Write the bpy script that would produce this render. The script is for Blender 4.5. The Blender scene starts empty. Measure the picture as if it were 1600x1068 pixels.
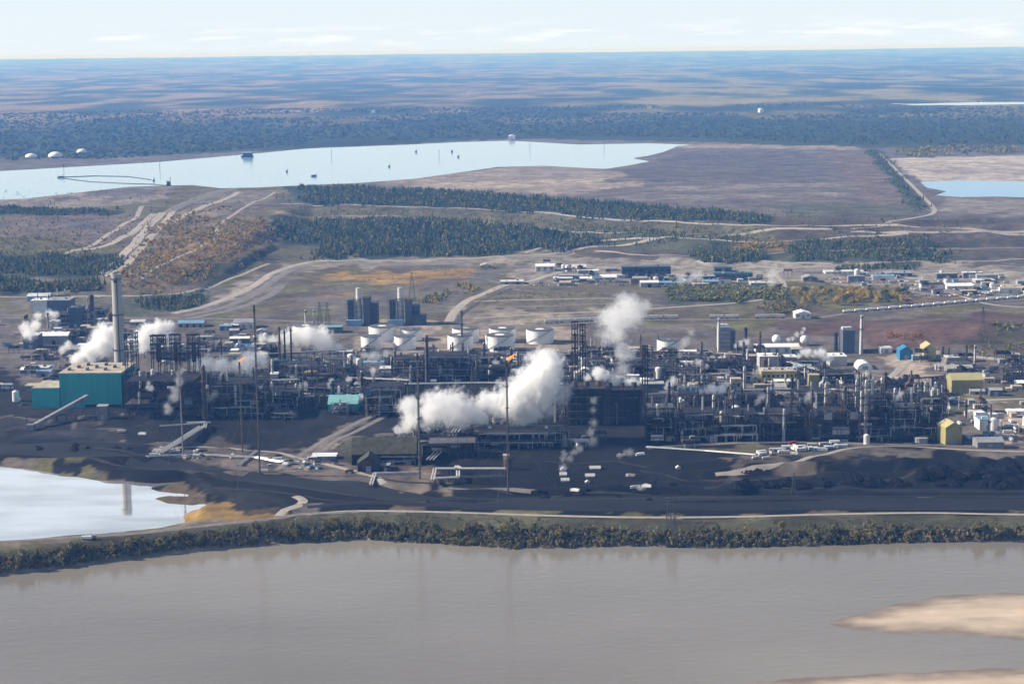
import bpy, math, random
import numpy as np
from mathutils import Matrix, Vector

random.seed(7)
RNG = np.random.default_rng(11)
R = math.radians
scene = bpy.context.scene
col = scene.collection

# ------------------------------------------------------------------ camera
CAM_H = 360.0
F_PX = 2800.0                       # focal length in pixels of a 1600 px wide frame
PITCH = math.atan((534 - 79) / F_PX)
ROLL = R(-0.68)
CAM_ROT = Matrix.Rotation(math.pi / 2 - PITCH, 3, 'X') @ Matrix.Rotation(ROLL, 3, 'Z')
cam_data = bpy.data.cameras.new('camera')
cam_data.sensor_width = 36.0
cam_data.lens = F_PX / 1600 * 36.0
cam_data.clip_start = 5.0
cam_data.clip_end = 200000.0
cam = bpy.data.objects.new('camera', cam_data)
cam.matrix_world = Matrix.Translation((0, 0, CAM_H)) @ CAM_ROT.to_4x4()
col.objects.link(cam)
scene.camera = cam

# ------------------------------------------------------------------ light
SUN_AZ = R(85)        # towards the left of the view direction
SUN_EL = R(30)
world = bpy.data.worlds.new('World')
scene.world = world
world.use_nodes = True
wn, wl = world.node_tree.nodes, world.node_tree.links
wn.clear()
w_out = wn.new('ShaderNodeOutputWorld')
w_bg = wn.new('ShaderNodeBackground')
w_sky = wn.new('ShaderNodeTexSky')
w_sky.sky_type = 'NISHITA'
w_sky.sun_disc = False
w_sky.sun_elevation = SUN_EL
w_sky.sun_rotation = -SUN_AZ
w_sky.altitude = 0
w_sky.air_density = 0.55
w_sky.dust_density = 0.5
w_sky.ozone_density = 1.6
w_bg.inputs['Strength'].default_value = 0.095
# low bank of thin cloud over the horizon
w_tc = wn.new('ShaderNodeTexCoord')
w_sep = wn.new('ShaderNodeSeparateXYZ')
wl.new(w_tc.outputs['Generated'], w_sep.inputs[0])
w_map = wn.new('ShaderNodeMapping')
w_map.inputs['Scale'].default_value = (26, 26, 260)
wl.new(w_tc.outputs['Generated'], w_map.inputs[0])
w_noise = wn.new('ShaderNodeTexNoise')
w_noise.inputs['Scale'].default_value = 1.0
w_noise.inputs['Detail'].default_value = 7
w_noise.inputs['Roughness'].default_value = 0.6
wl.new(w_map.outputs[0], w_noise.inputs['Vector'])
w_r1 = wn.new('ShaderNodeValToRGB')
e = w_r1.color_ramp.elements
e[0].position, e[0].color = 0.5015, (0, 0, 0, 1)
e[1].position, e[1].color = 0.508, (1, 1, 1, 1)
x = e.new(0.517); x.color = (0, 0, 0, 1)
w_mr = wn.new('ShaderNodeMapRange')
w_mr.inputs['From Min'].default_value = -0.5
w_mr.inputs['From Max'].default_value = 0.5
wl.new(w_sep.outputs['Z'], w_mr.inputs['Value'])
wl.new(w_mr.outputs[0], w_r1.inputs['Fac'])
w_r2 = wn.new('ShaderNodeValToRGB')
e = w_r2.color_ramp.elements
e[0].position, e[0].color = 0.50, (0, 0, 0, 1)
e[1].position, e[1].color = 0.66, (1, 1, 1, 1)
wl.new(w_noise.outputs['Fac'], w_r2.inputs['Fac'])
w_mul = wn.new('ShaderNodeMath'); w_mul.operation = 'MULTIPLY'
wl.new(w_r1.outputs[0], w_mul.inputs[0]); wl.new(w_r2.outputs[0], w_mul.inputs[1])
w_mul2 = wn.new('ShaderNodeMath'); w_mul2.operation = 'MULTIPLY'
w_mul2.inputs[1].default_value = 0.6
wl.new(w_mul.outputs[0], w_mul2.inputs[0])
# thin veil of high cloud that whitens the lower sky
w_r3 = wn.new('ShaderNodeValToRGB')
e = w_r3.color_ramp.elements
e[0].position, e[0].color = 0.50, (0.93, 0.93, 0.93, 1)
e[1].position, e[1].color = 0.90, (0.02, 0.02, 0.02, 1)
x = e.new(0.63); x.color = (0.78, 0.78, 0.78, 1)
x = e.new(0.74); x.color = (0.60, 0.60, 0.60, 1)
x = e.new(0.82); x.color = (0.20, 0.20, 0.20, 1)
wl.new(w_mr.outputs[0], w_r3.inputs['Fac'])
w_veil = wn.new('ShaderNodeMixRGB')
w_veil.inputs['Color2'].default_value = (6.25, 6.9, 7.35, 1)
wl.new(w_r3.outputs[0], w_veil.inputs['Fac'])
wl.new(w_sky.outputs[0], w_veil.inputs['Color1'])
w_mix = wn.new('ShaderNodeMixRGB')
w_mix.inputs['Color2'].default_value = (8.4, 8.4, 8.4, 1)
wl.new(w_mul2.outputs[0], w_mix.inputs['Fac'])
wl.new(w_veil.outputs[0], w_mix.inputs['Color1'])
wl.new(w_mix.outputs[0], w_bg.inputs['Color'])
wl.new(w_bg.outputs[0], w_out.inputs['Surface'])

sun_data = bpy.data.lights.new('sun', 'SUN')
sun_data.energy = 5.0
sun_data.angle = R(0.55)
sun_data.color = (1.0, 0.92, 0.81)
sun = bpy.data.objects.new('sun', sun_data)
to_sun = Vector((-math.sin(SUN_AZ) * math.cos(SUN_EL), math.cos(SUN_AZ) * math.cos(SUN_EL), math.sin(SUN_EL)))
sun.rotation_euler = to_sun.to_track_quat('Z', 'Y').to_euler()
sun.location = (-3000, 3000, 3000)
col.objects.link(sun)

vs = scene.view_settings
vs.view_transform = 'Standard'
vs.look = 'None'
vs.exposure = 0.52
vs.gamma = 1.0
vs.use_curve_mapping = False
cy = scene.cycles
cy.use_denoising = True
cy.max_bounces = 12
cy.diffuse_bounces = 2
cy.glossy_bounces = 2
cy.transparent_max_bounces = 16
cy.volume_bounces = 10
cy.volume_step_rate = 1.0
cy.volume_max_steps = 256
cy.sample_clamp_indirect = 4.0

# ------------------------------------------------------------------ pixel <-> ground
def ray(px, py):
    return (CAM_ROT @ Vector(((px - 800) / F_PX, -(py - 534) / F_PX, -1.0))).normalized()

def at(px, py, z=0.0):
    d = ray(px, py)
    t = (z - CAM_H) / d.z
    return Vector((d.x * t, d.y * t, z))

def pline(pts, z):
    """pixel polyline -> world y as a function of world x"""
    w = [at(a, b, z) for a, b in pts]
    xs = np.array([p.x for p in w]); ys = np.array([p.y for p in w])
    return lambda x: np.interp(x, xs, ys)

# ------------------------------------------------------------------ noise
def _hash(ix, iy, seed):
    h = (ix * 374761393 + iy * 668265263 + seed * 1442695041) & 0x7fffffff
    h = ((h ^ (h >> 13)) * 1274126177) & 0x7fffffff
    return ((h ^ (h >> 16)) & 0xffff) / 65535.0

def vnoise(x, y, seed=0):
    x = np.asarray(x, float); y = np.asarray(y, float)
    ix = np.floor(x).astype(np.int64); iy = np.floor(y).astype(np.int64)
    fx = x - ix; fy = y - iy
    fx = fx * fx * (3 - 2 * fx); fy = fy * fy * (3 - 2 * fy)
    a = _hash(ix, iy, seed); b = _hash(ix + 1, iy, seed)
    c = _hash(ix, iy + 1, seed); d = _hash(ix + 1, iy + 1, seed)
    return (a * (1 - fx) + b * fx) * (1 - fy) + (c * (1 - fx) + d * fx) * fy

def fbm(x, y, seed=0, octv=4):
    s = 0.0; amp = 0.5; tot = 0.0
    for k in range(octv):
        s = s + amp * vnoise(np.asarray(x) * 2 ** k, np.asarray(y) * 2 ** k, seed + k * 17)
        tot += amp; amp *= 0.5
    return s / tot

def sstep(a, b, v):
    t = np.clip((v - a) / (b - a), 0, 1)
    return t * t * (3 - 2 * t)

def inpoly(x, y, poly):
    n = len(poly); ins = np.zeros(x.shape, bool)
    j = n - 1
    for i in range(n):
        xi, yi = poly[i]; xj, yj = poly[j]
        if yi != yj:
            c = ((yi > y) != (yj > y)) & (x < (xj - xi) * (y - yi) / (yj - yi) + xi)
            ins ^= c
        j = i
    return ins

def edge_dist(x, y, poly):
    d = np.full(x.shape, 1e9)
    n = len(poly)
    for i in range(n):
        ax, ay = poly[i]; bx, by = poly[(i + 1) % n]
        ex, ey = bx - ax, by - ay
        L = ex * ex + ey * ey + 1e-9
        t = np.clip(((x - ax) * ex + (y - ay) * ey) / L, 0, 1)
        d = np.minimum(d, np.hypot(x - ax - t * ex, y - ay - t * ey))
    return d

# ------------------------------------------------------------------ terrain height
Z_RIVER, Z_TOP, Z_LAKE, Z_POND = -11.0, 45.0, 43.4, -4.0
shore_y = pline([(-200, 925), (42, 890), (150, 877), (300, 858), (450, 846), (560, 841), (700, 848), (800, 855), (900, 852),
                 (1000, 850), (1060, 853), (1150, 853), (1250, 850), (1400, 845), (1558, 843), (1800, 840)], Z_RIVER)
bank_y = pline([(-200, 880), (42, 855), (200, 836), (330, 823), (440, 811), (560, 800), (700, 802), (850, 808), (1000, 811),
                (1150, 810), (1300, 806), (1450, 805), (1558, 806), (1800, 808)], 0.0)
toe_y = pline([(-200, 450), (42, 458), (200, 470), (300, 462), (430, 395), (500, 405), (900, 392), (1100, 414), (1300, 412), (1558, 402), (1800, 398)], 6.0)
edge_y = pline([(-200, 306), (42, 305), (180, 298), (280, 292), (480, 291), (700, 302), (1000, 322), (1200, 338), (1400, 345), (1558, 340), (1800, 338)], Z_TOP)

def pxpoly(pts, z):
    return [tuple(at(a, b, z)[:2]) for a, b in pts]

LAKE = pxpoly([(-150, 318), (42, 310), (130, 300), (200, 292), (262, 290), (300, 289), (345, 294), (400, 293), (480, 289), (560, 286), (650, 279),
               (735, 267), (775, 261), (850, 259), (905, 262), (945, 264), (985, 258), (1015, 252), (985, 247), (1010, 244), (1035, 238), (1060, 228),
               (1080, 226), (1010, 224), (905, 226), (800, 220), (720, 222), (640, 226), (560, 229), (480, 232), (400, 240), (330, 246), (250, 253), (130, 260), (42, 265), (-150, 276)], Z_LAKE)
PIT = pxpoly([(1438, 284), (1500, 282), (1620, 284), (1750, 288), (1750, 306), (1620, 309), (1560, 307), (1500, 308), (1462, 305), (1480, 299), (1448, 293)], Z_LAKE)
FARLAKE = pxpoly([(1376, 165), (1430, 166), (1500, 164), (1640, 163), (1640, 166), (1500, 168), (1430, 168)], 50)
POND = pxpoly([(-150, 850), (42, 844), (100, 837), (160, 834), (240, 826), (292, 815), (285, 806), (300, 797), (330, 792), (318, 786), (300, 789),
               (262, 786), (240, 778), (262, 774), (300, 776), (290, 771), (250, 768), (232, 762), (255, 758), (285, 752), (240, 755), (190, 751), (150, 750), (100, 741), (42, 732), (-150, 715)], Z_POND)

BUMPS = []   # (px, py, z, rx, ry, height, rotation)
def bump(px, py, z, rx, ry, hh, rot=0.0):
    p = at(px, py, z); BUMPS.append((p.x, p.y, rx, ry, hh, rot))
bump(310, 405, 20, 75, 330, 17, -0.28)      # shrub ridge
bump(400, 365, 25, 60, 160, 8, -0.3)
bump(1440, 520, 4, 150, 90, 9, 0.1)         # brown bank below the rail line
bump(1570, 535, 6, 120, 130, 16, 0.0)
bump(1180, 510, 3, 130, 45, 5, 0.0)
bump(880, 470, 4, 150, 60, 6, 0.0)
bump(1330, 712, 0, 150, 30, 5, 0.04)
bump(1180, 728, 0, 90, 14, 6, 0.05)
bump(1390, 735, 0, 150, 14, 7, 0.0)
bump(1240, 757, 0, 105, 9, 6.5, 0.0)
bump(1290, 738, 0, 160, 8, 4, 0.05)
bump(900, 768, 0, 120, 8, 4, 0.0)
bump(330, 742, 0, 140, 8, 3.5, -0.12)
bump(180, 722, 0, 90, 9, 4, -0.1)
bump(1500, 752, 0, 80, 22, 8, 0.0)
bump(1150, 768, 0, 14, 9, 6, 0.0)
bump(600, 690, 0, 60, 30, 4, 0.0)
bump(620, 755, 0, 50, 18, 5, 0.0)
bump(900, 785, 0, 210, 9, 4, 0.0)
bump(1300, 786, 0, 260, 9, 4, 0.0)
bump(330, 790, 0, 45, 14, 3, 0.0)
bump(120, 700, 0, 60, 20, 4, 0.0)
bump(390, 690, 0, 55, 35, -5, 0.0)

_rb = random.Random(5)
for _ in range(34):      # dumped heaps of coke on the black yard
    bump(_rb.uniform(1400, 1590), _rb.uniform(728, 764), 0, _rb.uniform(4, 8), _rb.uniform(4, 8), _rb.uniform(1.5, 4))
for _ in range(16):
    bump(_rb.uniform(1120, 1400), _rb.uniform(740, 775), 0, _rb.uniform(8, 26), _rb.uniform(4, 8), _rb.uniform(1, 3))
for _ in range(14):
    bump(_rb.uniform(60, 460), _rb.uniform(690, 745), 0, _rb.uniform(8, 24), _rb.uniform(4, 9), _rb.uniform(.8, 2.4))
for _ in range(10):
    bump(_rb.uniform(820, 1060), _rb.uniform(715, 780), 0, _rb.uniform(8, 22), _rb.uniform(4, 8), _rb.uniform(.8, 2.2))

def hgt(x, y):
    x = np.asarray(x, float); y = np.asarray(y, float)
    ys, yb, yt, ye = shore_y(x), bank_y(x), toe_y(x), edge_y(x)
    h = -15 + 15.4 * sstep(0, 1, (y - (ys - 22)) / (yb - ys + 22))
    h = np.where(y < ys - 22, -15, h)
    h = np.where(y > yb, 0.4, h)
    h = h + 5.6 * sstep(2250, 2750, y)
    t = np.clip((y - yt) / (ye - yt), 0, 1.0)
    # benches on the dyke
    tt = t + 0.075 * np.sin(t * 2 * math.pi * 3 + 0.6) * (t > 0) * (t < 1)
    h = h + (Z_TOP - 6) * np.clip(tt, 0, 1)
    nf = fbm(x / 60, y / 90, 3, 4) - 0.5
    h = h + nf * (1.2 * sstep(1500, 1700, y) + 6 * sstep(2500, 2900, y) * (1 - sstep(0.75, 1.0, t)))
    for bx, by, rx, ry, hh, rot in BUMPS:
        dx, dy = x - bx, y - by
        m = (abs(dx) < 4 * rx + 2 * ry) & (abs(dy) < 4 * ry + 2 * rx)
        if m.any():
            c, s = math.cos(rot), math.sin(rot)
            u = (dx * c + dy * s) / rx; v = (-dx * s + dy * c) / ry
            h = h + hh * np.exp(-(u * u + v * v) ** 1.3)
    # far country rises gently
    h = h + 12 * sstep(6000, 10000, y) + 200 * sstep(12000, 64000, y)
    h = h + (fbm(x / 1500, y / 1500, 9, 4) - 0.5) * 45 * sstep(6500, 14000, y)
    h = h + (fbm(x / 6000, y / 5000, 19, 3) - 0.5) * 55 * sstep(14000, 40000, y)
    return h

def sink(x, y, h):
    for poly, zz, lo in ((LAKE, Z_LAKE, 40), (PIT, Z_LAKE, 25), (POND, Z_POND, 7), (FARLAKE, 62.0, 60)):
        px = [p[0] for p in poly]; py = [p[1] for p in poly]
        m = (x > min(px) - 120) & (x < max(px) + 120) & (y > min(py) - 120) & (y < max(py) + 120)
        if not m.any():
            continue
        xm, ym = x[m], y[m]
        d = edge_dist(xm, ym, poly) * np.where(inpoly(xm, ym, poly), -1.0, 1.0)
        hm = h[m]
        target = zz + np.clip(d / lo, -1, 1) * 1.6
        k = sstep(2.2 * lo, 0.8 * lo, d)
        h[m] = hm * (1 - k) + np.where(d < 0, target, np.maximum(target, zz + 0.05)) * k
    return h

def H(x, y):
    x = np.atleast_1d(np.asarray(x, float)); y = np.atleast_1d(np.asarray(y, float))
    return sink(x, y, hgt(x, y))

_gx = np.arange(-1000, 1001, 4.0); _gy = np.arange(1100, 4401, 4.0)
_GX, _GY = np.meshgrid(_gx, _gy)
_GZ = H(_GX.ravel(), _GY.ravel()).reshape(_GX.shape)
def Hq(x, y):
    """heights looked up on a 4 m grid where it reaches, worked out beyond it"""
    x = np.atleast_1d(np.asarray(x, float)); y = np.atleast_1d(np.asarray(y, float))
    out = np.empty(x.shape)
    m = (x > -999) & (x < 995) & (y > 1101) & (y < 4395)
    if m.any():
        fx = (x[m] + 1000) / 4; fy = (y[m] - 1100) / 4
        i = fx.astype(int); j = fy.astype(int); fx -= i; fy -= j
        out[m] = (_GZ[j, i] * (1 - fx) + _GZ[j, i + 1] * fx) * (1 - fy) + (_GZ[j + 1, i] * (1 - fx) + _GZ[j + 1, i + 1] * fx) * fy
    if (~m).any():
        out[~m] = H(x[~m], y[~m])
    return out

def H1(x, y):
    return float(Hq(x, y)[0])

def on(px, py):
    """the point of the terrain seen at a pixel of the photograph"""
    d = ray(px, py)
    for ts in (np.arange(1150, 4360, 8.0), np.concatenate([np.arange(4300, 7000, 25.0), np.geomspace(7000, 60000, 120)])):
        t_ = ts / d.y if ts[0] < 2000 else ts      # stay on the grid first
        g = CAM_H + d.z * t_ - Hq(d.x * t_, d.y * t_)
        k = int(np.argmax(g < 0))
        if g[k] < 0:
            t = t_[0] if k == 0 else t_[k - 1] + (t_[k] - t_[k - 1]) * g[k - 1] / (g[k - 1] - g[k])
            break
    else:
        t = 60000.0
    return Vector((d.x * t, d.y * t, H1(d.x * t, d.y * t)))

def on_poly(pts):
    return [tuple(on(a, b)[:2]) for a, b in pts]

# ------------------------------------------------------------------ mesh helpers
def mesh_np(name, verts, quads=None, tris=None, colors=None, smooth=False):
    me = bpy.data.meshes.new(name)
    verts = np.asarray(verts, np.float32)
    loops, starts, totals = [], [], []
    n = 0
    if quads is not None and len(quads):
        q = np.asarray(quads, np.int32); loops.append(q.ravel())
        starts.append(np.arange(len(q)) * 4); totals.append(np.full(len(q), 4)); n = len(q) * 4
    if tris is not None and len(tris):
        t = np.asarray(tris, np.int32); loops.append(t.ravel())
        starts.append(np.arange(len(t)) * 3 + n); totals.append(np.full(len(t), 3))
    loops = np.concatenate(loops); starts = np.concatenate(starts); totals = np.concatenate(totals)
    me.vertices.add(len(verts)); me.vertices.foreach_set('co', verts.ravel())
    me.loops.add(len(loops)); me.loops.foreach_set('vertex_index', loops.astype(np.int32))
    me.polygons.add(len(starts))
    me.polygons.foreach_set('loop_start', starts.astype(np.int32))
    me.polygons.foreach_set('loop_total', totals.astype(np.int32))
    me.polygons.foreach_set('use_smooth', np.full(len(starts), smooth, bool))
    if colors is not None:
        a = me.color_attributes.new('Col', 'FLOAT_COLOR', 'POINT')
        c = np.ones((len(verts), 4), np.float32); c[:, :3] = colors
        a.data.foreach_set('color', c.ravel())
    me.update(calc_edges=True)
    return me

def link(name, me, m=None, parent=None):
    o = bpy.data.objects.new(name, me)
    if m is not None and me is not None and not me.materials:
        me.materials.append(m)
    if parent is not None:
        o.parent = parent
    col.objects.link(o)
    return o

def tag(o, label=None, cat=None, group=None, kind=None):
    if label: o['label'] = label
    if cat: o['category'] = cat
    if group: o['group'] = group
    if kind: o['kind'] = kind
    return o

def empty(name, loc, rz=0.0):
    o = bpy.data.objects.new(name, None)
    o.location = loc; o.rotation_euler = (0, 0, rz); o.empty_display_size = 2
    col.objects.link(o)
    return o

# ------------------------------------------------------------------ materials
MATS = {}
def mat(name, c, rough=0.8, metal=0.0, var=0.25, scale=0.3, attr=False, spec=0.3, bump=0.0, rnd=0.0, rust=0.0, emit=None, stretch=(1, 1, 1), big=0.0, transl=0.0):
    if name in MATS:
        return MATS[name]
    m = bpy.data.materials.new(name); m.use_nodes = True
    n, l = m.node_tree.nodes, m.node_tree.links
    b = n['Principled BSDF']
    b.inputs['Roughness'].default_value = rough
    b.inputs['Metallic'].default_value = metal
    b.inputs['Specular IOR Level'].default_value = spec
    g = n.new('ShaderNodeNewGeometry')
    mp = n.new('ShaderNodeMapping'); mp.inputs['Scale'].default_value = stretch
    l.new(g.outputs['Position'], mp.inputs[0])
    t = n.new('ShaderNodeTexNoise'); t.inputs['Scale'].default_value = scale
    t.inputs['Detail'].default_value = 6; t.inputs['Roughness'].default_value = 0.62
    l.new(mp.outputs[0], t.inputs['Vector'])
    mr = n.new('ShaderNodeMapRange')
    mr.inputs['From Min'].default_value = 0.3; mr.inputs['From Max'].default_value = 0.7
    mr.inputs['To Min'].default_value = 1 - var; mr.inputs['To Max'].default_value = 1 + var
    l.new(t.outputs['Fac'], mr.inputs['Value'])
    fac = mr.outputs[0]
    if big:
        tb = n.new('ShaderNodeTexNoise'); tb.inputs['Scale'].default_value = big; tb.inputs['Detail'].default_value = 8; tb.inputs['Roughness'].default_value = 0.7
        l.new(mp.outputs[0], tb.inputs['Vector'])
        mb_ = n.new('ShaderNodeMapRange'); mb_.inputs['From Min'].default_value = 0.34; mb_.inputs['From Max'].default_value = 0.66
        mb_.inputs['To Min'].default_value = 0.62; mb_.inputs['To Max'].default_value = 1.38
        l.new(tb.outputs['Fac'], mb_.inputs['Value'])
        mmb = n.new('ShaderNodeMath'); mmb.operation = 'MULTIPLY'
        l.new(fac, mmb.inputs[0]); l.new(mb_.outputs[0], mmb.inputs[1]); fac = mmb.outputs[0]
    if rnd:
        oi = n.new('ShaderNodeObjectInfo')
        m2 = n.new('ShaderNodeMapRange'); m2.inputs['To Min'].default_value = 1 - rnd; m2.inputs['To Max'].default_value = 1 + rnd
        l.new(oi.outputs['Random'], m2.inputs['Value'])
        mm = n.new('ShaderNodeMath'); mm.operation = 'MULTIPLY'
        l.new(fac, mm.inputs[0]); l.new(m2.outputs[0], mm.inputs[1]); fac = mm.outputs[0]
    mx = n.new('ShaderNodeMixRGB'); mx.blend_type = 'MULTIPLY'; mx.inputs['Fac'].default_value = 1
    if attr:
        a = n.new('ShaderNodeAttribute'); a.attribute_name = 'Col'
        l.new(a.outputs['Color'], mx.inputs['Color1'])
    else:
        mx.inputs['Color1'].default_value = (*c, 1)
    l.new(fac, mx.inputs['Color2'])
    out = mx.outputs[0]
    if rust:
        t2 = n.new('ShaderNodeTexNoise'); t2.inputs['Scale'].default_value = 0.09; t2.inputs['Detail'].default_value = 8
        l.new(g.outputs['Position'], t2.inputs['Vector'])
        rp = n.new('ShaderNodeMapRange'); rp.inputs['From Min'].default_value = 0.52; rp.inputs['From Max'].default_value = 0.62
        rp.inputs['To Max'].default_value = rust
        l.new(t2.outputs['Fac'], rp.inputs['Value'])
        m3 = n.new('ShaderNodeMixRGB'); m3.inputs['Color2'].default_value = (0.13, 0.065, 0.035, 1)
        l.new(rp.outputs[0], m3.inputs['Fac']); l.new(out, m3.inputs['Color1']); out = m3.outputs[0]
    l.new(out, b.inputs['Base Color'])
    if bump:
        bp = n.new('ShaderNodeBump'); bp.inputs['Strength'].default_value = 0.6; bp.inputs['Distance'].default_value = bump
        l.new(t.outputs['Fac'], bp.inputs['Height']); l.new(bp.outputs[0], b.inputs['Normal'])
    if emit:
        b.inputs['Emission Color'].default_value = (*emit[0], 1); b.inputs['Emission Strength'].default_value = emit[1]
    if transl:      # light coming through the leaves
        tb = n.new('ShaderNodeBsdfTranslucent'); l.new(out, tb.inputs['Color'])
        ms = n.new('ShaderNodeMixShader'); ms.inputs['Fac'].default_value = transl
        l.new(b.outputs[0], ms.inputs[1]); l.new(tb.outputs[0], ms.inputs[2])
        l.new(ms.outputs[0], n['Material Output'].inputs['Surface'])
    MATS[name] = m
    return m

def water_mat(name, c, rough, wave, amp, stretch=(1, 1, 1), patch=0.0, patch_scale=0.004, film=0.0, spec=0.5):
    m = bpy.data.materials.new(name); m.use_nodes = True
    n, l = m.node_tree.nodes, m.node_tree.links
    b = n['Principled BSDF']
    b.inputs['Roughness'].default_value = rough; b.inputs['IOR'].default_value = 1.33
    b.inputs['Specular IOR Level'].default_value = spec
    b.inputs['Metallic'].default_value = film
    g = n.new('ShaderNodeNewGeometry')
    mp = n.new('ShaderNodeMapping'); mp.inputs['Scale'].default_value = stretch
    l.new(g.outputs['Position'], mp.inputs[0])
    t = n.new('ShaderNodeTexNoise'); t.inputs['Scale'].default_value = wave; t.inputs['Detail'].default_value = 4
    l.new(mp.outputs[0], t.inputs['Vector'])
    bp = n.new('ShaderNodeBump'); bp.inputs['Strength'].default_value = 1.0; bp.inputs['Distance'].default_value = amp
    l.new(t.outputs['Fac'], bp.inputs['Height']); l.new(bp.outputs[0], b.inputs['Normal'])
    t2 = n.new('ShaderNodeTexNoise'); t2.inputs['Scale'].default_value = patch_scale; t2.inputs['Detail'].default_value = 5
    l.new(mp.outputs[0], t2.inputs['Vector'])
    mr = n.new('ShaderNodeMapRange'); mr.inputs['From Min'].default_value = 0.3; mr.inputs['From Max'].default_value = 0.7
    mr.inputs['To Min'].default_value = 1 - patch; mr.inputs['To Max'].default_value = 1 + patch
    l.new(t2.outputs['Fac'], mr.inputs['Value'])
    mx = n.new('ShaderNodeMixRGB'); mx.blend_type = 'MULTIPLY'; mx.inputs['Fac'].default_value = 1
    mx.inputs['Color1'].default_value = (*c, 1); l.new(mr.outputs[0], mx.inputs['Color2'])
    l.new(mx.outputs[0], b.inputs['Base Color'])
    return m
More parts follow.
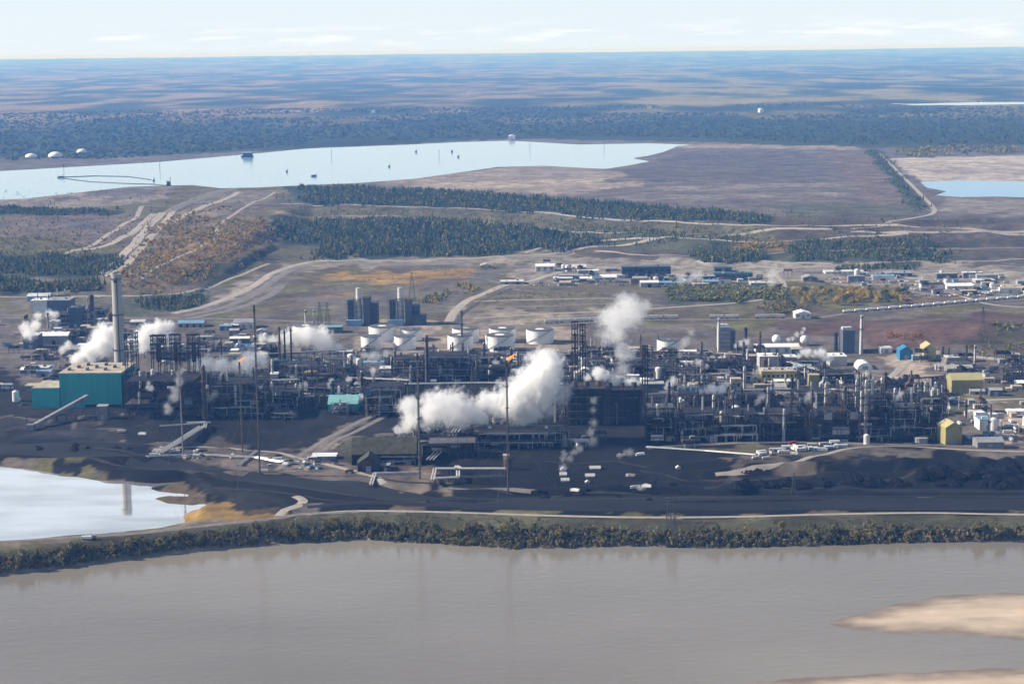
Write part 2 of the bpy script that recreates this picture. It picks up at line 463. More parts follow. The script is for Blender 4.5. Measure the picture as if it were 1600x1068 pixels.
# ------------------------------------------------------------------ ground sheet
def build_ground():
    rows = [1180.0]
    while rows[-1] < 66000:
        y = rows[-1]
        rows.append(y + (5.0 if y < 2300 else 6.5 if y < 3700 else 11 if y < 5200 else max(22, y * 0.012)))
    ys = np.array(rows); nc = 400
    u = np.linspace(-1, 1, nc)
    X = u[None, :] * (150 + ys[:, None] * 0.40); Y = np.repeat(ys[:, None], nc, 1)
    x, y = X.ravel(), Y.ravel()
    z = H(x, y)
    # colour zones ---------------------------------------------------
    n1 = fbm(x / 45, y / 60, 21, 4); n2 = fbm(x / 220, y / 320, 33, 4); n3 = fbm(x / 12, y / 18, 41, 3)
    C = np.zeros((len(x), 3))
    def setc(mask, c, amt=1.0):
        a = np.asarray(amt, float)
        a = a[mask][:, None] if a.ndim else a
        C[mask] = C[mask] * (1 - a) + np.array(c) * a
    brown = np.array((0.132, 0.102, 0.068)); sand = np.array((0.29, 0.245, 0.20)); grey = np.array((0.125, 0.117, 0.110))
    coke = np.array((0.0100, 0.0100, 0.0115)); gold = np.array((0.29, 0.185, 0.065)); forest = np.array((0.040, 0.052, 0.030))
    mauve = np.array((0.148, 0.130, 0.118)); olive = np.array((0.118, 0.112, 0.045)); rust = np.array((0.17, 0.10, 0.065))
    k = sstep(0.42, 0.62, n2)[:, None]
    C[:] = brown * (1 - k) + (0.75 * grey + 0.25 * sand) * k
    k = (sstep(0.42, 0.60, n1) * 0.85)[:, None]
    C[:] = C * (1 - k) + olive * k
    # far country
    far = sstep(5400, 5900, y)
    f1 = fbm(x / 1300, y / 1500, 51, 4); f2 = fbm(x / 3000, y / 2600, 61, 4); f3 = fbm(x / 500, y / 900, 71, 3)
    tan = np.array((0.25, 0.19, 0.105)); pink = np.array((0.25, 0.175, 0.125)); ygreen = np.array((0.23, 0.20, 0.085))
    f5 = fbm(x / 300, y / 620, 111, 5); f4 = fbm(x / 3600, y / 1500, 97, 4)
    open_ = sstep(8200, 10500, y + 1500 * (f3 - 0.5))
    m_tan = sstep(0.40, 0.62, f5 * 0.55 + f4 * 0.2 + f1 * 0.25) * open_
    strip = sstep(0.52, 0.60, f5 * .6 + f1 * .4) * sstep(7400, 8200, y) * 0.45
    mm = np.clip(m_tan * 0.8 + strip, 0, 1)[:, None]
    side = sstep(-0.02, 0.10, x / y + 0.12 * (f2 - 0.5))[:, None]
    mixc = (0.6 * tan + 0.4 * pink) * (1 - side) + ygreen * side
    fc = forest * (0.55 + 0.9 * f3[:, None]) * (1 - mm) + mixc * (0.7 + 0.6 * fbm(x / 180, y / 300, 131, 3)[:, None]) * mm
    C[:] = C * (1 - far[:, None]) + fc * far[:, None]
    wx = (fbm(x / 30, y / 45, 81, 3) - 0.5); wy = (fbm(x / 30, y / 45, 91, 3) - 0.5)
    ZONES = [
        # plateau of tailings sand round the lake
        ([(-150, 320), (42, 308), (280, 288), (480, 288), (700, 299), (1000, 319), (1200, 336), (1400, 346), (1750, 346), (1750, 240), (1400, 232), (1350, 232), (1100, 222), (800, 216), (42, 260), (-150, 270)], mauve, 4, .9),
        ([(590, 285), (740, 266), (850, 258), (960, 266), (1020, 285), (900, 305), (700, 298)], (0.30, 0.25, 0.205), 8, .85),
        ([(640, 288), (800, 282), (1000, 278), (1000, 286), (800, 292), (700, 296)], (0.37, 0.315, 0.255), 4, .8),
        ([(720, 270), (860, 262), (950, 268), (940, 276), (800, 278)], (0.27, 0.235, 0.22), 3, .7),
        ([(940, 286), (1060, 240), (1200, 232), (1260, 240), (1300, 270), (1280, 280), (1100, 282)], (0.118, 0.105, 0.104), 6, .85),
        ([(1060, 226), (1340, 228), (1350, 234), (1200, 232), (1060, 231)], (0.31, 0.255, 0.2), 3, .8),
        ([(1000, 292), (1300, 285), (1320, 290), (1050, 299)], (0.28, 0.24, 0.22), 3, .6),
        ([(960, 306), (1330, 300), (1340, 306), (980, 314)], (0.25, 0.215, 0.20), 3, .6),
        ([(1290, 236), (1345, 232), (1440, 328), (1300, 338), (1340, 300)], (0.165, 0.125, 0.105), 5, .8),
        ([(1352, 234), (1375, 234), (1455, 328), (1430, 332)], (0.05, 0.062, 0.04), 3, .95),
        ([(1386, 247), (1558, 240), (1750, 240), (1750, 284), (1440, 284)], (0.44, 0.385, 0.33), 4, .9),
        ([(1420, 262), (1560, 262), (1750, 268), (1750, 274), (1460, 270)], (0.30, 0.265, 0.245), 4, .7),
        ([(1462, 308), (1558, 312), (1750, 310), (1750, 340), (1480, 332)], (0.26, 0.225, 0.20), 6, .7),
        ([(1180, 318), (1420, 318), (1440, 340), (1260, 340)], forest * 1.7, 10, .55),
        # dyke slopes
        ([(930, 348), (1720, 348), (1720, 412), (1080, 412), (900, 396)], (0.085, 0.070, 0.058), 8, .75),
        ([(430, 300), (700, 312), (1000, 330), (1220, 350), (1220, 376), (900, 392), (500, 405), (420, 385)], (0.095, 0.088, 0.055), 8, .6),
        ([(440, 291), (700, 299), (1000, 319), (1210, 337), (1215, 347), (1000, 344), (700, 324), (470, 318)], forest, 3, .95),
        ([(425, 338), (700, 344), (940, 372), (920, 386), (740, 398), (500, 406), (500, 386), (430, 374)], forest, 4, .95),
        ([(860, 352), (1220, 372), (1200, 386), (940, 388), (900, 368)], forest * 1.6, 8, .6),
        ([(470, 322), (700, 330), (1000, 347), (1220, 352), (1220, 372), (950, 366), (700, 342), (440, 334)], (0.135, 0.13, 0.075), 6, .7),
        ([(420, 330), (620, 336), (620, 341), (430, 336)], (0.26, 0.19, 0.11), 3, .6),
        ([(1080, 386), (1420, 372), (1500, 396), (1480, 412), (1080, 412)], forest * 1.3, 6, .8),
        ([(1140, 378), (1240, 376), (1240, 388), (1150, 390)], gold * 0.8, 4, .7),
        ([(1390, 355), (1558, 350), (1700, 350), (1700, 372), (1420, 372)], (0.16, 0.12, 0.10), 6, .7),
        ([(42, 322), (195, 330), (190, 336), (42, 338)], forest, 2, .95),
        ([(42, 295), (210, 293), (280, 290), (250, 312), (160, 325), (42, 320)], (0.27, 0.23, 0.20), 5, .75),
        ([(130, 297), (260, 291), (240, 303), (140, 308)], (0.12, 0.11, 0.115), 4, .7),
        ([(42, 338), (230, 335), (235, 350), (150, 385), (42, 372)], (0.175, 0.135, 0.115), 8, .8),
        ([(95, 345), (180, 342), (150, 357), (90, 357)], (0.10, 0.092, 0.10), 3, .8),
        ([(42, 375), (90, 372), (160, 390), (150, 405), (42, 400)], olive * 1.2, 5, .7),
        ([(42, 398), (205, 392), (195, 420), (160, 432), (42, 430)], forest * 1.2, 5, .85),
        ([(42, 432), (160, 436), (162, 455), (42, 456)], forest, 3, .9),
        # ridge with autumn shrubs
        ([(230, 352), (330, 318), (400, 330), (440, 370), (360, 425), (250, 468), (170, 460), (170, 430)], (0.185, 0.14, 0.085), 8, .85),
        ([(300, 300), (440, 296), (380, 330), (300, 335)], (0.21, 0.18, 0.16), 8, .7),
        ([(250, 395), (330, 365), (400, 362), (410, 385), (330, 425), (250, 445)], gold * 0.75, 8, .7),
        ([(300, 425), (400, 392), (430, 388), (420, 400), (320, 440), (260, 450)], forest * 1.1, 4, .8),
        ([(195, 462), (330, 455), (335, 480), (215, 488), (165, 480)], forest * 1.5, 4, .8),
        # flat ground behind the plant
        ([(430, 405), (740, 400), (900, 392), (900, 405), (700, 415), (520, 420), (440, 425)], (0.27, 0.235, 0.20), 6, .8),
        ([(490, 430), (640, 424), (745, 420), (740, 432), (640, 442), (500, 440)], gold, 4, .9),
        ([(480, 450), (620, 446), (700, 442), (690, 458), (500, 462)], (0.14, 0.12, 0.10), 5, .7),
        ([(490, 458), (560, 456), (560, 463), (490, 464)], gold * .9, 3, .8),
        ([(280, 485), (420, 425), (490, 418), (440, 450), (360, 485), (280, 495)], (0.17, 0.15, 0.145), 6, .8),
        ([(330, 465), (390, 435), (410, 432), (380, 455), (340, 475)], (0.33, 0.28, 0.23), 4, .8),
        ([(740, 445), (980, 440), (980, 470), (760, 490), (720, 485)], (0.14, 0.118, 0.085), 6, .8),
        ([(830, 405), (1000, 402), (1250, 420), (1250, 445), (900, 440), (780, 450)], (0.30, 0.265, 0.23), 7, .8),
        ([(1180, 410), (1700, 412), (1700, 460), (1400, 462), (1250, 440)], (0.30, 0.265, 0.235), 7, .8),
        ([(1040, 446), (1230, 446), (1225, 472), (1050, 474)], forest * 1.5, 4, .8),
        ([(1225, 446), (1400, 446), (1430, 468), (1330, 482), (1230, 486)], olive, 5, .8),
        ([(1400, 462), (1530, 466), (1500, 476), (1400, 480)], (0.145, 0.105, 0.075), 4, .8),
        ([(1000, 476), (1240, 472), (1240, 488), (1000, 492)], (0.13, 0.115, 0.075), 5, .8),
        ([(1180, 508), (1340, 502), (1700, 484), (1700, 560), (1500, 545), (1380, 545), (1260, 520)], (0.115, 0.072, 0.058), 5, .9),
        ([(1490, 530), (1560, 505), (1700, 500), (1700, 575), (1520, 556)], (0.075, 0.075, 0.045), 5, .8),
        ([(700, 480), (960, 485), (960, 500), (720, 505)], (0.30, 0.26, 0.21), 4, .7),
        # plant yards
        ([(-150, 500), (560, 500), (900, 508), (1250, 520), (1380, 548), (1700, 560), (1700, 720), (1300, 700), (1050, 690), (640, 700), (-150, 690)], (0.135, 0.117, 0.106), 8, .9),
        ([(560, 500), (900, 505), (900, 550), (560, 552)], (0.33, 0.27, 0.22), 5, .8),
        ([(1380, 550), (1480, 552), (1480, 580), (1380, 590)], (0.38, 0.31, 0.25), 5, .9),
        ([(-150, 590), (330, 590), (560, 560), (640, 600), (700, 690), (300, 660), (-150, 650)], (0.020, 0.019, 0.020), 8, .92),
        ([(620, 560), (1010, 560), (1080, 640), (1060, 700), (640, 690)], (0.018, 0.0175, 0.019), 8, .94),
        ([(1060, 630), (1480, 640), (1480, 695), (1060, 695)], (0.020, 0.019, 0.020), 8, .94),
        ([(1480, 615), (1700, 615), (1700, 660), (1500, 650)], olive * 1.1, 4, .6),
        ([(1520, 640), (1700, 640), (1700, 690), (1540, 680)], (0.34, 0.285, 0.235), 5, .8),
        # black ground along the river road
        ([(-150, 690), (42, 680), (230, 690), (260, 720), (440, 745), (560, 760), (650, 770), (800, 770), (840, 700), (1060, 690), (1180, 730), (1330, 702), (1500, 712), (1700, 716), (1700, 808), (1300, 806), (1000, 810), (700, 801), (560, 799), (470, 805), (330, 790), (260, 756), (100, 740), (-150, 715)], coke * 1.15, 5, .97),
        ([(-150, 660), (150, 660), (240, 690), (160, 700), (42, 690), (-150, 690)], (0.026, 0.024, 0.025), 6, .85),
        ([(230, 700), (300, 690), (420, 690), (560, 700), (680, 745), (650, 768), (560, 756), (400, 740), (250, 718)], (0.10, 0.083, 0.072), 5, .9),
        ([(250, 708), (330, 700), (470, 712), (560, 735), (540, 748), (420, 736), (260, 718)], (0.17, 0.14, 0.12), 5, .7),
        ([(300, 668), (500, 660), (560, 690), (440, 700), (330, 690)], (0.015, 0.0145, 0.0145), 6, .9),
        ([(190, 655), (340, 652), (480, 655), (440, 668), (330, 690), (210, 690)], (0.014, 0.0135, 0.014), 5, .9),
        ([(460, 700), (560, 655), (585, 655), (500, 715), (430, 735)], (0.235, 0.195, 0.165), 4, .8),
        ([(540, 690), (650, 685), (650, 728), (540, 728)], (0.07, 0.075, 0.04), 4, .8),
        ([(600, 755), (690, 735), (700, 768), (620, 772)], (0.23, 0.185, 0.14), 4, .7),
        ([(660, 700), (880, 690), (1010, 700), (980, 770), (840, 775), (700, 765)], (0.013, 0.0125, 0.0135), 7, .93),
        ([(1090, 735), (1180, 712), (1330, 690), (1480, 698), (1420, 704), (1330, 708), (1220, 738), (1130, 745)], (0.12, 0.10, 0.084), 4, .75),
        ([(1300, 715), (1450, 712), (1380, 725), (1260, 735)], (0.06, 0.052, 0.047), 4, .8),
        # pond margins
        ([(282, 824), (290, 806), (305, 796), (335, 788), (390, 783), (448, 791), (440, 811), (360, 820)], gold * 0.95, 2, .97),
        ([(120, 768), (150, 764), (152, 768), (125, 773)], olive, 2, .9),
        ([(42, 846), (200, 830), (330, 816), (440, 806), (440, 812), (330, 824), (200, 838), (42, 856)], (0.19, 0.165, 0.14), 2, .8),
        ([(300, 770), (330, 762), (440, 772), (470, 790), (440, 794), (380, 788), (320, 786)], (0.035, 0.033, 0.034), 4, .85),
        ([(440, 808), (480, 780), (500, 790), (480, 806)], (0.16, 0.14, 0.125), 3, .7),
    ]
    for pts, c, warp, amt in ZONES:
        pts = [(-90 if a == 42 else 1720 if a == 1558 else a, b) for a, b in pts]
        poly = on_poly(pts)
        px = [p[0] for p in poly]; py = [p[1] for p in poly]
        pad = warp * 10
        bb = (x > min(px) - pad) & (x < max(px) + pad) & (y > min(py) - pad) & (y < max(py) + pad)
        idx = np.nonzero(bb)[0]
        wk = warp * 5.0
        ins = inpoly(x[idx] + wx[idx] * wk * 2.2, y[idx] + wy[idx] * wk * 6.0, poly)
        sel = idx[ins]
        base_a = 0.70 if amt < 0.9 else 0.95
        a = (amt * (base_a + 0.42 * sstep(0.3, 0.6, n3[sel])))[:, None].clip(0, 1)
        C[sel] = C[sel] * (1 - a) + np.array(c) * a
    # river bank and river bed
    ysx, ybx = shore_y(x), bank_y(x)
    m = (y < ybx) & (y > ysx - 40)
    C[m] = np.array((0.085, 0.082, 0.048)) * (0.7 + 0.6 * n1[m][:, None])
    m = (y < ysx + 3.0)
    C[m] = np.array((0.26, 0.215, 0.165))
    near = (1 - far)[:, None]
    C *= 1 - 0.10 * near
    C *= 1 + near * ((0.70 + 0.6 * n3[:, None]) * (0.72 + 0.56 * n1[:, None]) - 1)
    nr = len(ys)
    i = np.arange((nr - 1) * nc).reshape(nr - 1, nc)[:, :-1].ravel()
    q = np.stack([i, i + 1, i + nc + 1, i + nc], 1)
    me = mesh_np('ground', np.stack([x, y, z], 1), quads=q, colors=C.clip(0.005, 0.6), smooth=True)
    g = mat('ground_soil', (1, 1, 1), rough=0.95, var=0.32, scale=0.11, attr=True, spec=0.1, bump=0.3, big=0.018)
    tag(link('ground', me, g), 'brown and black ground of the plant, dyke slopes and far forest country', 'ground', kind='structure')

build_ground()

# ------------------------------------------------------------------ water
def fill_poly(name, poly, z, m, depth=None):
    import bmesh
    bm = bmesh.new()
    vs_ = [bm.verts.new((p[0], p[1], z)) for p in poly]
    f = bm.faces.new(vs_)
    if f.normal.z < 0 or True:
        bm.normal_update()
        if f.normal.z < 0:
            f.normal_flip()
    bmesh.ops.triangulate(bm, faces=[f])
    me = bpy.data.meshes.new(name); bm.to_mesh(me); bm.free()
    return link(name, me, m)

def sheet(name, x0, x1, y0, y1, z, m):
    me = mesh_np(name, [(x0, y0, z), (x1, y0, z), (x1, y1, z), (x0, y1, z)], quads=[(0, 1, 2, 3)])
    return link(name, me, m)

river_m = water_mat('river_water', (0.224, 0.203, 0.167), 0.11, 0.22, 0.20, (0.5, 1.0, 1), 0.26, 0.0028)
tag(sheet('river', -1600, 1600, -400, 1420, Z_RIVER, river_m), 'wide silty grey river flowing below the wooded bank', 'river', kind='structure')
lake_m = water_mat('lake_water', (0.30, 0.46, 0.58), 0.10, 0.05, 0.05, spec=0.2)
def grow(poly, k):
    n = len(poly); out = []
    area = sum(poly[i][0] * poly[(i + 1) % n][1] - poly[(i + 1) % n][0] * poly[i][1] for i in range(n))
    sgn = 1 if area > 0 else -1
    for i in range(n):
        a_, b_, c_ = poly[i - 1], poly[i], poly[(i + 1) % n]
        nx = ny = 0.0
        for p_, q_ in ((a_, b_), (b_, c_)):
            ex, ey = q_[0] - p_[0], q_[1] - p_[1]; L = math.hypot(ex, ey) + 1e-9
            nx += ey / L; ny -= ex / L
        L = math.hypot(nx, ny) + 1e-6
        out.append((b_[0] + sgn * nx / L * k, b_[1] + sgn * ny / L * k))
    return out
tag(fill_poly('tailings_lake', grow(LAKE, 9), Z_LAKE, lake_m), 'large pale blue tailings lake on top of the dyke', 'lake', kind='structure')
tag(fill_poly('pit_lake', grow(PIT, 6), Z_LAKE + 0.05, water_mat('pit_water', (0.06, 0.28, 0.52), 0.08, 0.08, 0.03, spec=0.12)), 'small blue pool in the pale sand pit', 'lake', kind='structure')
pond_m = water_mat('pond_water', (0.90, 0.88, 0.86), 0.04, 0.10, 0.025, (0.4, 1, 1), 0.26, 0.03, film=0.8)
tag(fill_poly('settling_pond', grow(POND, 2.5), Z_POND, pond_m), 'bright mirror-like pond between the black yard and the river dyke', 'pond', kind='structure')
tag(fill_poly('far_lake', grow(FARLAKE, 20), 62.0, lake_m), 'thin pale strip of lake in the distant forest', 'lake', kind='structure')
# ------------------------------------------------------------------ roads
def strip(name, pts, width, m, lift=0.35, step=9.0, label=None, cat='road', kind='structure'):
    w = [on(a, b) for a, b in pts]
    P = np.array([(p.x, p.y) for p in w])
    # smooth (Catmull-Rom) and resample
    Q = np.vstack([2 * P[0] - P[1], P, 2 * P[-1] - P[-2]])
    out = []
    for i in range(1, len(Q) - 2):
        L = np.linalg.norm(Q[i + 1] - Q[i]); n = max(2, int(L / step))
        for k in range(n):
            t = k / n
            out.append(0.5 * ((2 * Q[i]) + (-Q[i - 1] + Q[i + 1]) * t + (2 * Q[i - 1] - 5 * Q[i] + 4 * Q[i + 1] - Q[i + 2]) * t * t
                              + (-Q[i - 1] + 3 * Q[i] - 3 * Q[i + 1] + Q[i + 2]) * t ** 3))
    out.append(Q[-2]); out = np.array(out)
    d = np.gradient(out, axis=0); d /= np.linalg.norm(d, axis=1)[:, None] + 1e-9
    nrm = np.stack([-d[:, 1], d[:, 0]], 1)
    wv = width * (0.9 + 0.25 * fbm(np.arange(len(out)) / 6.0, np.zeros(len(out)), 5, 3))
    cols = []
    for u in (-0.5, -0.2, 0.2, 0.5):
        c = out + nrm * (u * wv)[:, None]
        zz = H(c[:, 0], c[:, 1]) + (lift if abs(u) < 0.3 else lift * 0.45)
        cols.append(np.column_stack([c, zz]))
    V = np.stack(cols, 1).reshape(-1, 3)
    n = len(out); q = []
    for i in range(n - 1):
        for k in range(3):
            a = i * 4 + k
            q.append((a, a + 1, a + 5, a + 4))
    q = np.array(q)
    # keep the faces looking up
    v0, v1, v2 = V[q[0, 0]], V[q[0, 1]], V[q[0, 2]]
    if np.cross(v1 - v0, v2 - v0)[2] < 0:
        q = q[:, ::-1]
    return tag(link(name, mesh_np(name, V, quads=q, smooth=True), m), label, cat, kind=kind)

gravel = mat('gravel', (0.37, 0.33, 0.285), rough=0.95, var=0.22, scale=0.12, spec=0.1)
gravel_d = mat('gravel_dark', (0.20, 0.18, 0.165), rough=0.95, var=0.25, scale=0.12, spec=0.1)
asphalt = mat('asphalt', (0.075, 0.073, 0.075), rough=0.9, var=0.25, scale=0.1, spec=0.2)
coke_road = mat('coke_road', (0.019, 0.019, 0.022), rough=0.9, var=0.3, scale=0.07, spec=0.2, stretch=(0.3, 1, 1))
track_m = mat('wheel_track', (0.045, 0.042, 0.041), rough=0.95, var=0.3, scale=0.12, spec=0.1)
ROADS = [
    ([(-60, 862), (42, 850), (200, 834), (330, 820), (440, 808), (470, 803), (560, 799)], 7, gravel_d, 'gravel dyke road between the pond and the river trees'),
    ([(480, 803), (560, 798), (700, 800), (850, 805), (1000, 808), (1150, 807), (1300, 803), (1450, 801), (1558, 803), (1700, 804)], 5, gravel, 'pale gravel road along the top of the river bank'),
    ([(42, 700), (150, 712), (260, 728), (400, 745), (560, 765), (700, 780), (900, 785), (1200, 784), (1700, 786)], 30, coke_road, 'broad black haul road across the coke yard'),
    ([(436, 806), (446, 796), (466, 790), (474, 782), (462, 775)], 8, gravel, 'short bend of pale road at the pond corner'),
    ([(430, 735), (480, 705), (540, 670), (590, 645)], 7, gravel_d, 'ramp road climbing from the yard to the teal-roofed building'),
    ([(452, 738), (500, 708), (556, 674), (602, 650)], 6, gravel_d, 'second lane of the ramp road'),
    ([(240, 706), (320, 698), (400, 704), (470, 716), (560, 738), (600, 756)], 6, gravel, 'pale yard track beside the ground pipes'),
    ([(480, 792), (560, 786), (720, 790), (900, 796), (1200, 795), (1700, 795)], 6, coke_road, 'dark service lane beside the river bank road'),
    ([(60, 708), (160, 720), (300, 738), (430, 756), (560, 775)], 3, track_m, 'wheel track bending along the haul road'),
    ([(-60, 690), (80, 694), (200, 706), (330, 730)], 3, track_m, 'wheel track above the pond'),
    ([(330, 762), (430, 768), (520, 782), (640, 790)], 3, track_m, 'wheel track at the end of the pond'),
    ([(860, 775), (940, 768), (1020, 774), (1120, 780)], 3, track_m, 'wheel track below the camp tents'),
    ([(1000, 735), (1060, 748), (1120, 752), (1230, 746)], 3, track_m, 'wheel track on the black slope'),
    ([(1220, 762), (1340, 758), (1400, 748), (1560, 740)], 3, track_m, 'wheel track between the coke berms'),
    ([(700, 775), (840, 780), (1000, 778), (1300, 776), (1690, 778)], 3, track_m, 'long wheel track on the haul road'),
    ([(850, 720), (900, 724), (960, 720), (1010, 730)], 3, track_m, 'wheel track behind the camp tents'),
    ([(560, 745), (620, 752), (700, 758), (800, 772)], 3, track_m, 'wheel track under the pipe bridge'),
    ([(1100, 762), (1240, 768), (1400, 766), (1700, 768)], 8, coke_road, 'black lane between the coke berms'),
    ([(1118, 741), (1160, 737), (1210, 727), (1260, 716), (1330, 700), (1400, 697), (1500, 702), (1640, 706)], 5, gravel, 'dirt track curving round the work camp'),
    ([(160, 428), (190, 400), (215, 375), (235, 350), (255, 332)], 18, gravel, 'wide haul road climbing beside the shrub ridge'),
    ([(165, 432), (205, 405), (232, 375), (255, 350), (270, 330)], 14, gravel, 'second lane of the haul road beside the shrub ridge'),
    ([(110, 392), (170, 382), (205, 365), (228, 345), (240, 334)], 15, gravel, 'curved pale track joining the haul road'),
    ([(262, 332), (290, 318), (330, 302), (370, 295)], 26, gravel_d, 'haul road reaching the lake shore'),
    ([(265, 350), (300, 332), (345, 314), (372, 300)], 15, gravel, 'pale track above the shrub ridge'),
    ([(215, 440), (260, 410), (310, 388), (338, 370), (342, 352), (380, 325), (430, 300)], 7, gravel, 'thin winding track over the shrub ridge'),
    ([(42, 462), (160, 462), (250, 460), (310, 452), (360, 435), (420, 412)], 7, gravel, 'track round the foot of the shrub ridge'),
    ([(270, 490), (330, 475), (390, 450), (430, 425), (480, 410), (560, 406), (700, 404), (800, 400), (930, 385), (1000, 378), (1180, 362), (1300, 358)], 14, gravel, 'long gravel road below the conifer slopes'),
    ([(285, 494), (350, 480), (400, 458), (440, 430), (490, 414), (640, 412), (760, 408)], 14, gravel_d, 'darker lane beside the long gravel road'),
    ([(300, 497), (370, 482), (420, 462), (440, 446)], 14, gravel_d, 'short lane bending away from the rail shed'),
    ([(440, 318), (600, 322), (800, 330), (1000, 345), (1200, 352), (1330, 352), (1560, 364), (1700, 366)], 9, gravel, 'bench road between the two conifer slopes'),
    ([(430, 332), (560, 337), (700, 344), (820, 352), (940, 364), (1100, 366)], 6, gravel, 'lower bench track edged with brown grass'),
    ([(700, 505), (712, 485), (740, 465), (790, 445), (840, 436), (900, 418)], 13, gravel, 'curving road from the tanks up to the offices'),
    ([(712, 508), (725, 488), (755, 468), (800, 450)], 7, asphalt, 'dark lane beside the curving office road'),
    ([(740, 497), (850, 490), (960, 486), (1080, 478), (1160, 472), (1215, 462), (1225, 445), (1215, 425), (1280, 416), (1440, 408), (1700, 404)], 8, gravel, 'road winding past the steaming vents to the car parks'),
    ([(740, 471), (850, 468), (960, 466)], 5, gravel, 'thin straight track on the brown bank'),
    ([(930, 392), (1000, 398), (1100, 400), (1200, 408), (1300, 412)], 7, gravel, 'track behind the offices'),
    ([(1330, 358), (1380, 352), (1430, 340), (1460, 330), (1440, 305), (1400, 265), (1375, 240)], 9, gravel, 'dyke road beside the sand pit'),
    ([(1330, 362), (1420, 362), (1560, 362), (1700, 362)], 8, gravel, 'straight road on the dyke shoulder'),
    ([(1440, 330), (1500, 318), (1560, 312), (1700, 312)], 8, gravel_d, 'track on the rim of the sand pit'),
    ([(1500, 462), (1540, 474), (1600, 480), (1700, 482)], 8, gravel, 'road beside the tank cars'),
    ([(1390, 590), (1430, 560), (1500, 556), (1600, 566), (1700, 572)], 9, gravel, 'sandy road by the blue shed'),
    ([(1490, 628), (1560, 624), (1700, 622)], 8, gravel, 'road in front of the long yellow shed'),
    ([(42, 497), (250, 497), (420, 500), (540, 505), (700, 508), (850, 508), (1000, 500), (1250, 497), (1330, 489), (1450, 480), (1560, 470), (1700, 460)], 10, gravel_d, 'rail bed of grey ballast behind the plant'),
    ([(96, 398), (150, 380), (188, 354), (212, 340), (222, 322)], 10, gravel, 'outer pale lane of the haul road bundle'),
    ([(-60, 352), (60, 350), (140, 346), (215, 340)], 7, gravel_d, 'level track on the brown slope below the lake'),
    ([(200, 318), (260, 322), (330, 316), (420, 318), (440, 318)], 8, gravel_d, 'dark track crossing above the shrub ridge'),
    ([(820, 396), (860, 384), (930, 376), (1020, 372)], 8, gravel, 'pale spur on the grassy slope'),
    ([(1120, 398), (1240, 392), (1420, 388), (1700, 384)], 7, gravel_d, 'faint track in the dark wood slope'),
    ([(1060, 372), (1180, 378), (1300, 372), (1420, 364)], 9, gravel, 'pale bench below the dyke road'),
    ([(60, 420), (150, 408), (200, 398)], 7, gravel_d, 'short track into the spruce wood'),
    ([(500, 446), (620, 440), (740, 434), (800, 446)], 7, gravel_d, 'meadow edge track behind the cogeneration plant'),
    ([(760, 480), (860, 478), (980, 474), (1040, 478)], 6, gravel_d, 'ditch road on the brown bank'),
    ([(42, 552), (250, 540), (420, 526), (560, 522)], 9, gravel_d, 'service road behind the teal powerhouse'),
    ([(560, 556), (700, 556), (880, 553), (1050, 556), (1200, 560), (1390, 590)], 8, gravel_d, 'service road in front of the white tanks'),
    ([(1030, 612), (1180, 604), (1330, 612), (1480, 622)], 8, gravel_d, 'service lane between the process units'),
    ([(1010, 700), (1100, 694), (1250, 690), (1480, 696), (1700, 700)], 9, gravel_d, 'lane along the front of the process units'),
    ([(700, 762), (780, 764), (850, 770)], 6, gravel_d, 'spur track at the pipe bridge'),
]
for pts, wd, m_, lb in ROADS:
    pts = [(-60 if a == 42 else a, b) for a, b in pts]
    strip('road', pts, wd, m_, label=lb)

# sand bars in the river
def sandbar(name, pts, label):
    poly = pxpoly(pts, Z_RIVER)
    xs = [p[0] for p in poly]; ys = [p[1] for p in poly]
    gx = np.arange(min(xs), max(xs) + 3, 3.0); gy = np.arange(min(ys), max(ys) + 3, 3.0)
    X, Y = np.meshgrid(gx, gy); x, y = X.ravel(), Y.ravel()
    d = edge_dist(x, y, poly) * np.where(inpoly(x, y, poly), 1, -1)
    d = d + (fbm(x / 25, y / 18, 77, 3) - 0.5) * 6
    z = Z_RIVER + np.clip(d * 0.05, -0.8, 1.3) + (fbm(x / 16, y / 16, 78, 3) - 0.5) * 0.35
    nc = len(gx); i = np.arange((len(gy) - 1) * nc).reshape(-1, nc)[:, :-1].ravel()
    q = np.stack([i, i + 1, i + nc + 1, i + nc], 1)
    keep = (d[q] > -14).any(1)
    wet = sstep(-2.0, 24.0, d + (fbm(x / 9, y / 5, 83, 3) - 0.5) * 14)[:, None]
    C = np.array((0.20, 0.165, 0.135)) * (1 - wet) + np.array((0.50, 0.40, 0.30)) * wet
    C = C * (0.74 + 0.52 * fbm(x / 34, y / 9, 79, 5))[:, None]
    m = mat('river_sand', (1, 1, 1), rough=0.85, var=0.12, scale=0.05, attr=True, spec=0.2)
    tag(link(name, mesh_np(name, np.stack([x, y, z], 1), quads=q[keep], colors=C, smooth=True), m), label, 'sand bar', kind='structure')
sandbar('sand_bar', [(1292, 974), (1320, 964), (1400, 945), (1460, 932), (1540, 926), (1700, 922), (1850, 924), (1850, 1005), (1700, 1004), (1558, 996), (1480, 990), (1400, 988), (1330, 982)], 'pale tongue of sand reaching into the river')
sandbar('sand_bar', [(1150, 1066), (1300, 1056), (1400, 1050), (1500, 1046), (1600, 1044), (1900, 1040), (1900, 1160), (1100, 1160), (1120, 1080)], 'lower sand bank at the edge of the river')

# ------------------------------------------------------------------ trees
def joined(name, V, T, C, m, label, cat, kind='stuff', group=None):
    return tag(link(name, mesh_np(name, V, tris=T, colors=C), m), label, cat, group, kind)

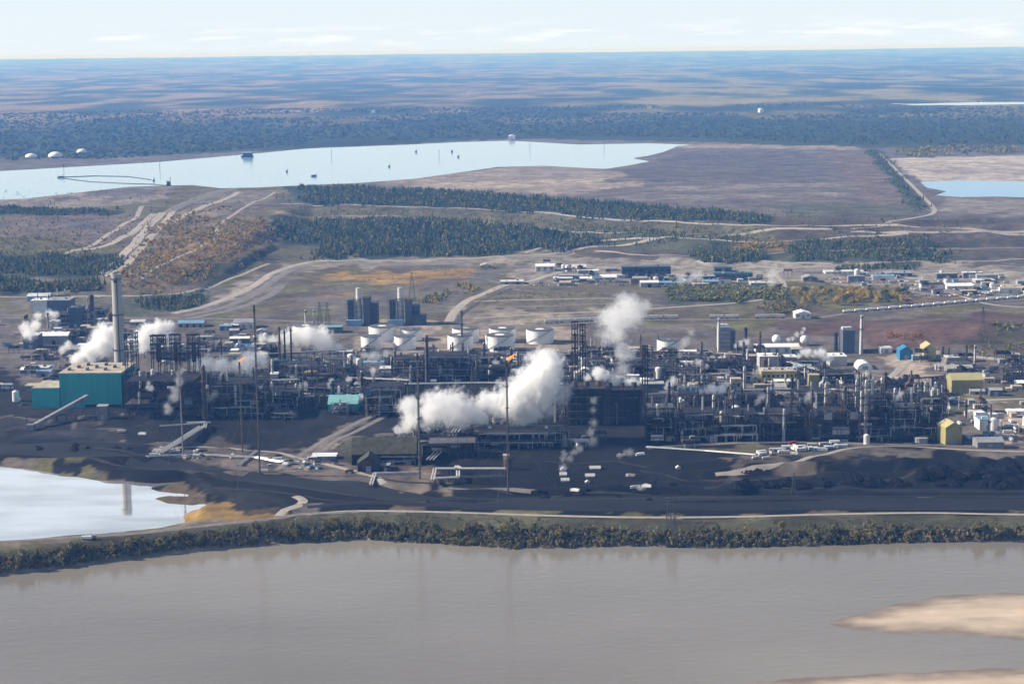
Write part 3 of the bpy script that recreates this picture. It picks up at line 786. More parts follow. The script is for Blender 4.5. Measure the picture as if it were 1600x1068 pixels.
def scatter(pts, n, jitter_seed):
    """n random ground points inside a pixel polygon (even on the ground)"""
    poly = on_poly(pts)
    xs = np.array([p[0] for p in poly]); ys = np.array([p[1] for p in poly])
    rg = np.random.default_rng(abs(jitter_seed) + 1)
    out = np.zeros((0, 2))
    while len(out) < n:
        c = np.column_stack([rg.uniform(xs.min(), xs.max(), n * 3), rg.uniform(ys.min(), ys.max(), n * 3)])
        w = np.column_stack([fbm(c[:, 0] / 40, c[:, 1] / 60, 7, 3) - 0.5, fbm(c[:, 0] / 40, c[:, 1] / 60, 8, 3) - 0.5]) * np.array([70, 120])
        c = c[inpoly(c[:, 0] + w[:, 0], c[:, 1] + w[:, 1], poly)]
        out = np.vstack([out, c])
        if len(c) == 0: break
    out = out[:n]
    return out, H(out[:, 0], out[:, 1])

CON_COL = np.array([(0.024, 0.046, 0.024), (0.032, 0.056, 0.027), (0.048, 0.066, 0.030), (0.075, 0.088, 0.036)])
DEC_COL = np.array([(0.48, 0.34, 0.07), (0.32, 0.28, 0.08), (0.46, 0.28, 0.06), (0.16, 0.17, 0.06), (0.26, 0.19, 0.08)])

def conifer_mesh(xy, z, hh, rr, seed, palette=CON_COL):
    rg = np.random.default_rng(seed); n = len(xy); S = 6
    V, T, C = [], [], []
    base = 0
    c = palette[rg.integers(0, len(palette), n)] * rg.uniform(0.75, 1.3, (n, 1))
    for k, (z0, z1, rs) in enumerate(((0.06, 0.55, 1.0), (0.30, 0.80, 0.72), (0.55, 1.0, 0.45))):
        ang = rg.uniform(0, 6.28, (n, 1)) + np.arange(S) / S * 6.283
        rad = (rr * rs)[:, None] * rg.uniform(0.7, 1.25, (n, S))
        ring = np.stack([xy[:, :1] + rad * np.cos(ang), xy[:, 1:] + rad * np.sin(ang), (z + hh * z0)[:, None] + hh[:, None] * rg.uniform(-.04, .06, (n, S))], 2)
        apex = np.stack([xy[:, 0] + rg.normal(0, .15, n), xy[:, 1] + rg.normal(0, .15, n), z + hh * z1], 1)[:, None]
        V.append(np.concatenate([ring, apex], 1).reshape(-1, 3))
        i0 = base + np.arange(n)[:, None] * (S + 1)
        s = np.arange(S)
        T.append(np.stack([i0 + s, i0 + (s + 1) % S, np.repeat(i0 + S, S, 1)], 2).reshape(-1, 3))
        C.append(np.repeat(c, S + 1, 0))
        base += n * (S + 1)
    return np.vstack(V), np.vstack(T), np.vstack(C)

OCT = np.array([(1, 0, 0), (-1, 0, 0), (0, 1, 0), (0, -1, 0), (0, 0, 1), (0, 0, -1)], float)
OCT_T = np.array([(0, 2, 4), (2, 1, 4), (1, 3, 4), (3, 0, 4), (2, 0, 5), (1, 2, 5), (3, 1, 5), (0, 3, 5)])
def leafy_mesh(xy, z, hh, rr, seed, palette, clumps=5):
    """broad-leaved crowns made of several uneven clumps"""
    rg = np.random.default_rng(seed); n = len(xy)
    c = palette[rg.integers(0, len(palette), n)] * rg.uniform(0.75, 1.25, (n, 1))
    V, T, C = [], [], []
    for k in range(clumps):
        a = rg.uniform(0, 6.283, n); rd = rr * rg.uniform(0.0, 0.75, n)
        cx = xy[:, 0] + rd * np.cos(a); cy_ = xy[:, 1] + rd * np.sin(a)
        cz = z + hh * rg.uniform(0.25, 0.85, n)
        sz = rr * rg.uniform(0.28, 0.55, n)
        o = OCT[None] * rg.uniform(0.6, 1.3, (n, 6, 1)) * sz[:, None, None]
        # random turn about z
        t = rg.uniform(0, 6.283, n); ct, st = np.cos(t)[:, None], np.sin(t)[:, None]
        ox = o[:, :, 0] * ct - o[:, :, 1] * st; oy = o[:, :, 0] * st + o[:, :, 1] * ct
        v = np.stack([cx[:, None] + ox, cy_[:, None] + oy, cz[:, None] + o[:, :, 2] * 1.1 + 0.25 * ox], 2)
        V.append(v.reshape(-1, 3))
        T.append(((np.arange(n) * 6 + k * n * 6)[:, None, None] + OCT_T[None]).reshape(-1, 3))
        C.append(np.repeat(c * rg.uniform(0.8, 1.2, (n, 1)), 6, 0))
    return np.vstack(V), np.vstack(T), np.vstack(C)

needle = mat('needles', (1, 1, 1), rough=0.9, var=0.3, scale=0.5, attr=True, spec=0.1)
leafm = mat('leaves', (1, 1, 1), rough=0.85, var=0.3, scale=0.4, attr=True, spec=0.1, transl=0.35)

WOODS = [  # pixel outline, number, height range, label
    ([(470, 291), (700, 299), (1000, 320), (1205, 338), (1205, 348), (1000, 343), (700, 323), (480, 317)], 5200, (6, 11), 'dark conifer belt on the dyke slope below the lake'),
    ([(430, 342), (700, 346), (935, 374), (900, 386), (740, 397), (500, 405), (505, 386), (436, 374)], 5000, (7, 13), 'dark conifer wood above the long gravel road'),
    ([(42, 322), (190, 331), (185, 336), (42, 337)], 700, (5, 9), 'narrow dark tree belt below the lake shore track'),
    ([(42, 398), (195, 396), (185, 420), (150, 430), (42, 430)], 1000, (6, 11), 'mixed spruce wood at the foot of the haul road'),
    ([(42, 433), (155, 437), (158, 455), (42, 455)], 650, (7, 12), 'dark spruce wood behind the extraction plant'),
    ([(1080, 390), (1180, 387), (1205, 410), (1085, 411)], 700, (6, 11), 'spruce clump behind the offices'),
    ([(1235, 385), (1420, 376), (1490, 398), (1470, 411), (1240, 411)], 1200, (5, 10), 'dark wood on the slope behind the car parks'),
    ([(860, 355), (1000, 358), (1200, 374), (1190, 384), (950, 384)], 500, (4, 8), 'sparse young spruces on the grassy slope'),
    ([(200, 466), (320, 458), (330, 478), (215, 486)], 420, (5, 9), 'dark tree line in front of the shrub ridge'),
    ([(1352, 234), (1374, 234), (1452, 326), (1432, 330)], 420, (5, 9), 'line of dark trees along the sand pit dyke'),
    ([(430, 292), (1000, 318), (1500, 345), (1500, 412), (900, 392), (480, 408)], 1300, (3, 7), 'scattered small spruces all over the dyke slopes'),
    ([(42, 300), (300, 300), (420, 330), (300, 462), (42, 460)], 500, (2.5, 6), 'scattered young spruces around the haul roads'),
    ([(1300, 418), (1440, 414), (1440, 420), (1300, 424)], 260, (5, 9), 'low dark trees bordering the car park road'),
]
for i, (pts, n, (h0, h1), lb) in enumerate(WOODS):
    if any(a == 42 for a, b in pts): n = int(n * 1.5)
    pts = [(-60 if a == 42 else a, b) for a, b in pts]
    xy, z = scatter(pts, n, 100 + i)
    rg = np.random.default_rng(200 + i)
    hh = rg.uniform(h0, h1, len(xy))
    dec = rg.random(len(xy)) < (0.33 if i not in (7,) else 0.45)
    V1, T1, C1 = conifer_mesh(xy[~dec], z[~dec] - 0.4, hh[~dec], hh[~dec] * rg.uniform(.2, .32, (~dec).sum()), 300 + i)
    V2, T2, C2 = leafy_mesh(xy[dec], z[dec] - 0.4, hh[dec] * 0.9, hh[dec] * 0.33, 400 + i, DEC_COL[[1, 3, 3, 4]] * 0.8, 4)
    joined('conifer_wood', np.vstack([V1, V2]), np.vstack([T1, T2 + len(V1)]), np.vstack([C1, C2]), needle, lb, 'wood')

SHRUBS = [
    ([(235, 352), (330, 322), (400, 335), (435, 370), (350, 425), (250, 462), (180, 455), (180, 430)], 3000, (3, 7), [0, 0, 2, 1, 4, 3], 'autumn yellow shrubs covering the ridge'),
    ([(300, 425), (400, 392), (430, 388), (415, 400), (320, 438), (265, 450)], 450, (3, 6), [3, 3, 1], 'dark green scrub on the shady side of the ridge'),
    ([(42, 372), (95, 370), (160, 388), (200, 372), (150, 405), (42, 402)], 500, (3, 6), [1, 3, 4], 'olive and yellow scrub beside the curved track'),
    ([(660, 466), (740, 445), (755, 450), (720, 470), (665, 478)], 300, (3, 7), [0, 1, 3], 'yellow scrub beside the cogeneration plant'),
    ([(1045, 448), (1225, 450), (1220, 472), (1050, 474)], 900, (4, 8), [3, 3, 1], 'dark green thicket in front of the steaming offices'),
    ([(1180, 474), (1260, 470), (1250, 490), (1190, 492)], 260, (3, 6), [3, 4], 'brown scrub beside the rail line'),
    ([(470, 322), (700, 331), (1000, 348), (1200, 354), (1200, 370), (950, 364), (700, 342), (440, 334)], 900, (2, 5), [1, 3, 4], 'scattered bushes on the grassy bench of the dyke'),
    ([(1500, 530), (1558, 510), (1690, 502), (1690, 565), (1525, 552)], 500, (2, 6), [3, 3, 1], 'dark scrub on the bank behind the yellow sheds'),
    ([(1140, 379), (1235, 377), (1235, 388), (1150, 390)], 160, (3, 6), [0, 1], 'golden bushes on the slope behind the offices'),
    ([(480, 404), (740, 400), (930, 385), (900, 372), (600, 398)], 260, (3, 6), [0, 1, 3], 'yellowing bushes along the foot of the conifer wood'),
    ([(500, 425), (640, 420), (745, 416), (740, 436), (500, 444)], 260, (1, 2.5), [0, 1, 4], 'golden tussocks on the meadow'),
    ([(-60, 340), (230, 338), (235, 352), (150, 385), (-60, 372)], 420, (2, 5), [4, 1, 3, 0], 'brown and yellow scrub beside the haul roads'),
    ([(930, 350), (1250, 358), (1500, 352), (1500, 400), (1100, 384), (940, 372)], 900, (2, 5), [4, 3, 1, 3], 'brown scrub over the dyke slope'),
    ([(760, 448), (900, 446), (980, 470), (900, 480), (760, 484)], 300, (1.5, 3), [3, 4, 1], 'low brown scrub on the bank above the tanks'),
    ([(1390, 236), (1470, 230), (1600, 232), (1600, 240), (1420, 246)], 500, (7, 12), [1, 3], 'yellow-green wood at the end of the sand pit'),
]
for i, (pts, n, (h0, h1), pal, lb) in enumerate(SHRUBS):
    pts = [(-60 if a == 42 else a, b) for a, b in pts]
    xy, z = scatter(pts, n, 500 + i)
    keep = fbm(xy[:, 0] / 40, xy[:, 1] / 60, 600 + i, 3) > 0.42
    xy, z = xy[keep], z[keep]
    rg = np.random.default_rng(600 + i); hh = rg.uniform(h0, h1, len(xy))
    V, T, C = leafy_mesh(xy, z - 0.5, hh, hh * rg.uniform(.45, .75, len(xy)), 700 + i, DEC_COL[pal], 4)
    joined('shrubs', V, T, C, leafm, lb, 'shrubs')

# forest canopy beyond the lake (one far-off mass)
def far_wood():
    rg = np.random.default_rng(5)
    n = 22000
    yy = rg.uniform(5300, 9800, n); xx = rg.uniform(-0.34, 0.34, n) * yy
    lk = inpoly(xx, yy, grow(LAKE, 60)) | inpoly(xx, yy, grow(PIT, 200)) | inpoly(xx, yy, grow(FARLAKE, 120))
    z = H(xx, yy)
    far_y = np.interp(xx, [p.x for p in (at(-100, 262, 45), at(42, 258, 45), at(400, 232, 45), at(800, 212, 45), at(1100, 216, 45), at(1340, 226, 45), at(1700, 226, 45))],
                      [p.y for p in (at(-100, 262, 45), at(42, 258, 45), at(400, 232, 45), at(800, 212, 45), at(1100, 216, 45), at(1340, 226, 45), at(1700, 226, 45))])
    dens = fbm(xx / 500, yy / 900, 71, 3)
    ok = (~lk) & (yy > far_y + 30) & (dens > 0.38)
    xx, yy, z = xx[ok], yy[ok], z[ok]; n = len(xx)
    hh = rg.uniform(3.5, 6.5, n)
    V, T, C = leafy_mesh(np.column_stack([xx, yy]), z - 3, hh, hh * rg.uniform(1.2, 2.6, n), 6, np.array([(0.035, 0.05, 0.03), (0.045, 0.055, 0.032), (0.055, 0.06, 0.035)]), 3)
    joined('far_forest', V, T, C, needle, 'dark spruce forest beyond the tailings lake', 'forest')
far_wood()

# --- trees of the river bank, one by one
bark = mat('bark', (0.10, 0.085, 0.07), rough=0.9, var=0.3, scale=2.0, rnd=0.2)
def crown_mesh(seed, hh, rr, n, shape, palette):
    rg = np.random.default_rng(seed)
    # several leaf masses round the limbs, each of many leaf-sized faces
    lobes = [(0, 0, hh * 0.62, rr)] + [(rr * 0.75 * math.cos(a), rr * 0.75 * math.sin(a), hh * rg.uniform(0.34, 0.86), rr * rg.uniform(0.4, 0.62)) for a in rg.uniform(0, 6.28, 6)]
    V, T, C = [], [], []
    for k in range(n):
        lx_, ly_, lz, lr = lobes[k % len(lobes)] if shape == 'round' else (0, 0, 0, 0)
        if shape == 'round':
            d = rg.normal(0, 1, 3); d /= np.linalg.norm(d); d *= lr * rg.uniform(0.35, 1.0) ** 0.5
            p = np.array((lx_, ly_, lz)) + d * (1, 1, 1.25)
        else:
            t = rg.uniform(0.08, 1.0); a = rg.uniform(0, 6.28); q = rr * (1.03 - t) * rg.uniform(0.5, 1.05)
            p = np.array((q * math.cos(a), q * math.sin(a), hh * t))
        p[2] = max(p[2], hh * 0.10)
        s = rr * rg.uniform(0.16, 0.34)
        u = rg.normal(0, 1, 3); u /= np.linalg.norm(u); w = np.cross(u, rg.normal(0, 1, 3)); w /= np.linalg.norm(w) + 1e-6
        b = len(V)
        V += [p + u * s, p + w * s * 0.8, p - u * s, p - w * s * 0.8]
        T += [(b, b + 1, b + 2), (b, b + 2, b + 3)]
        cc = np.array(palette[rg.integers(0, len(palette))]) * rg.uniform(0.75, 1.3)
        C += [cc] * 4
    return np.array(V), np.array(T), np.array(C)

class MB:
    def __init__(s):
        s.v, s.q, s.t, s.n = [], [], [], 0
    def _add(s, v, q=(), t=()):
        b = s.n; s.v.extend(v); s.n += len(v)
        s.q.extend([tuple(i + b for i in f) for f in q]); s.t.extend([tuple(i + b for i in f) for f in t])
        return s
    def box(s, x0, x1, y0, y1, z0, z1):
        return s._add([(x0, y0, z0), (x1, y0, z0), (x1, y1, z0), (x0, y1, z0), (x0, y0, z1), (x1, y0, z1), (x1, y1, z1), (x0, y1, z1)],
                      [(3, 2, 1, 0), (4, 5, 6, 7), (0, 1, 5, 4), (1, 2, 6, 5), (2, 3, 7, 6), (3, 0, 4, 7)])
    def bar(s, p, q, w, h=None):
        p, q = Vector(p), Vector(q); d = q - p
        if d.length < 1e-6: return s
        d.normalize(); up = Vector((0, 0, 1)) if abs(d.z) < 0.9 else Vector((0, 1, 0))
        a = d.cross(up).normalized() * (w / 2); b = a.cross(d).normalized() * ((h or w) / 2)
        vv = [p - a - b, p + a - b, p + a + b, p - a + b, q - a - b, q + a - b, q + a + b, q - a + b]
        return s._add([tuple(x) for x in vv], [(0, 1, 2, 3)[::-1], (4, 5, 6, 7), (0, 1, 5, 4), (1, 2, 6, 5), (2, 3, 7, 6), (3, 0, 4, 7)])
    def tube(s, p, q, r0, r1=None, n=8, caps=True):
        p, q = Vector(p), Vector(q); r1 = r0 if r1 is None else r1
        d = (q - p).normalized(); up = Vector((0, 0, 1)) if abs(d.z) < 0.9 else Vector((1, 0, 0))
        a = d.cross(up).normalized(); b = d.cross(a)
        v = []
        for c, r in ((p, r0), (q, r1)):
            for i in range(n):
                t = 2 * math.pi * i / n
                v.append(tuple(c + a * (r * math.cos(t)) + b * (r * math.sin(t))))
        qd = [(i, i + n, (i + 1) % n + n, (i + 1) % n) for i in range(n)]
        t_ = []
        if caps:
            v += [tuple(p), tuple(q)]
            t_ = [(2 * n, i, (i + 1) % n) for i in range(n)] + [(2 * n + 1, (i + 1) % n + n, i + n) for i in range(n)]
        return s._add(v, qd, t_)
    def lathe(s, prof, n=16, cx=0, cy=0):
        v = []
        for r, z in prof:
            for i in range(n):
                t = 2 * math.pi * i / n
                v.append((cx + r * math.cos(t), cy + r * math.sin(t), z))
        q = []
        for k in range(len(prof) - 1):
            for i in range(n):
                j = (i + 1) % n
                q.append((k * n + i, k * n + j, (k + 1) * n + j, (k + 1) * n + i))
        s._add(v, q)
        if prof[-1][0] > 1e-3:
            b = s.n; s._add([(cx, cy, prof[-1][1])]); m = b - n
            s.t.extend([(m + i, m + (i + 1) % n, b) for i in range(n)])
        return s
    def vessel(s, p, q, r, n=10):
        """horizontal or vertical drum with dished ends"""
        p, q = Vector(p), Vector(q); d = (q - p).normalized()
        s.tube(p, q, r, r, n, False)
        for c, e in ((p, -d), (q, d)):
            s.tube(c, c + e * r * 0.35, r, r * 0.75, n, False)
            s.tube(c + e * r * 0.35, c + e * r * 0.55, r * 0.75, r * 0.2, n, True)
        return s
    def wall(s, pts, z0, z1):
        """closed prism over a plan outline"""
        n = len(pts)
        s._add([(a, b, z0) for a, b in pts] + [(a, b, z1) for a, b in pts], [(i, (i + 1) % n, (i + 1) % n + n, i + n) for i in range(n)])
        b = s.n - n
        s.t.extend([(b, b + i, b + i + 1) for i in range(1, n - 1)])
        return s
    def build(s, name, m, parent=None, smooth=False):
        me = mesh_np(name, s.v, s.q, s.t, smooth=False)
        if smooth:
            try:
                me.shade_smooth(); me.set_sharp_from_angle(angle=R(40))
            except Exception:
                pass
        return link(name, me, m, parent)

def children(o):
    return [c for c in o.children]
def copy_tree(o, parent=None):
    c = o.copy(); col.objects.link(c)
    if parent is not None:
        c.parent = parent
    for ch in list(o.children):
        copy_tree(ch, c)
    return c

BANK_PAL = {
    'grey-green poplar': [(0.17, 0.165, 0.075), (0.22, 0.195, 0.095), (0.14, 0.13, 0.06)],
    'dark green spruce': [(0.028, 0.042, 0.024), (0.04, 0.052, 0.028)],
    'yellowing birch': [(0.34, 0.25, 0.075), (0.27, 0.21, 0.08), (0.19, 0.16, 0.065)],
    'olive willow': [(0.19, 0.185, 0.06), (0.23, 0.21, 0.075), (0.15, 0.145, 0.055)],
}
def tree_proto(kind, seed):
    rg = random.Random(seed)
    hh = {'grey-green poplar': 11, 'dark green spruce': 12, 'yellowing birch': 8.5, 'olive willow': 6.5}[kind] * rg.uniform(0.9, 1.1)
    rr = {'grey-green poplar': 3.0, 'dark green spruce': 2.3, 'yellowing birch': 2.6, 'olive willow': 3.4}[kind]
    root = empty('bank_tree', (0, 0, 0))
    mb = MB(); mb.tube((0, 0, -1), (0, 0, hh * 0.55), 0.24, 0.12, 6).tube((0, 0, hh * 0.55), (rg.uniform(-.3, .3), 0, hh * 0.9), 0.12, 0.03, 5)
    if kind != 'dark green spruce':
        for k in range(4):
            a = rg.uniform(0, 6.28); z0 = hh * rg.uniform(0.25, 0.5)
            mb.tube((0, 0, z0), (rr * 0.7 * math.cos(a), rr * 0.7 * math.sin(a), z0 + hh * 0.22), 0.1, 0.03, 4)
    mb.build('trunk', bark, root)
    V, T, C = crown_mesh(seed, hh, rr, 190, 'cone' if kind == 'dark green spruce' else 'round', BANK_PAL[kind])
    m = mat('bank_leaves', (1, 1, 1), rough=0.85, var=0.3, scale=0.5, attr=True, spec=0.1, rnd=0.3, transl=0.35)
    link('crown', mesh_np('crown', V, tris=T, colors=C), m, root)
    return root

def bank_trees():
    rg = np.random.default_rng(31)
    protos = {k: [tree_proto(k, 40 + 7 * i + j) for j in range(3)] for i, k in enumerate(BANK_PAL)}
    used = set()
    # candidates between water and road
    x = rg.uniform(-430, 560, 9000)
    ys_, yb_ = shore_y(x), bank_y(x)
    u = rg.beta(1.3, 2.2, 9000)
    y = ys_ - 5 + (yb_ - ys_) * u
    z = H(x, y)
    e_ = ray(42, 850).x / ray(42, 850).y
    inframe = (x / y > -0.285) & (x / y < 0.30)
    # keep a low meadow on the slope right of the middle
    gaps = fbm(x / 26, y / 30, 141, 3)
    thin = ((x / y > 0.06) & (u > 0.45) & (rg.random(9000) < 0.85)) | (gaps < 0.27)
    near = u < 0.55
    order = np.nonzero(inframe & near & ~thin)[0][:300]
    names = list(BANK_PAL)
    place = {'grey-green poplar': 'grey-green poplar in the tree belt on the river bank', 'dark green spruce': 'dark pointed spruce in the tree belt on the river bank',
             'yellowing birch': 'yellowing birch in the tree belt on the river bank', 'olive willow': 'low olive willow in the tree belt on the river bank'}
    for i in order:
        k = names[int(rg.choice(4, p=[0.40, 0.08, 0.20, 0.32]))]
        pr = protos[k][int(rg.integers(0, 3))]
        if pr.name in used:
            o = copy_tree(pr)
        else:
            o = pr; used.add(pr.name)
        s = float(rg.choice([rg.uniform(.6, .95), rg.uniform(.85, 1.2), rg.uniform(1.15, 1.6)], p=[.4, .4, .2]))
        s *= 0.76
        if u[i] < 0.06: s *= 0.7
        o.location = (float(x[i]), float(y[i]), float(z[i]) - 0.3)
        o.rotation_euler = (0, 0, float(rg.uniform(0, 6.28))); o.scale = (s * float(rg.uniform(.9, 1.15)), s, s)
        where = 'between the pond dyke and the river' if x[i] < -175 else 'on the bank below the black coke yard' if x[i] < 95 else 'on the meadow bank beyond the thin pylon'
        size = 'tall ' if s > .88 else 'small ' if s < .6 else ''
        tag(o, size + k + ' ' + where, 'tree', size + k + ' trees ' + where)
    for lst in protos.values():
        for pr in lst:
            if pr.name not in used:
                for ch in list(pr.children): bpy.data.objects.remove(ch)
                bpy.data.objects.remove(pr)
    rest = np.setdiff1d(np.nonzero(~thin)[0], order)[:6600]
    lowx, lowz = np.column_stack([x[rest], y[rest]]), z[rest]
    hh = rg.uniform(1.6, 6.2, len(rest)) * np.where(u[rest] > 0.6, 0.5, 1.0)
    V, T, C = leafy_mesh(lowx, lowz - 0.5, hh, hh * rg.uniform(.25, .4, len(rest)), 32, np.array([(0.15, 0.145, 0.065), (0.11, 0.11, 0.05), (0.21, 0.175, 0.085), (0.25, 0.19, 0.09)]), 7)
    joined('bank_undergrowth', V, T, C, leafm, 'dense bushes and young trees filling the river bank', 'undergrowth')
bank_trees()

# autumn trees by the rail line, one by one
def autumn_trees():
    rg = random.Random(9)
    pal = {'golden': [(0.52, 0.37, 0.08), (0.42, 0.31, 0.07)], 'green': [(0.10, 0.125, 0.045), (0.14, 0.15, 0.055)], 'rust': [(0.42, 0.21, 0.06), (0.34, 0.18, 0.07)]}
    m = mat('autumn_leaves', (1, 1, 1), rough=0.85, var=0.3, scale=0.4, attr=True, spec=0.1, rnd=0.2, transl=0.35)
    P = {}
    for i, k in enumerate(pal):
        r = empty('autumn_tree', (0, 0, 0))
        MB().tube((0, 0, -1), (0, 0, 7), 0.3, 0.1, 6).build('trunk', bark, r)
        V, T, C = crown_mesh(800 + i, 13, 4.0, 150, 'round', pal[k])
        link('crown', mesh_np('crown', V, tris=T, colors=C), m, r)
        P[k] = r
    used = set()
    spots = []
    for _ in range(95):
        a = rg.uniform(0, 1); px = 1238 + 185 * a; py = rg.uniform(458, 482 - 8 * a)
        spots.append((px, py, 'golden' if rg.random() < .55 else 'green', 'tree in the mixed clump beside the rail line', 1.0))
    for _ in range(26):
        px = rg.uniform(1382, 1446); spots.append((px, 522 + (px - 1382) * 0.06 + rg.uniform(0, 8), 'rust', 'small tree on the bank below the tank cars', 0.5))
    for px, py, k, lb, s in spots:
        p = on(px, py)
        o = P[k] if k not in used else copy_tree(P[k]); used.add(k)
        s = s * rg.uniform(0.55, 1.05)
        o.location = p; o.scale = (s * rg.uniform(.85, 1.3), s, s); o.rotation_euler = (0, 0, rg.uniform(0, 6))
        tag(o, {'golden': 'golden aspen ', 'green': 'dark green leafy ', 'rust': 'rust orange '}[k] + lb, 'tree', k + ' trees near the rail line')
autumn_trees()
# ------------------------------------------------------------------ plant: materials and builders
steel_d = mat('dark_steel', (0.018, 0.018, 0.021), 0.6, 0.2, 0.35, 0.25, rust=0.5)
steel_g = mat('grey_steel', (0.12, 0.12, 0.125), 0.55, 0.2, 0.3, 0.25, rust=0.35)
steel_b = mat('brown_steel', (0.085, 0.052, 0.042), 0.7, 0.1, 0.3, 0.25)
insul = mat('insulation_silver', (0.44, 0.44, 0.44), 0.45, 0.45, 0.22, 0.35, rust=0.15)
insul_l = mat('insulation_pale', (0.55, 0.53, 0.50), 0.5, 0.1, 0.2, 0.3)
dirty = mat('sooty_shell', (0.062, 0.059, 0.058), 0.6, 0.2, 0.4, 0.2, rust=0.5)
conc = mat('concrete', (0.37, 0.36, 0.345), 0.85, 0, 0.18, 0.12, stretch=(1, 1, .25))
conc_d = mat('concrete_dark', (0.20, 0.195, 0.19), 0.85, 0, 0.25, 0.2)
white = mat('white_paint', (0.86, 0.86, 0.84), 0.45, 0, 0.07, 0.08, stretch=(1, 1, .3))
white_p = mat('white_cladding', (0.66, 0.66, 0.65), 0.55, 0, 0.12, 0.15, rust=0.25)
grey_p = mat('grey_cladding', (0.30, 0.31, 0.325), 0.6, 0, 0.15, 0.12, rust=0.25)
bluegrey = mat('blue_grey_cladding', (0.085, 0.115, 0.155), 0.55, 0, 0.2, 0.15, rust=0.25)
navy = mat('navy_cladding', (0.038, 0.064, 0.090), 0.55, 0, 0.25, 0.15)
teal = mat('teal_cladding', (0.038, 0.36, 0.36), 0.55, 0, 0.16, 0.1, stretch=(1, 1, .2))
teal_d = mat('dark_teal_cladding', (0.016, 0.075, 0.085), 0.55, 0, 0.2, 0.1)
teal_l = mat('pale_teal_roof', (0.22, 0.46, 0.47), 0.5, 0, 0.12, 0.12)
beige = mat('beige_roof', (0.44, 0.38, 0.29), 0.8, 0, 0.3, 0.12)
yellow = mat('yellow_cladding', (0.31, 0.275, 0.12), 0.6, 0, 0.12, 0.12, rust=0.25)
yellow_l = mat('pale_yellow_cladding', (0.43, 0.385, 0.20), 0.6, 0, 0.12, 0.12)
olivey = mat('olive_yellow_cladding', (0.31, 0.28, 0.10), 0.6, 0, 0.15, 0.12, rust=0.25)
blue = mat('bright_blue_cladding', (0.035, 0.18, 0.34), 0.5, 0, 0.15, 0.15)
blue_p = mat('pale_blue_cladding', (0.20, 0.33, 0.45), 0.55, 0, 0.15, 0.15)
red = mat('red_paint', (0.42, 0.06, 0.035), 0.5, 0, 0.15, 0.3)
orange = mat('orange_paint', (0.50, 0.17, 0.04), 0.5, 0, 0.15, 0.3)
black_c = mat('black_cladding', (0.008, 0.0085, 0.011), 0.7, 0, 0.35, 0.08, stretch=(1, 1, .25))
green_d = mat('mossy_roof', (0.060, 0.058, 0.034), 0.9, 0, 0.5, 0.2)
glass_d = mat('dark_glazing', (0.02, 0.025, 0.03), 0.15, 0, 0.1, 0.3, spec=0.6)
rubber = mat('black_rubber', (0.015, 0.015, 0.015), 0.8, 0, 0.2, 1.0)
coal = mat('coke_pile', (0.010, 0.010, 0.0115), 0.95, 0, 0.4, 0.4, spec=0.08)

def gp(px, py):
    p = on(px, py)
    return p, (p - Vector((0, 0, CAM_H))).length / F_PX

def T(name, px, py, label, cat, group=None, rz=0.0):
    p, s = gp(px, py)
    o = empty(name, p, rz)
    tag(o, label, cat, group, 'thing')
    return o, s

def area(px, py):
    if py < 470: return 'in the yards of the offices' if px < 1265 else 'beside the car parks'
    if px < 200: return 'beside the teal powerhouse' if py > 555 else 'in the extraction plant behind the powerhouse'
    if px < 430: return 'in the coker yard next to the powerhouse' if py > 560 else 'behind the coker yard'
    if px < 640: return 'around the teal-roofed workshop' if py > 560 else 'between cogeneration plant and workshop'
    if px < 880: return 'in front of the white tanks' if py < 600 else 'below the big steam clouds'
    if px < 1060: return 'behind the black coker block' if py < 640 else 'at the foot of the black coker block'
    if px < 1290: return 'near the olive yellow hall' if py < 612 else 'in the dark process units by the river road'
    if px < 1480: return 'beside the sandy yard' if py < 612 else 'in the tall process units by the work camp'
    return 'among the yellow sheds'

# ---- vessels
def column(px, py, h_px, d_px, m=None, label=None, group=None, name='process_column', plats=None, seed=0):
    rg = random.Random(seed or int(px * 31 + py * 17))
    o, s = T(name, px, py, label, 'column', group)
    h, r = h_px * s, max(0.55, d_px * s / 2)
    m = m or insul
    MB().lathe([(r * 1.12, -1.5), (r * 1.12, h * 0.07), (r, h * 0.09), (r, h * 0.55), (r * 0.86, h * 0.60), (r * 0.86, h * 0.95), (r * 0.6, h * 0.985), (r * 0.15, h)], 12, 0, r).build('shell', m, o, True)
    k = plats if plats is not None else max(1, int(h / 11))
    a0 = rg.uniform(0, 6)
    for i in range(k):
        zz = h * (0.25 + 0.70 * (i + 0.5) / k)
        mb = MB().lathe([(r * 0.9, zz), (r * 1.75, zz), (r * 1.75, zz + 0.25), (r * 0.9, zz + 0.25)], 10, 0, r)
        for t in range(8):
            a = t * math.pi / 4
            mb.bar((r * 1.7 * math.cos(a), r + r * 1.7 * math.sin(a), zz), (r * 1.7 * math.cos(a), r + r * 1.7 * math.sin(a), zz + 1.2), 0.12)
        mb.lathe([(r * 1.66, zz + 1.1), (r * 1.74, zz + 1.1), (r * 1.74, zz + 1.25), (r * 1.66, zz + 1.25)], 10, 0, r)
        mb.build('platform', steel_d if rg.random() < .6 else steel_g, o)
    xx = r * 1.25 * (1 if rg.random() < .5 else -1)
    mb = MB().tube((xx, r, 0), (xx, r, h * 0.97), r * 0.16, None, 6).tube((xx, r, h * 0.97), (0, r, h * 1.02), r * 0.16, None, 6)
    mb.build('overhead_pipe', insul_l if rg.random() < .6 else insul, o)
    MB().bar((-r * 0.3, -r * 0.15, 0), (-r * 0.3, -r * 0.15, h * .95), 0.5, 0.15).build('ladder', steel_g, o)
    return o

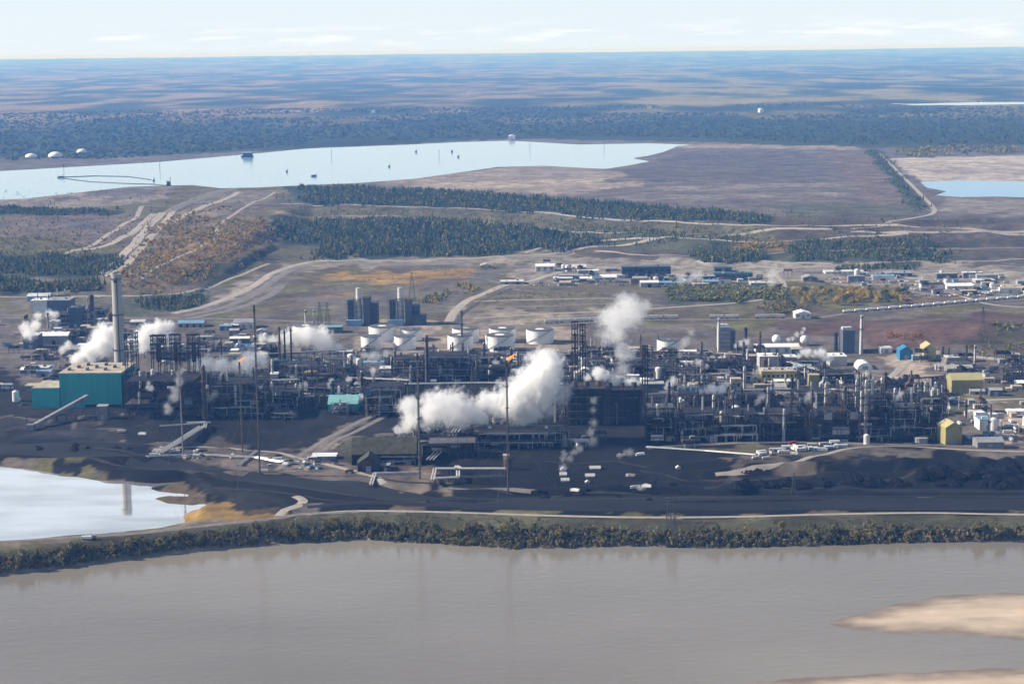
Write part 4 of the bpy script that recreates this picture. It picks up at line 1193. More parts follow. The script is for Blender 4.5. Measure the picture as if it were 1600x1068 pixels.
def stack(px, py, h_px, d0_px, d1_px, m, label, rings=2, name='chimney_stack', group=None, cat='chimney'):
    o, s = T(name, px, py, label, cat, group)
    h, r0, r1 = h_px * s, d0_px * s / 2, d1_px * s / 2
    MB().lathe([(r0, -2), (r0 * .92 + r1 * .08, h * .15), ((r0 + r1) / 2, h * .55), (r1, h * 0.985), (r1 * 1.06, h * 0.985), (r1 * 1.06, h), (r1 * 0.85, h), (r1 * .85, h - 3)], 20, 0, r0).build('shaft', m, o, True)
    for i in range(rings):
        zz = h * (0.97 - 0.30 * i) - 2
        rr = r1 + (r0 - r1) * (1 - zz / h)
        mb = MB().lathe([(rr * 0.98, zz), (rr + 1.1, zz), (rr + 1.1, zz + .3), (rr * .98, zz + .3)], 16, 0, r0)
        mb.lathe([(rr + 1.0, zz + 1.1), (rr + 1.1, zz + 1.1), (rr + 1.1, zz + 1.3), (rr + 1.0, zz + 1.3)], 16, 0, r0)
        mb.build('platform', steel_d, o)
    MB().bar((r0 * .2, r0 - r0 - 0.1, 0), (r0 * .2, r0 - r1 - 0.25, h * .98), 0.7, 0.3).build('ladder', steel_d, o)
    return o, s, h, r0, r1

def flare(px, py, h_px, w_px, m, label, lattice=False, flame=False, bands=4, guys=True):
    o, s = T('flare_mast', px, py, label, 'flare stack')
    h, r = h_px * s, max(0.5, w_px * s / 2)
    MB().tube((0, 0, -1), (0, 0, h * .95), r * 0.62, r * 0.5, 8).build('riser', m, o)
    tip = MB().tube((0, 0, h * .95), (0, 0, h), r * 0.9, r * 1.0, 8)
    tip.build('flare_tip', steel_d, o)
    mb = MB()
    n = max(6, int(h / (r * 3.2)))
    pts = [(r * math.cos(a), r * math.sin(a)) for a in (0.5, 2.6, 4.7)]
    for (ax, ay) in pts:
        mb.bar((ax, ay, -1), (ax, ay, h * 0.95), r * 0.28)
    for i in range(n):
        z0, z1 = h * .95 * i / n, h * .95 * (i + 1) / n
        for k in range(3):
            a_, b_ = pts[k], pts[(k + 1) % 3]
            mb.bar((*a_, z0), (*b_, z1), r * 0.16)
            mb.bar((*a_, z1), (*b_, z1), r * 0.14)
    mb.build('lattice_frame', steel_g if m is not steel_d else steel_d, o)
    for i in range(bands):
        zz = h * (i + 1) / (bands + 0.15) - 1
        MB().lathe([(r * .6, zz), (r * 1.9, zz), (r * 1.9, zz + .4), (r * .6, zz + .4)], 8).build('platform', steel_d, o)
    if guys:
        for a in (0.3, 2.4, 4.5):
            mb = MB()
            for f in (0.5, 0.92):
                mb.bar((0, 0, h * f), (h * 0.38 * math.cos(a), h * 0.38 * math.sin(a), 0), 0.09)
            mb.build('guy_wire', steel_g, o)
    if flame:
        fl = MB()
        fm = mat('gas_flame', (0.8, 0.2, 0.03), 0.6, 0, 0.3, 0.4, emit=((1.0, 0.20, 0.03), 1.1))
        L = flame * s
        prof = [(0.0, 0.0, 0.15), (0.25, 0.15, 0.5), (0.5, 0.38, 0.42), (0.75, 0.62, 0.30), (1.0, 1.0, 0.05)]
        for (a, za, ra), (b, zb, rb) in zip(prof, prof[1:]):
            fl.tube((a * L, 0, h + za * L * .8), (b * L, 0, h + zb * L * .8), ra * L * .42, rb * L * .42, 7)
        fl.build('flame', fm, o)
    return o

def tank(px, py, w_px, h_px, label, m=None, group=None, roof=None):
    o, s = T('storage_tank', px, py, label, 'tank', group)
    r, h = w_px * s / 2, h_px * s
    m = m or white
    MB().lathe([(r, -1.5), (r, h * .33)], 40, 0, r).build('lower_course', m, o, True)
    MB().lathe([(r * .999, h * .33), (r * .999, h), (r * 1.012, h), (r * 1.012, h + .35), (r * .99, h + .35)], 40, 0, r).build('shell', m, o, True)
    MB().lathe([(r * .99, h + .2), (r * .6, h + .2 + r * .045), (r * .04, h + .2 + r * .075)], 40, 0, r).build('roof', roof or m, o, True)
    st = MB(); n = 26
    for i in range(n):
        a = math.pi * (1.12 + 0.62 * i / n); zz = h * i / n
        x_, y_ = (r + .6) * math.cos(a), r + (r + .6) * math.sin(a)
        st.box(x_ - .75, x_ + .75, y_ - .6, y_ + .6, zz, zz + .28)
        st.bar((x_, y_ - .5, zz), (x_, y_ - .5, zz + 1.3), .1)
    st.build('spiral_stair', steel_g, o)
    rl = MB()
    for i in range(24):
        a = i * math.pi / 12; x_, y_ = r * .985 * math.cos(a), r + r * .985 * math.sin(a)
        rl.bar((x_, y_, h), (x_, y_, h + 1.2), .1)
    rl.lathe([(r * .98, h + 1.1), (r * .99, h + 1.1), (r * .99, h + 1.2), (r * .98, h + 1.2)], 30, 0, r)
    rl.build('railing', steel_g, o)
    MB().lathe([(.5, h + .5), (.5, h + 1.6), (.8, h + 1.6), (.1, h + 2.0)], 8, r * .3, r * 1.1).build('roof_vent', steel_g, o)
    return o

# ---- buildings
def windows(o, x0, x1, z0, z1, n, yf=-0.06, m=None, name='window'):
    w = (x1 - x0) / n
    for i in range(n):
        MB().box(x0 + w * (i + .2), x0 + w * (i + .8), yf, yf + 0.12, z0, z1).build(name, m or glass_d, o)

def shed(px, py, w_px, h_px, dep, wall_m, roof_m, label, kind='gable', group=None, rz=0.0, doors=1, wins=0, name='shed', cat='building', vents=0, pitch=0.16):
    o, s = T(name, px, py, label, cat, group, rz)
    w, h = w_px * s, h_px * s
    x0, x1 = -w / 2, w / 2
    if kind == 'round':
        mb = MB(); n = 12; pts = []
        for i in range(n + 1):
            a = math.pi * i / n; pts.append((-w / 2 * math.cos(a), h * math.sin(a)))
        for y_ in (0, dep):
            b = mb.n
            mb._add([(a, y_, c) for a, c in pts], t=[(0, i, i + 1) if y_ == 0 else (0, i + 1, i) for i in range(1, n)])
        for i in range(n):
            mb.q.append((i, i + n + 1, i + n + 2, i + 1))
        mb.build('arched_roof', roof_m, o, True)
        MB().box(-w * .18, w * .18, -.1, .05, -1, h * .55).build('door', grey_p, o)
        return o, s
    hr = min(w, dep) * pitch
    ridge_x = w >= dep
    if kind == 'flat':
        MB().box(x0, x1, 0, dep, -1.5, h).build('wall', wall_m, o)
        mb = MB().box(x0 - .3, x1 + .3, -.3, dep + .3, h, h + .5)
        rf = mb.build('roof', roof_m, o)
        for i in range(vents):
            vx = x0 + w * (i + .5) / max(vents, 1); vy = dep * (.3 + .4 * ((i * 7) % 5) / 5)
            MB().box(vx - 1.4, vx + 1.4, vy - 1.2, vy + 1.2, h + .5, h + 2.2).build('roof_unit', steel_g if i % 2 else white_p, rf)
    else:
        mb = MB()
        if ridge_x:
            mb._add([(x0, 0, -1.5), (x1, 0, -1.5), (x1, dep, -1.5), (x0, dep, -1.5), (x0, 0, h), (x1, 0, h), (x1, dep, h), (x0, dep, h), (x0, dep / 2, h + hr), (x1, dep / 2, h + hr)],
                    [(0, 1, 5, 4), (1, 2, 6, 5), (2, 3, 7, 6), (3, 0, 4, 7)], [(5, 6, 9), (7, 4, 8)])
        else:
            mb._add([(x0, 0, -1.5), (x1, 0, -1.5), (x1, dep, -1.5), (x0, dep, -1.5), (x0, 0, h), (x1, 0, h), (x1, dep, h), (x0, dep, h), (0, 0, h + hr), (0, dep, h + hr)],
                    [(0, 1, 5, 4), (1, 2, 6, 5), (2, 3, 7, 6), (3, 0, 4, 7)], [(4, 5, 8), (6, 7, 9)])
        mb.build('wall', wall_m, o)
        e_ = .5
        if ridge_x:
            prof = [(-e_, h - e_ * .3 + .12), (dep / 2, h + hr + .12), (dep + e_, h - e_ * .3 + .12)]
            rb = MB()
            for (a, za), (b, zb) in zip(prof, prof[1:]):
                rb._add([(x0 - e_, a, za), (x1 + e_, a, za), (x1 + e_, b, zb), (x0 - e_, b, zb), (x0 - e_, a, za + .3), (x1 + e_, a, za + .3), (x1 + e_, b, zb + .3), (x0 - e_, b, zb + .3)],
                        [(3, 2, 1, 0), (4, 5, 6, 7), (0, 1, 5, 4), (1, 2, 6, 5), (2, 3, 7, 6), (3, 0, 4, 7)])
        else:
            prof = [(x0 - e_, h - e_ * .3 + .12), (0, h + hr + .12), (x1 + e_, h - e_ * .3 + .12)]
            rb = MB()
            for (a, za), (b, zb) in zip(prof, prof[1:]):
                rb._add([(a, -e_, za), (b, -e_, zb), (b, dep + e_, zb), (a, dep + e_, za), (a, -e_, za + .3), (b, -e_, zb + .3), (b, dep + e_, zb + .3), (a, dep + e_, za + .3)],
                        [(3, 2, 1, 0), (4, 5, 6, 7), (0, 1, 5, 4), (1, 2, 6, 5), (2, 3, 7, 6), (3, 0, 4, 7)])
        rf = rb.build('roof', roof_m, o)
        for i in range(vents):
            vx = x0 + w * (i + .5) / vents
            MB().tube((vx, dep / 2, h + hr), (vx, dep / 2, h + hr + 1.8), .7, None, 8).build('roof_vent', steel_g, rf)
    for i in range(doors):
        dx = x0 + w * (i + .5) / doors; dw = min(4.5, w / doors * .35)
        MB().box(dx - dw / 2, dx + dw / 2, -.08, .05, -1, min(h * .75, 5)).build('door', grey_p if wall_m is not grey_p else steel_d, o)
    if wins:
        windows(o, x0 + .5, x1 - .5, h * .55, h * .75, wins)
    return o, s

# ---- frames
def frame_mb(mb, x0, x1, y0, y1, zs, nx, ny, w=0.5, brace=True):
    xs = [x0 + (x1 - x0) * i / nx for i in range(nx + 1)]; ys = [y0 + (y1 - y0) * i / ny for i in range(ny + 1)]
    for x_ in xs:
        for y_ in ys:
            mb.bar((x_, y_, -1.5), (x_, y_, zs[-1]), w)
    for z_ in zs:
        for y_ in ys:
            mb.bar((x0, y_, z_), (x1, y_, z_), w * .8)
        for x_ in xs:
            mb.bar((x_, y0, z_), (x_, y1, z_), w * .8)
    if brace:
        zz = [0] + list(zs)
        for k in range(len(zs)):
            i = (k * 2) % nx
            mb.bar((xs[i], y0, zz[k]), (xs[i + 1], y0, zz[k + 1]), w * .5)
            mb.bar((x0, ys[0], zz[k]), (x0, ys[1], zz[k + 1]), w * .5)
    return mb

def unit(px, py, w_px, h_px, dep, label, group=None, seed=1, tone='dark', name='process_unit', nlev=None, stacks=0, clad=0.0):
    """open steel process structure: frame, decks, vessels, piping, stairs"""
    rg = random.Random(seed)
    o, s = T(name, px, py, label, 'process unit', group, R(rg.uniform(-2, 2)))
    w, h = w_px * s, h_px * s
    x0, x1 = -w / 2, w / 2
    nl = nlev or max(2, int(h / 7))
    zs = [h * .93 * (i + 1) / nl for i in range(nl)]
    nx = max(2, int(w / 8)); ny = max(1, int(dep / 9))
    fm = {'dark': steel_d, 'grey': steel_g, 'brown': steel_b}[tone]
    frame_mb(MB(), x0, x1, 0, dep, zs, nx, ny, 0.55).build('frame', fm, o)
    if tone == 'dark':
        MB().box(x0 + w * .05, x1 - w * .05, dep * .45, dep * .9, -1, h * .62).build('dark_shade_block', black_c, o)  # black block added inside the frame to stop sunlight and darken its lower part
    for i, z_ in enumerate(zs):
        a, b = x0 + w * rg.uniform(0, .25), x1 - w * rg.uniform(0, .25)
        d = MB().box(a, b, .3 + dep * rg.uniform(0, .2), dep * rg.uniform(.7, .98), z_ - .15, z_ + .12).build('deck', steel_d if rg.random() < .7 else steel_g, o)
        rl = MB()
        rl.bar((a, .35, z_ + 1.2), (b, .35, z_ + 1.2), .12).bar((a, .35, z_ + .6), (b, .35, z_ + .6), .1)
        rl.build('railing', steel_g, d)
    vm = [insul, insul_l, dirty, dirty, steel_g, conc_d] if tone != 'dark' else [dirty, dirty, insul, steel_d, conc_d, insul_l]
    for i in range(max(3, int(w * nl / 16))):
        m = rg.choice(vm); x_ = rg.uniform(x0 + 2, x1 - 2); y_ = rg.uniform(1.5, dep - 1.5)
        if rg.random() < .5:
            z0 = rg.choice([0] + zs[:-1]); r = rg.uniform(.8, min(2.2, w * .08 + .4)); L = rg.uniform(4, 9)
            MB().vessel((x_ - L / 2, y_, z0 + r + .8), (x_ + L / 2, y_, z0 + r + .8), r).build('drum', m, o, True)
        else:
            z0 = rg.choice([0] + zs[:-1]); r = rg.uniform(.9, 2.0); hh = rg.uniform(.25, .55) * h
            MB().vessel((x_, y_, z0 + .6), (x_, y_, min(h * 1.05, z0 + hh)), r).build('vessel', m, o, True)
    pp = MB()
    for i in range(int(w / .9) + nl * 4):
        z_ = rg.choice(zs) - rg.uniform(.4, 2.4); y_ = rg.choice([-.3, dep * .5, dep + .2, rg.uniform(0, dep)])
        a, b = sorted((rg.uniform(x0, x1), rg.uniform(x0, x1)))
        r = rg.uniform(.14, .38)
        pp.tube((a, y_, z_), (b, y_, z_), r, None, 5)
        if rg.random() < .7:
            pp.tube((b, y_, z_), (b, y_, max(0, z_ - rg.uniform(3, 12))), r, None, 5)
    tag(pp.build('piping', rg.choice([insul, insul_l, insul_l, dirty] if tone != 'dark' else [insul, insul, dirty, insul_l]), o), kind='stuff')
    st = MB(); sx = x1 + 1.2
    for k in range(nl):
        z0 = 0 if k == 0 else zs[k - 1]
        st.bar((sx, 1 if k % 2 else 7, z0), (sx, 7 if k % 2 else 1, zs[k]), 1.2, .35)
    for y_ in (.5, 7.5):
        st.bar((sx + .8, y_, -1), (sx + .8, y_, zs[-1]), .3)
    st.build('stair_tower', steel_g, o)
    if clad:
        for i in range(nx):
            if rg.random() < clad:
                k = rg.randrange(nl); z0 = 0 if k == 0 else zs[k - 1]
                MB().box(x0 + w * i / nx + .2, x0 + w * (i + 1) / nx - .2, -.35, -.2, z0, zs[k]).build('cladding_panel', rg.choice([grey_p, steel_d, bluegrey]), o)
    for i in range(stacks):
        x_ = x0 + w * (i + .5) / stacks; r = rg.uniform(.7, 1.3); top = h * rg.uniform(1.15, 1.5)
        MB().tube((x_, dep * .5, h * .5), (x_, dep * .5, top), r, r * .8, 8).build('vent_stack', rg.choice([steel_d, steel_g, insul]), o)
    return o

def heater(px, py, w_px, h_px, dep, m, label, group=None, stack_px=12):
    o, s = T('fired_heater', px, py, label, 'heater', group)
    w, h = w_px * s, h_px * s
    MB().box(-w / 2, w / 2, 0, dep, 1.5, h * .55).build('radiant_box', m, o)
    mb = MB()
    mb._add([(-w / 2, 0, h * .55), (w / 2, 0, h * .55), (w / 2, dep, h * .55), (-w / 2, dep, h * .55), (-w / 5, dep * .2, h * .75), (w / 5, dep * .2, h * .75), (w / 5, dep * .8, h * .75), (-w / 5, dep * .8, h * .75)],
            [(0, 1, 5, 4), (1, 2, 6, 5), (2, 3, 7, 6), (3, 0, 4, 7)])
    mb.build('hood', m, o)
    MB().box(-w / 5, w / 5, dep * .2, dep * .8, h * .75, h).build('convection_box', m, o)
    r = w * .11
    MB().lathe([(r, h), (r * .9, h + stack_px * s), (r * .7, h + stack_px * s)], 10, 0, dep * .5).build('stack', steel_g, o, True)
    mb = MB()
    for x_ in (-w / 2, -w / 6, w / 6, w / 2):
        mb.bar((x_, -.2, -1.5), (x_, -.2, h * .55), .5); mb.bar((x_, dep + .2, -1.5), (x_, dep + .2, h * .55), .5)
    for z_ in (h * .2, h * .4):
        mb.bar((-w / 2 - .5, -.6, z_), (w / 2 + .5, -.6, z_), 1.0, .2)
    mb.build('frame', steel_d, o)
    return o

def rack(pts, z, wd, npipe, m, label, group=None, name='pipe_rack', seed=0, levels=1, gap=9.0):
    """pipe rack: bents along a ground line and rows of pipe on top"""
    rg = random.Random(seed or int(pts[0][0] * 13 + pts[0][1]))
    W = [gp(a, b)[0] for a, b in pts]
    o = empty(name, W[0]); tag(o, label, 'pipe rack', group)
    O = W[0]
    L = [w - O for w in W]
    segs = []
    for a, b in zip(L, L[1:]):
        d = Vector((b.x - a.x, b.y - a.y, 0)); ln = d.length; d.normalize(); nrm = Vector((-d.y, d.x, 0))
        n = max(1, int(ln / gap))
        for i in range(n + 1):
            c = a + (b - a) * (i / n)
            bents = MB()
            for u in (-.5, .5):
                q = c + nrm * (u * wd)
                bents.bar((q.x, q.y, c.z - 1.5), (q.x, q.y, c.z + z), .4)
            for lv in range(levels):
                zz = z - lv * 3.2
                p0, p1 = c - nrm * (wd * .5), c + nrm * (wd * .5)
                bents.bar((p0.x, p0.y, c.z + zz), (p1.x, p1.y, c.z + zz), .4)
            bents.build('bent', steel_d if m is not steel_b else steel_b, o)
        segs.append((a, b, nrm))
    for lv in range(levels):
        for k in range(npipe):
            u = (k + .5) / npipe - .5; r = rg.uniform(.22, .5)
            mb = MB(); zz = z - lv * 3.2 + .25 + r
            for a, b, nrm in segs:
                p, q = a + nrm * (u * wd), b + nrm * (u * wd)
                mb.tube((p.x, p.y, p.z + zz), (q.x, q.y, q.z + zz), r, None, 6)
            mb.build('pipe', rg.choice([m, m, insul, dirty, insul_l]), o)
    return o

# ---- small equipment, built once and copied
def proto_drum(m):
    r = empty('horizontal_drum', (0, 0, 0))
    MB().vessel((-4.5, 0, 3.4), (4.5, 0, 3.4), 1.5, 12).build('shell', m, r, True)
    for x_ in (-3, 3):
        MB().box(x_ - .4, x_ + .4, -1.2, 1.2, -1, 2.4).build('saddle', conc, r)
    MB().tube((0, 0, 4.8), (0, 0, 6.2), .35, None, 6).tube((0, 0, 6.2), (3, 0, 6.2), .35, None, 6).build('nozzle_pipe', insul_l, r)
    return r
def proto_cooler(m):
    r = empty('air_cooler', (0, 0, 0))
    for x_ in (-6, 0, 6):
        for y_ in (0, 5):
            MB().bar((x_, y_, -1), (x_, y_, 6), .4).build('leg', steel_g, r)
    MB().box(-6.5, 6.5, -.5, 5.5, 6, 7.4).build('tube_bank', m, r)
    for x_ in (-4.2, 0, 4.2):
        MB().lathe([(1.7, 7.4), (1.9, 8.4), (1.6, 8.4), (1.5, 7.6)], 12, x_, 2.5).build('fan_ring', steel_d, r)
    return r
def proto_exchanger(m):
    r = empty('heat_exchanger', (0, 0, 0))
    for z_ in (1.6, 3.6):
        MB().vessel((-4, 0, z_), (4, 0, z_), .8, 10).build('shell', m, r, True)
    MB().box(-2.6, -2.2, -.9, .9, -1, 3).box(2.2, 2.6, -.9, .9, -1, 3).build('stand', steel_d, r)
    return r
def proto_cabin(m, rm):
    r = empty('equipment_hut', (0, 0, 0))
    MB().box(-4.5, 4.5, 0, 6, -1, 3.4).build('wall', m, r)
    MB().box(-4.8, 4.8, -.3, 6.3, 3.4, 3.75).build('roof', rm, r)
    MB().box(-.6, .6, -.08, .05, 0, 2.2).build('door', steel_d, r)
    MB().box(1.6, 3.2, -.08, .05, 1.2, 2.2).build('window', glass_d, r)
    return r
def proto_vtank(m):
    r = empty('small_tank', (0, 0, 0))
    MB().lathe([(3.2, -1), (3.2, 7), (2.6, 7.6), (.3, 8.3)], 18).build('shell', m, r, True)
    MB().bar((3.3, 0, 0), (3.3, 0, 8.4), .6, .2).build('ladder', steel_g, r)
    MB().tube((0, 0, 8.2), (0, 0, 9.4), .4, None, 6).build('vent', steel_g, r)
    return r
def proto_trailer(m):
    r = empty('site_trailer', (0, 0, 0))
    MB().box(-6, 6, 0, 3.2, .9, 3.9).build('body', m, r)
    MB().box(-6.15, 6.15, -.15, 3.35, 3.9, 4.1).build('roof', white_p, r)
    MB().box(-.5, .5, -.06, .04, 1, 3).build('door', grey_p, r)
    for x_ in (-4, 3):
        MB().box(x_ - .8, x_ + .8, -.06, .04, 2, 3.1).build('window', glass_d, r)
    MB().box(-5, 5, .4, 2.8, -.8, .9).build('undercarriage', steel_d, r)
    return r
def wheel_mb(mb, x_, y_, r, w):
    mb.tube((x_, y_ - w / 2, r), (x_, y_ + w / 2, r), r, None, 10)
def proto_truck(m, bed):
    r = empty('truck', (0, 0, 0))
    MB()._add([(-4.6, -1.25, .9), (-2.4, -1.25, .9), (-2.4, 1.25, .9), (-4.6, 1.25, .9), (-4.4, -1.15, 3.1), (-2.4, -1.2, 3.1), (-2.4, 1.2, 3.1), (-4.4, 1.15, 3.1)],
              [(3, 2, 1, 0), (4, 5, 6, 7), (0, 1, 5, 4), (1, 2, 6, 5), (2, 3, 7, 6), (3, 0, 4, 7)]).build('cab', m, r)
    MB().box(-4.62, -4.45, -1.05, 1.05, 2.0, 2.9).box(-3.9, -2.8, -1.3, 1.3, 2.0, 2.8).build('window', glass_d, r)
    MB().box(-2.2, 4.8, -1.25, 1.25, 1.2, 3.6).build('cargo_body', bed, r)
    MB().box(-4.5, 4.8, -.8, .8, .6, .95).build('chassis', steel_d, r)
    for x_ in (-3.6, 2.2, 3.8):
        for y_ in (-1.1, 1.1):
            mb = MB(); wheel_mb(mb, x_, y_, .55, .4); mb.build('wheel', rubber, r)
    return r
def proto_car(m):
    """small at this distance: one shaped mesh for the body, one for the glass, one for the wheels"""
    r = empty('parked_car', (0, 0, 0))
    mb = MB().box(-2.3, 2.3, -.9, .9, .35, .95)
    mb._add([(-1.5, -.85, .95), (1.3, -.85, .95), (1.3, .85, .95), (-1.5, .85, .95), (-.9, -.7, 1.55), (.9, -.7, 1.55), (.9, .7, 1.55), (-.9, .7, 1.55)],
            [(4, 5, 6, 7), (0, 1, 5, 4), (1, 2, 6, 5), (2, 3, 7, 6), (3, 0, 4, 7)])
    mb.build('body', m, r)
    MB().box(-1.05, 1.0, -.83, .83, 1.05, 1.4).build('window', glass_d, r)
    for x_ in (-1.4, 1.4):
        for y_ in (-.8, .8):
            w = MB(); wheel_mb(w, x_, y_, .35, .25); w.build('wheel', rubber, r)
    return r
def proto_tankcar(m, hopper=False):
    r = empty('tank_car' if not hopper else 'hopper_car', (0, 0, 0))
    if hopper:
        mb = MB()
        mb._add([(-7.6, -1.5, 1.6), (7.6, -1.5, 1.6), (7.6, 1.5, 1.6), (-7.6, 1.5, 1.6), (-8.2, -1.55, 4.5), (8.2, -1.55, 4.5), (8.2, 1.55, 4.5), (-8.2, 1.55, 4.5)],
                [(3, 2, 1, 0), (4, 5, 6, 7), (0, 1, 5, 4), (1, 2, 6, 5), (2, 3, 7, 6), (3, 0, 4, 7)])
        mb.build('hopper_body', m, r)
        MB().box(-7.8, 7.8, -.5, .5, 4.5, 4.8).build('roof_hatch', white_p, r)
    else:
        MB().vessel((-7.4, 0, 3.0), (7.4, 0, 3.0), 1.55, 14).build('tank', m, r, True)
        MB().tube((0, 0, 4.4), (0, 0, 5.0), .7, None, 8).box(-1.4, 1.4, -1, 1, 4.5, 4.6).build('dome', m, r)
    MB().box(-8.6, 8.6, -1.1, 1.1, 1.15, 1.5).build('frame', steel_d, r)
    for x_ in (-6, 6):
        mb = MB().box(x_ - 1.4, x_ + 1.4, -1, 1, .5, 1.1)
        for d in (-.9, .9):
            wheel_mb(mb, x_ + d, -.8, .45, .2); wheel_mb(mb, x_ + d, .8, .45, .2)
        mb.build('bogie', steel_d, r)
    return r

PROTO = {}
def put(key, maker, px, py, label, cat, group, rz=None, s=1.0, rg=random, dz=0.0):
    if key not in PROTO:
        PROTO[key] = maker(); o = PROTO[key]
    else:
        o = copy_tree(PROTO[key])
    p = on(px, py)
    o.location = (p.x, p.y, p.z + dz)
    o.rotation_euler = (0, 0, rg.choice([0, math.pi / 2, math.pi]) + rg.uniform(-.05, .05) if rz is None else rz)
    o.scale = (s, s, s)
    tag(o, label, cat, group)
    return o
# ------------------------------------------------------------------ plant: the things, placed
# --- powerhouse and its stack
o, s, hh, r0, r1 = stack(188, 613, 181, 18, 14.5, conc, 'tall tapering concrete chimney behind the teal powerhouse', rings=3)
MB().box(-r1 * .35, r1 * .35, r0 - r1 - .4, r0 - r1 + .6, hh * .93, hh * .95).build('inspection_port', steel_d, o)
o, s = T('powerhouse', 143, 637, 'teal clad powerhouse with stepped blocks and beige roofs', 'building', rz=R(-2))
W = 95 * s; h1 = 53 * s
MB().box(-W / 2, W / 2, 0, 62, -2, h1).build('main_block', teal, o)
MB().box(-W / 2 - .4, W / 2 + .4, -.4, 62.4, h1, h1 + .8).build('roof', beige, o)
for i in range(9):
    MB().box(-W * .42 + i * W * .098, -W * .42 + i * W * .098 + 2.2, 14 + (i % 3) * 14, 20 + (i % 3) * 14, h1 + .8, h1 + 3.4).build('roof_vent', steel_g if i % 3 else conc_d, o)
x0 = -W / 2 - 42 * s
MB().box(x0, -W / 2 - .05, -1.5, 40, -2, 31 * s).build('low_block', teal, o)
MB().box(x0 - .3, -W / 2 - .1, -1.8, 40.3, 31 * s, 31 * s + .7).build('low_roof', beige, o)
MB().box(W / 2 + .05, W / 2 + 11 * s, 3, 50, -2, h1 * .93).build('boiler_bay', teal_d, o)
MB().box(-W * .1, W / 2 - 1, -.15, 0.02, h1 * .02, h1 * .1).build('loading_opening', steel_d, o)
# conveyor gallery
a, b = gp(48, 672)[0], gp(140, 642)[0]
o = empty('conveyor_gallery', a); tag(o, 'long inclined conveyor gallery rising to the powerhouse wall', 'conveyor')
d = b - a
MB().bar((0, 0, 3), (d.x, d.y - 6, 17), 3.6, 3.4).build('gallery', grey_p, o)
for f in (.2, .45, .7, .9):
    MB().bar((d.x * f - 1.2, (d.y - 6) * f, -2), (d.x * f - .6, (d.y - 6) * f, 2 + 14 * f), .6).bar((d.x * f + 1.2, (d.y - 6) * f, -2), (d.x * f + .6, (d.y - 6) * f, 2 + 14 * f), .6).build('trestle', steel_g, o)
MB().box(-3.5, 3.5, -3, 4, -1.5, 6).build('transfer_house', conc_d, o)
shed(160, 655, 16, 20, 10, conc_d, conc, 'narrow grey hopper house under the powerhouse wall', kind='flat', name='hopper_house')

# --- extraction plant behind the powerhouse
shed(62, 490, 26, 20, 26, white_p, white, 'white block hall of the extraction plant', kind='flat', vents=3)
shed(92, 498, 34, 28, 34, bluegrey, grey_p, 'blue-grey hall of the extraction plant with a flat roof', kind='flat', vents=2, doors=2)
shed(60, 470, 34, 7, 20, blue_p, white_p, 'long low hall with a pale roof beside the spruce wood', kind='gable')
shed(118, 512, 20, 30, 24, navy, navy, 'tall dark navy hall beside the brown chimney', kind='flat', vents=2)
shed(84, 538, 44, 13, 22, grey_p, white, 'white-roofed service hall in the extraction plant', kind='gable', vents=3)
shed(48, 545, 22, 20, 24, bluegrey, white_p, 'blue-grey hall with a pale roof by the service road', kind='flat', vents=1)
shed(112, 556, 34, 10, 20, conc_d, grey_p, 'low grey annex in front of the white-roofed service hall', kind='gable')
shed(52, 612, 26, 9, 16, conc_d, beige, 'small beige-roofed store beside the powerhouse', kind='flat')
shed(60, 583, 30, 8, 18, grey_p, white_p, 'flat white-roofed substation above the beige-roofed store', kind='flat', vents=2)
stack(144, 500, 38, 7, 6, steel_b, 'short reddish brown chimney of the extraction plant', rings=1)
stack(138, 500, 34, 2.2, 2, insul_l, 'thin pale vent pipe beside the brown chimney', rings=1)
stack(75, 513, 24, 4, 3.4, insul, 'stubby silver vent stack on the extraction plant', rings=1)
# long low sheds behind the coker yard
shed(381, 513, 32, 9, 22, white_p, grey_p, 'white rail shed with a grey pitched roof', kind='gable', doors=3)
shed(298, 511, 40, 6, 18, grey_p, blue_p, 'low grey rail shed with a pale blue roof', kind='gable', doors=4)
shed(215, 508, 22, 5, 14, grey_p, white_p, 'small pale shed close to the tall chimney', kind='gable')
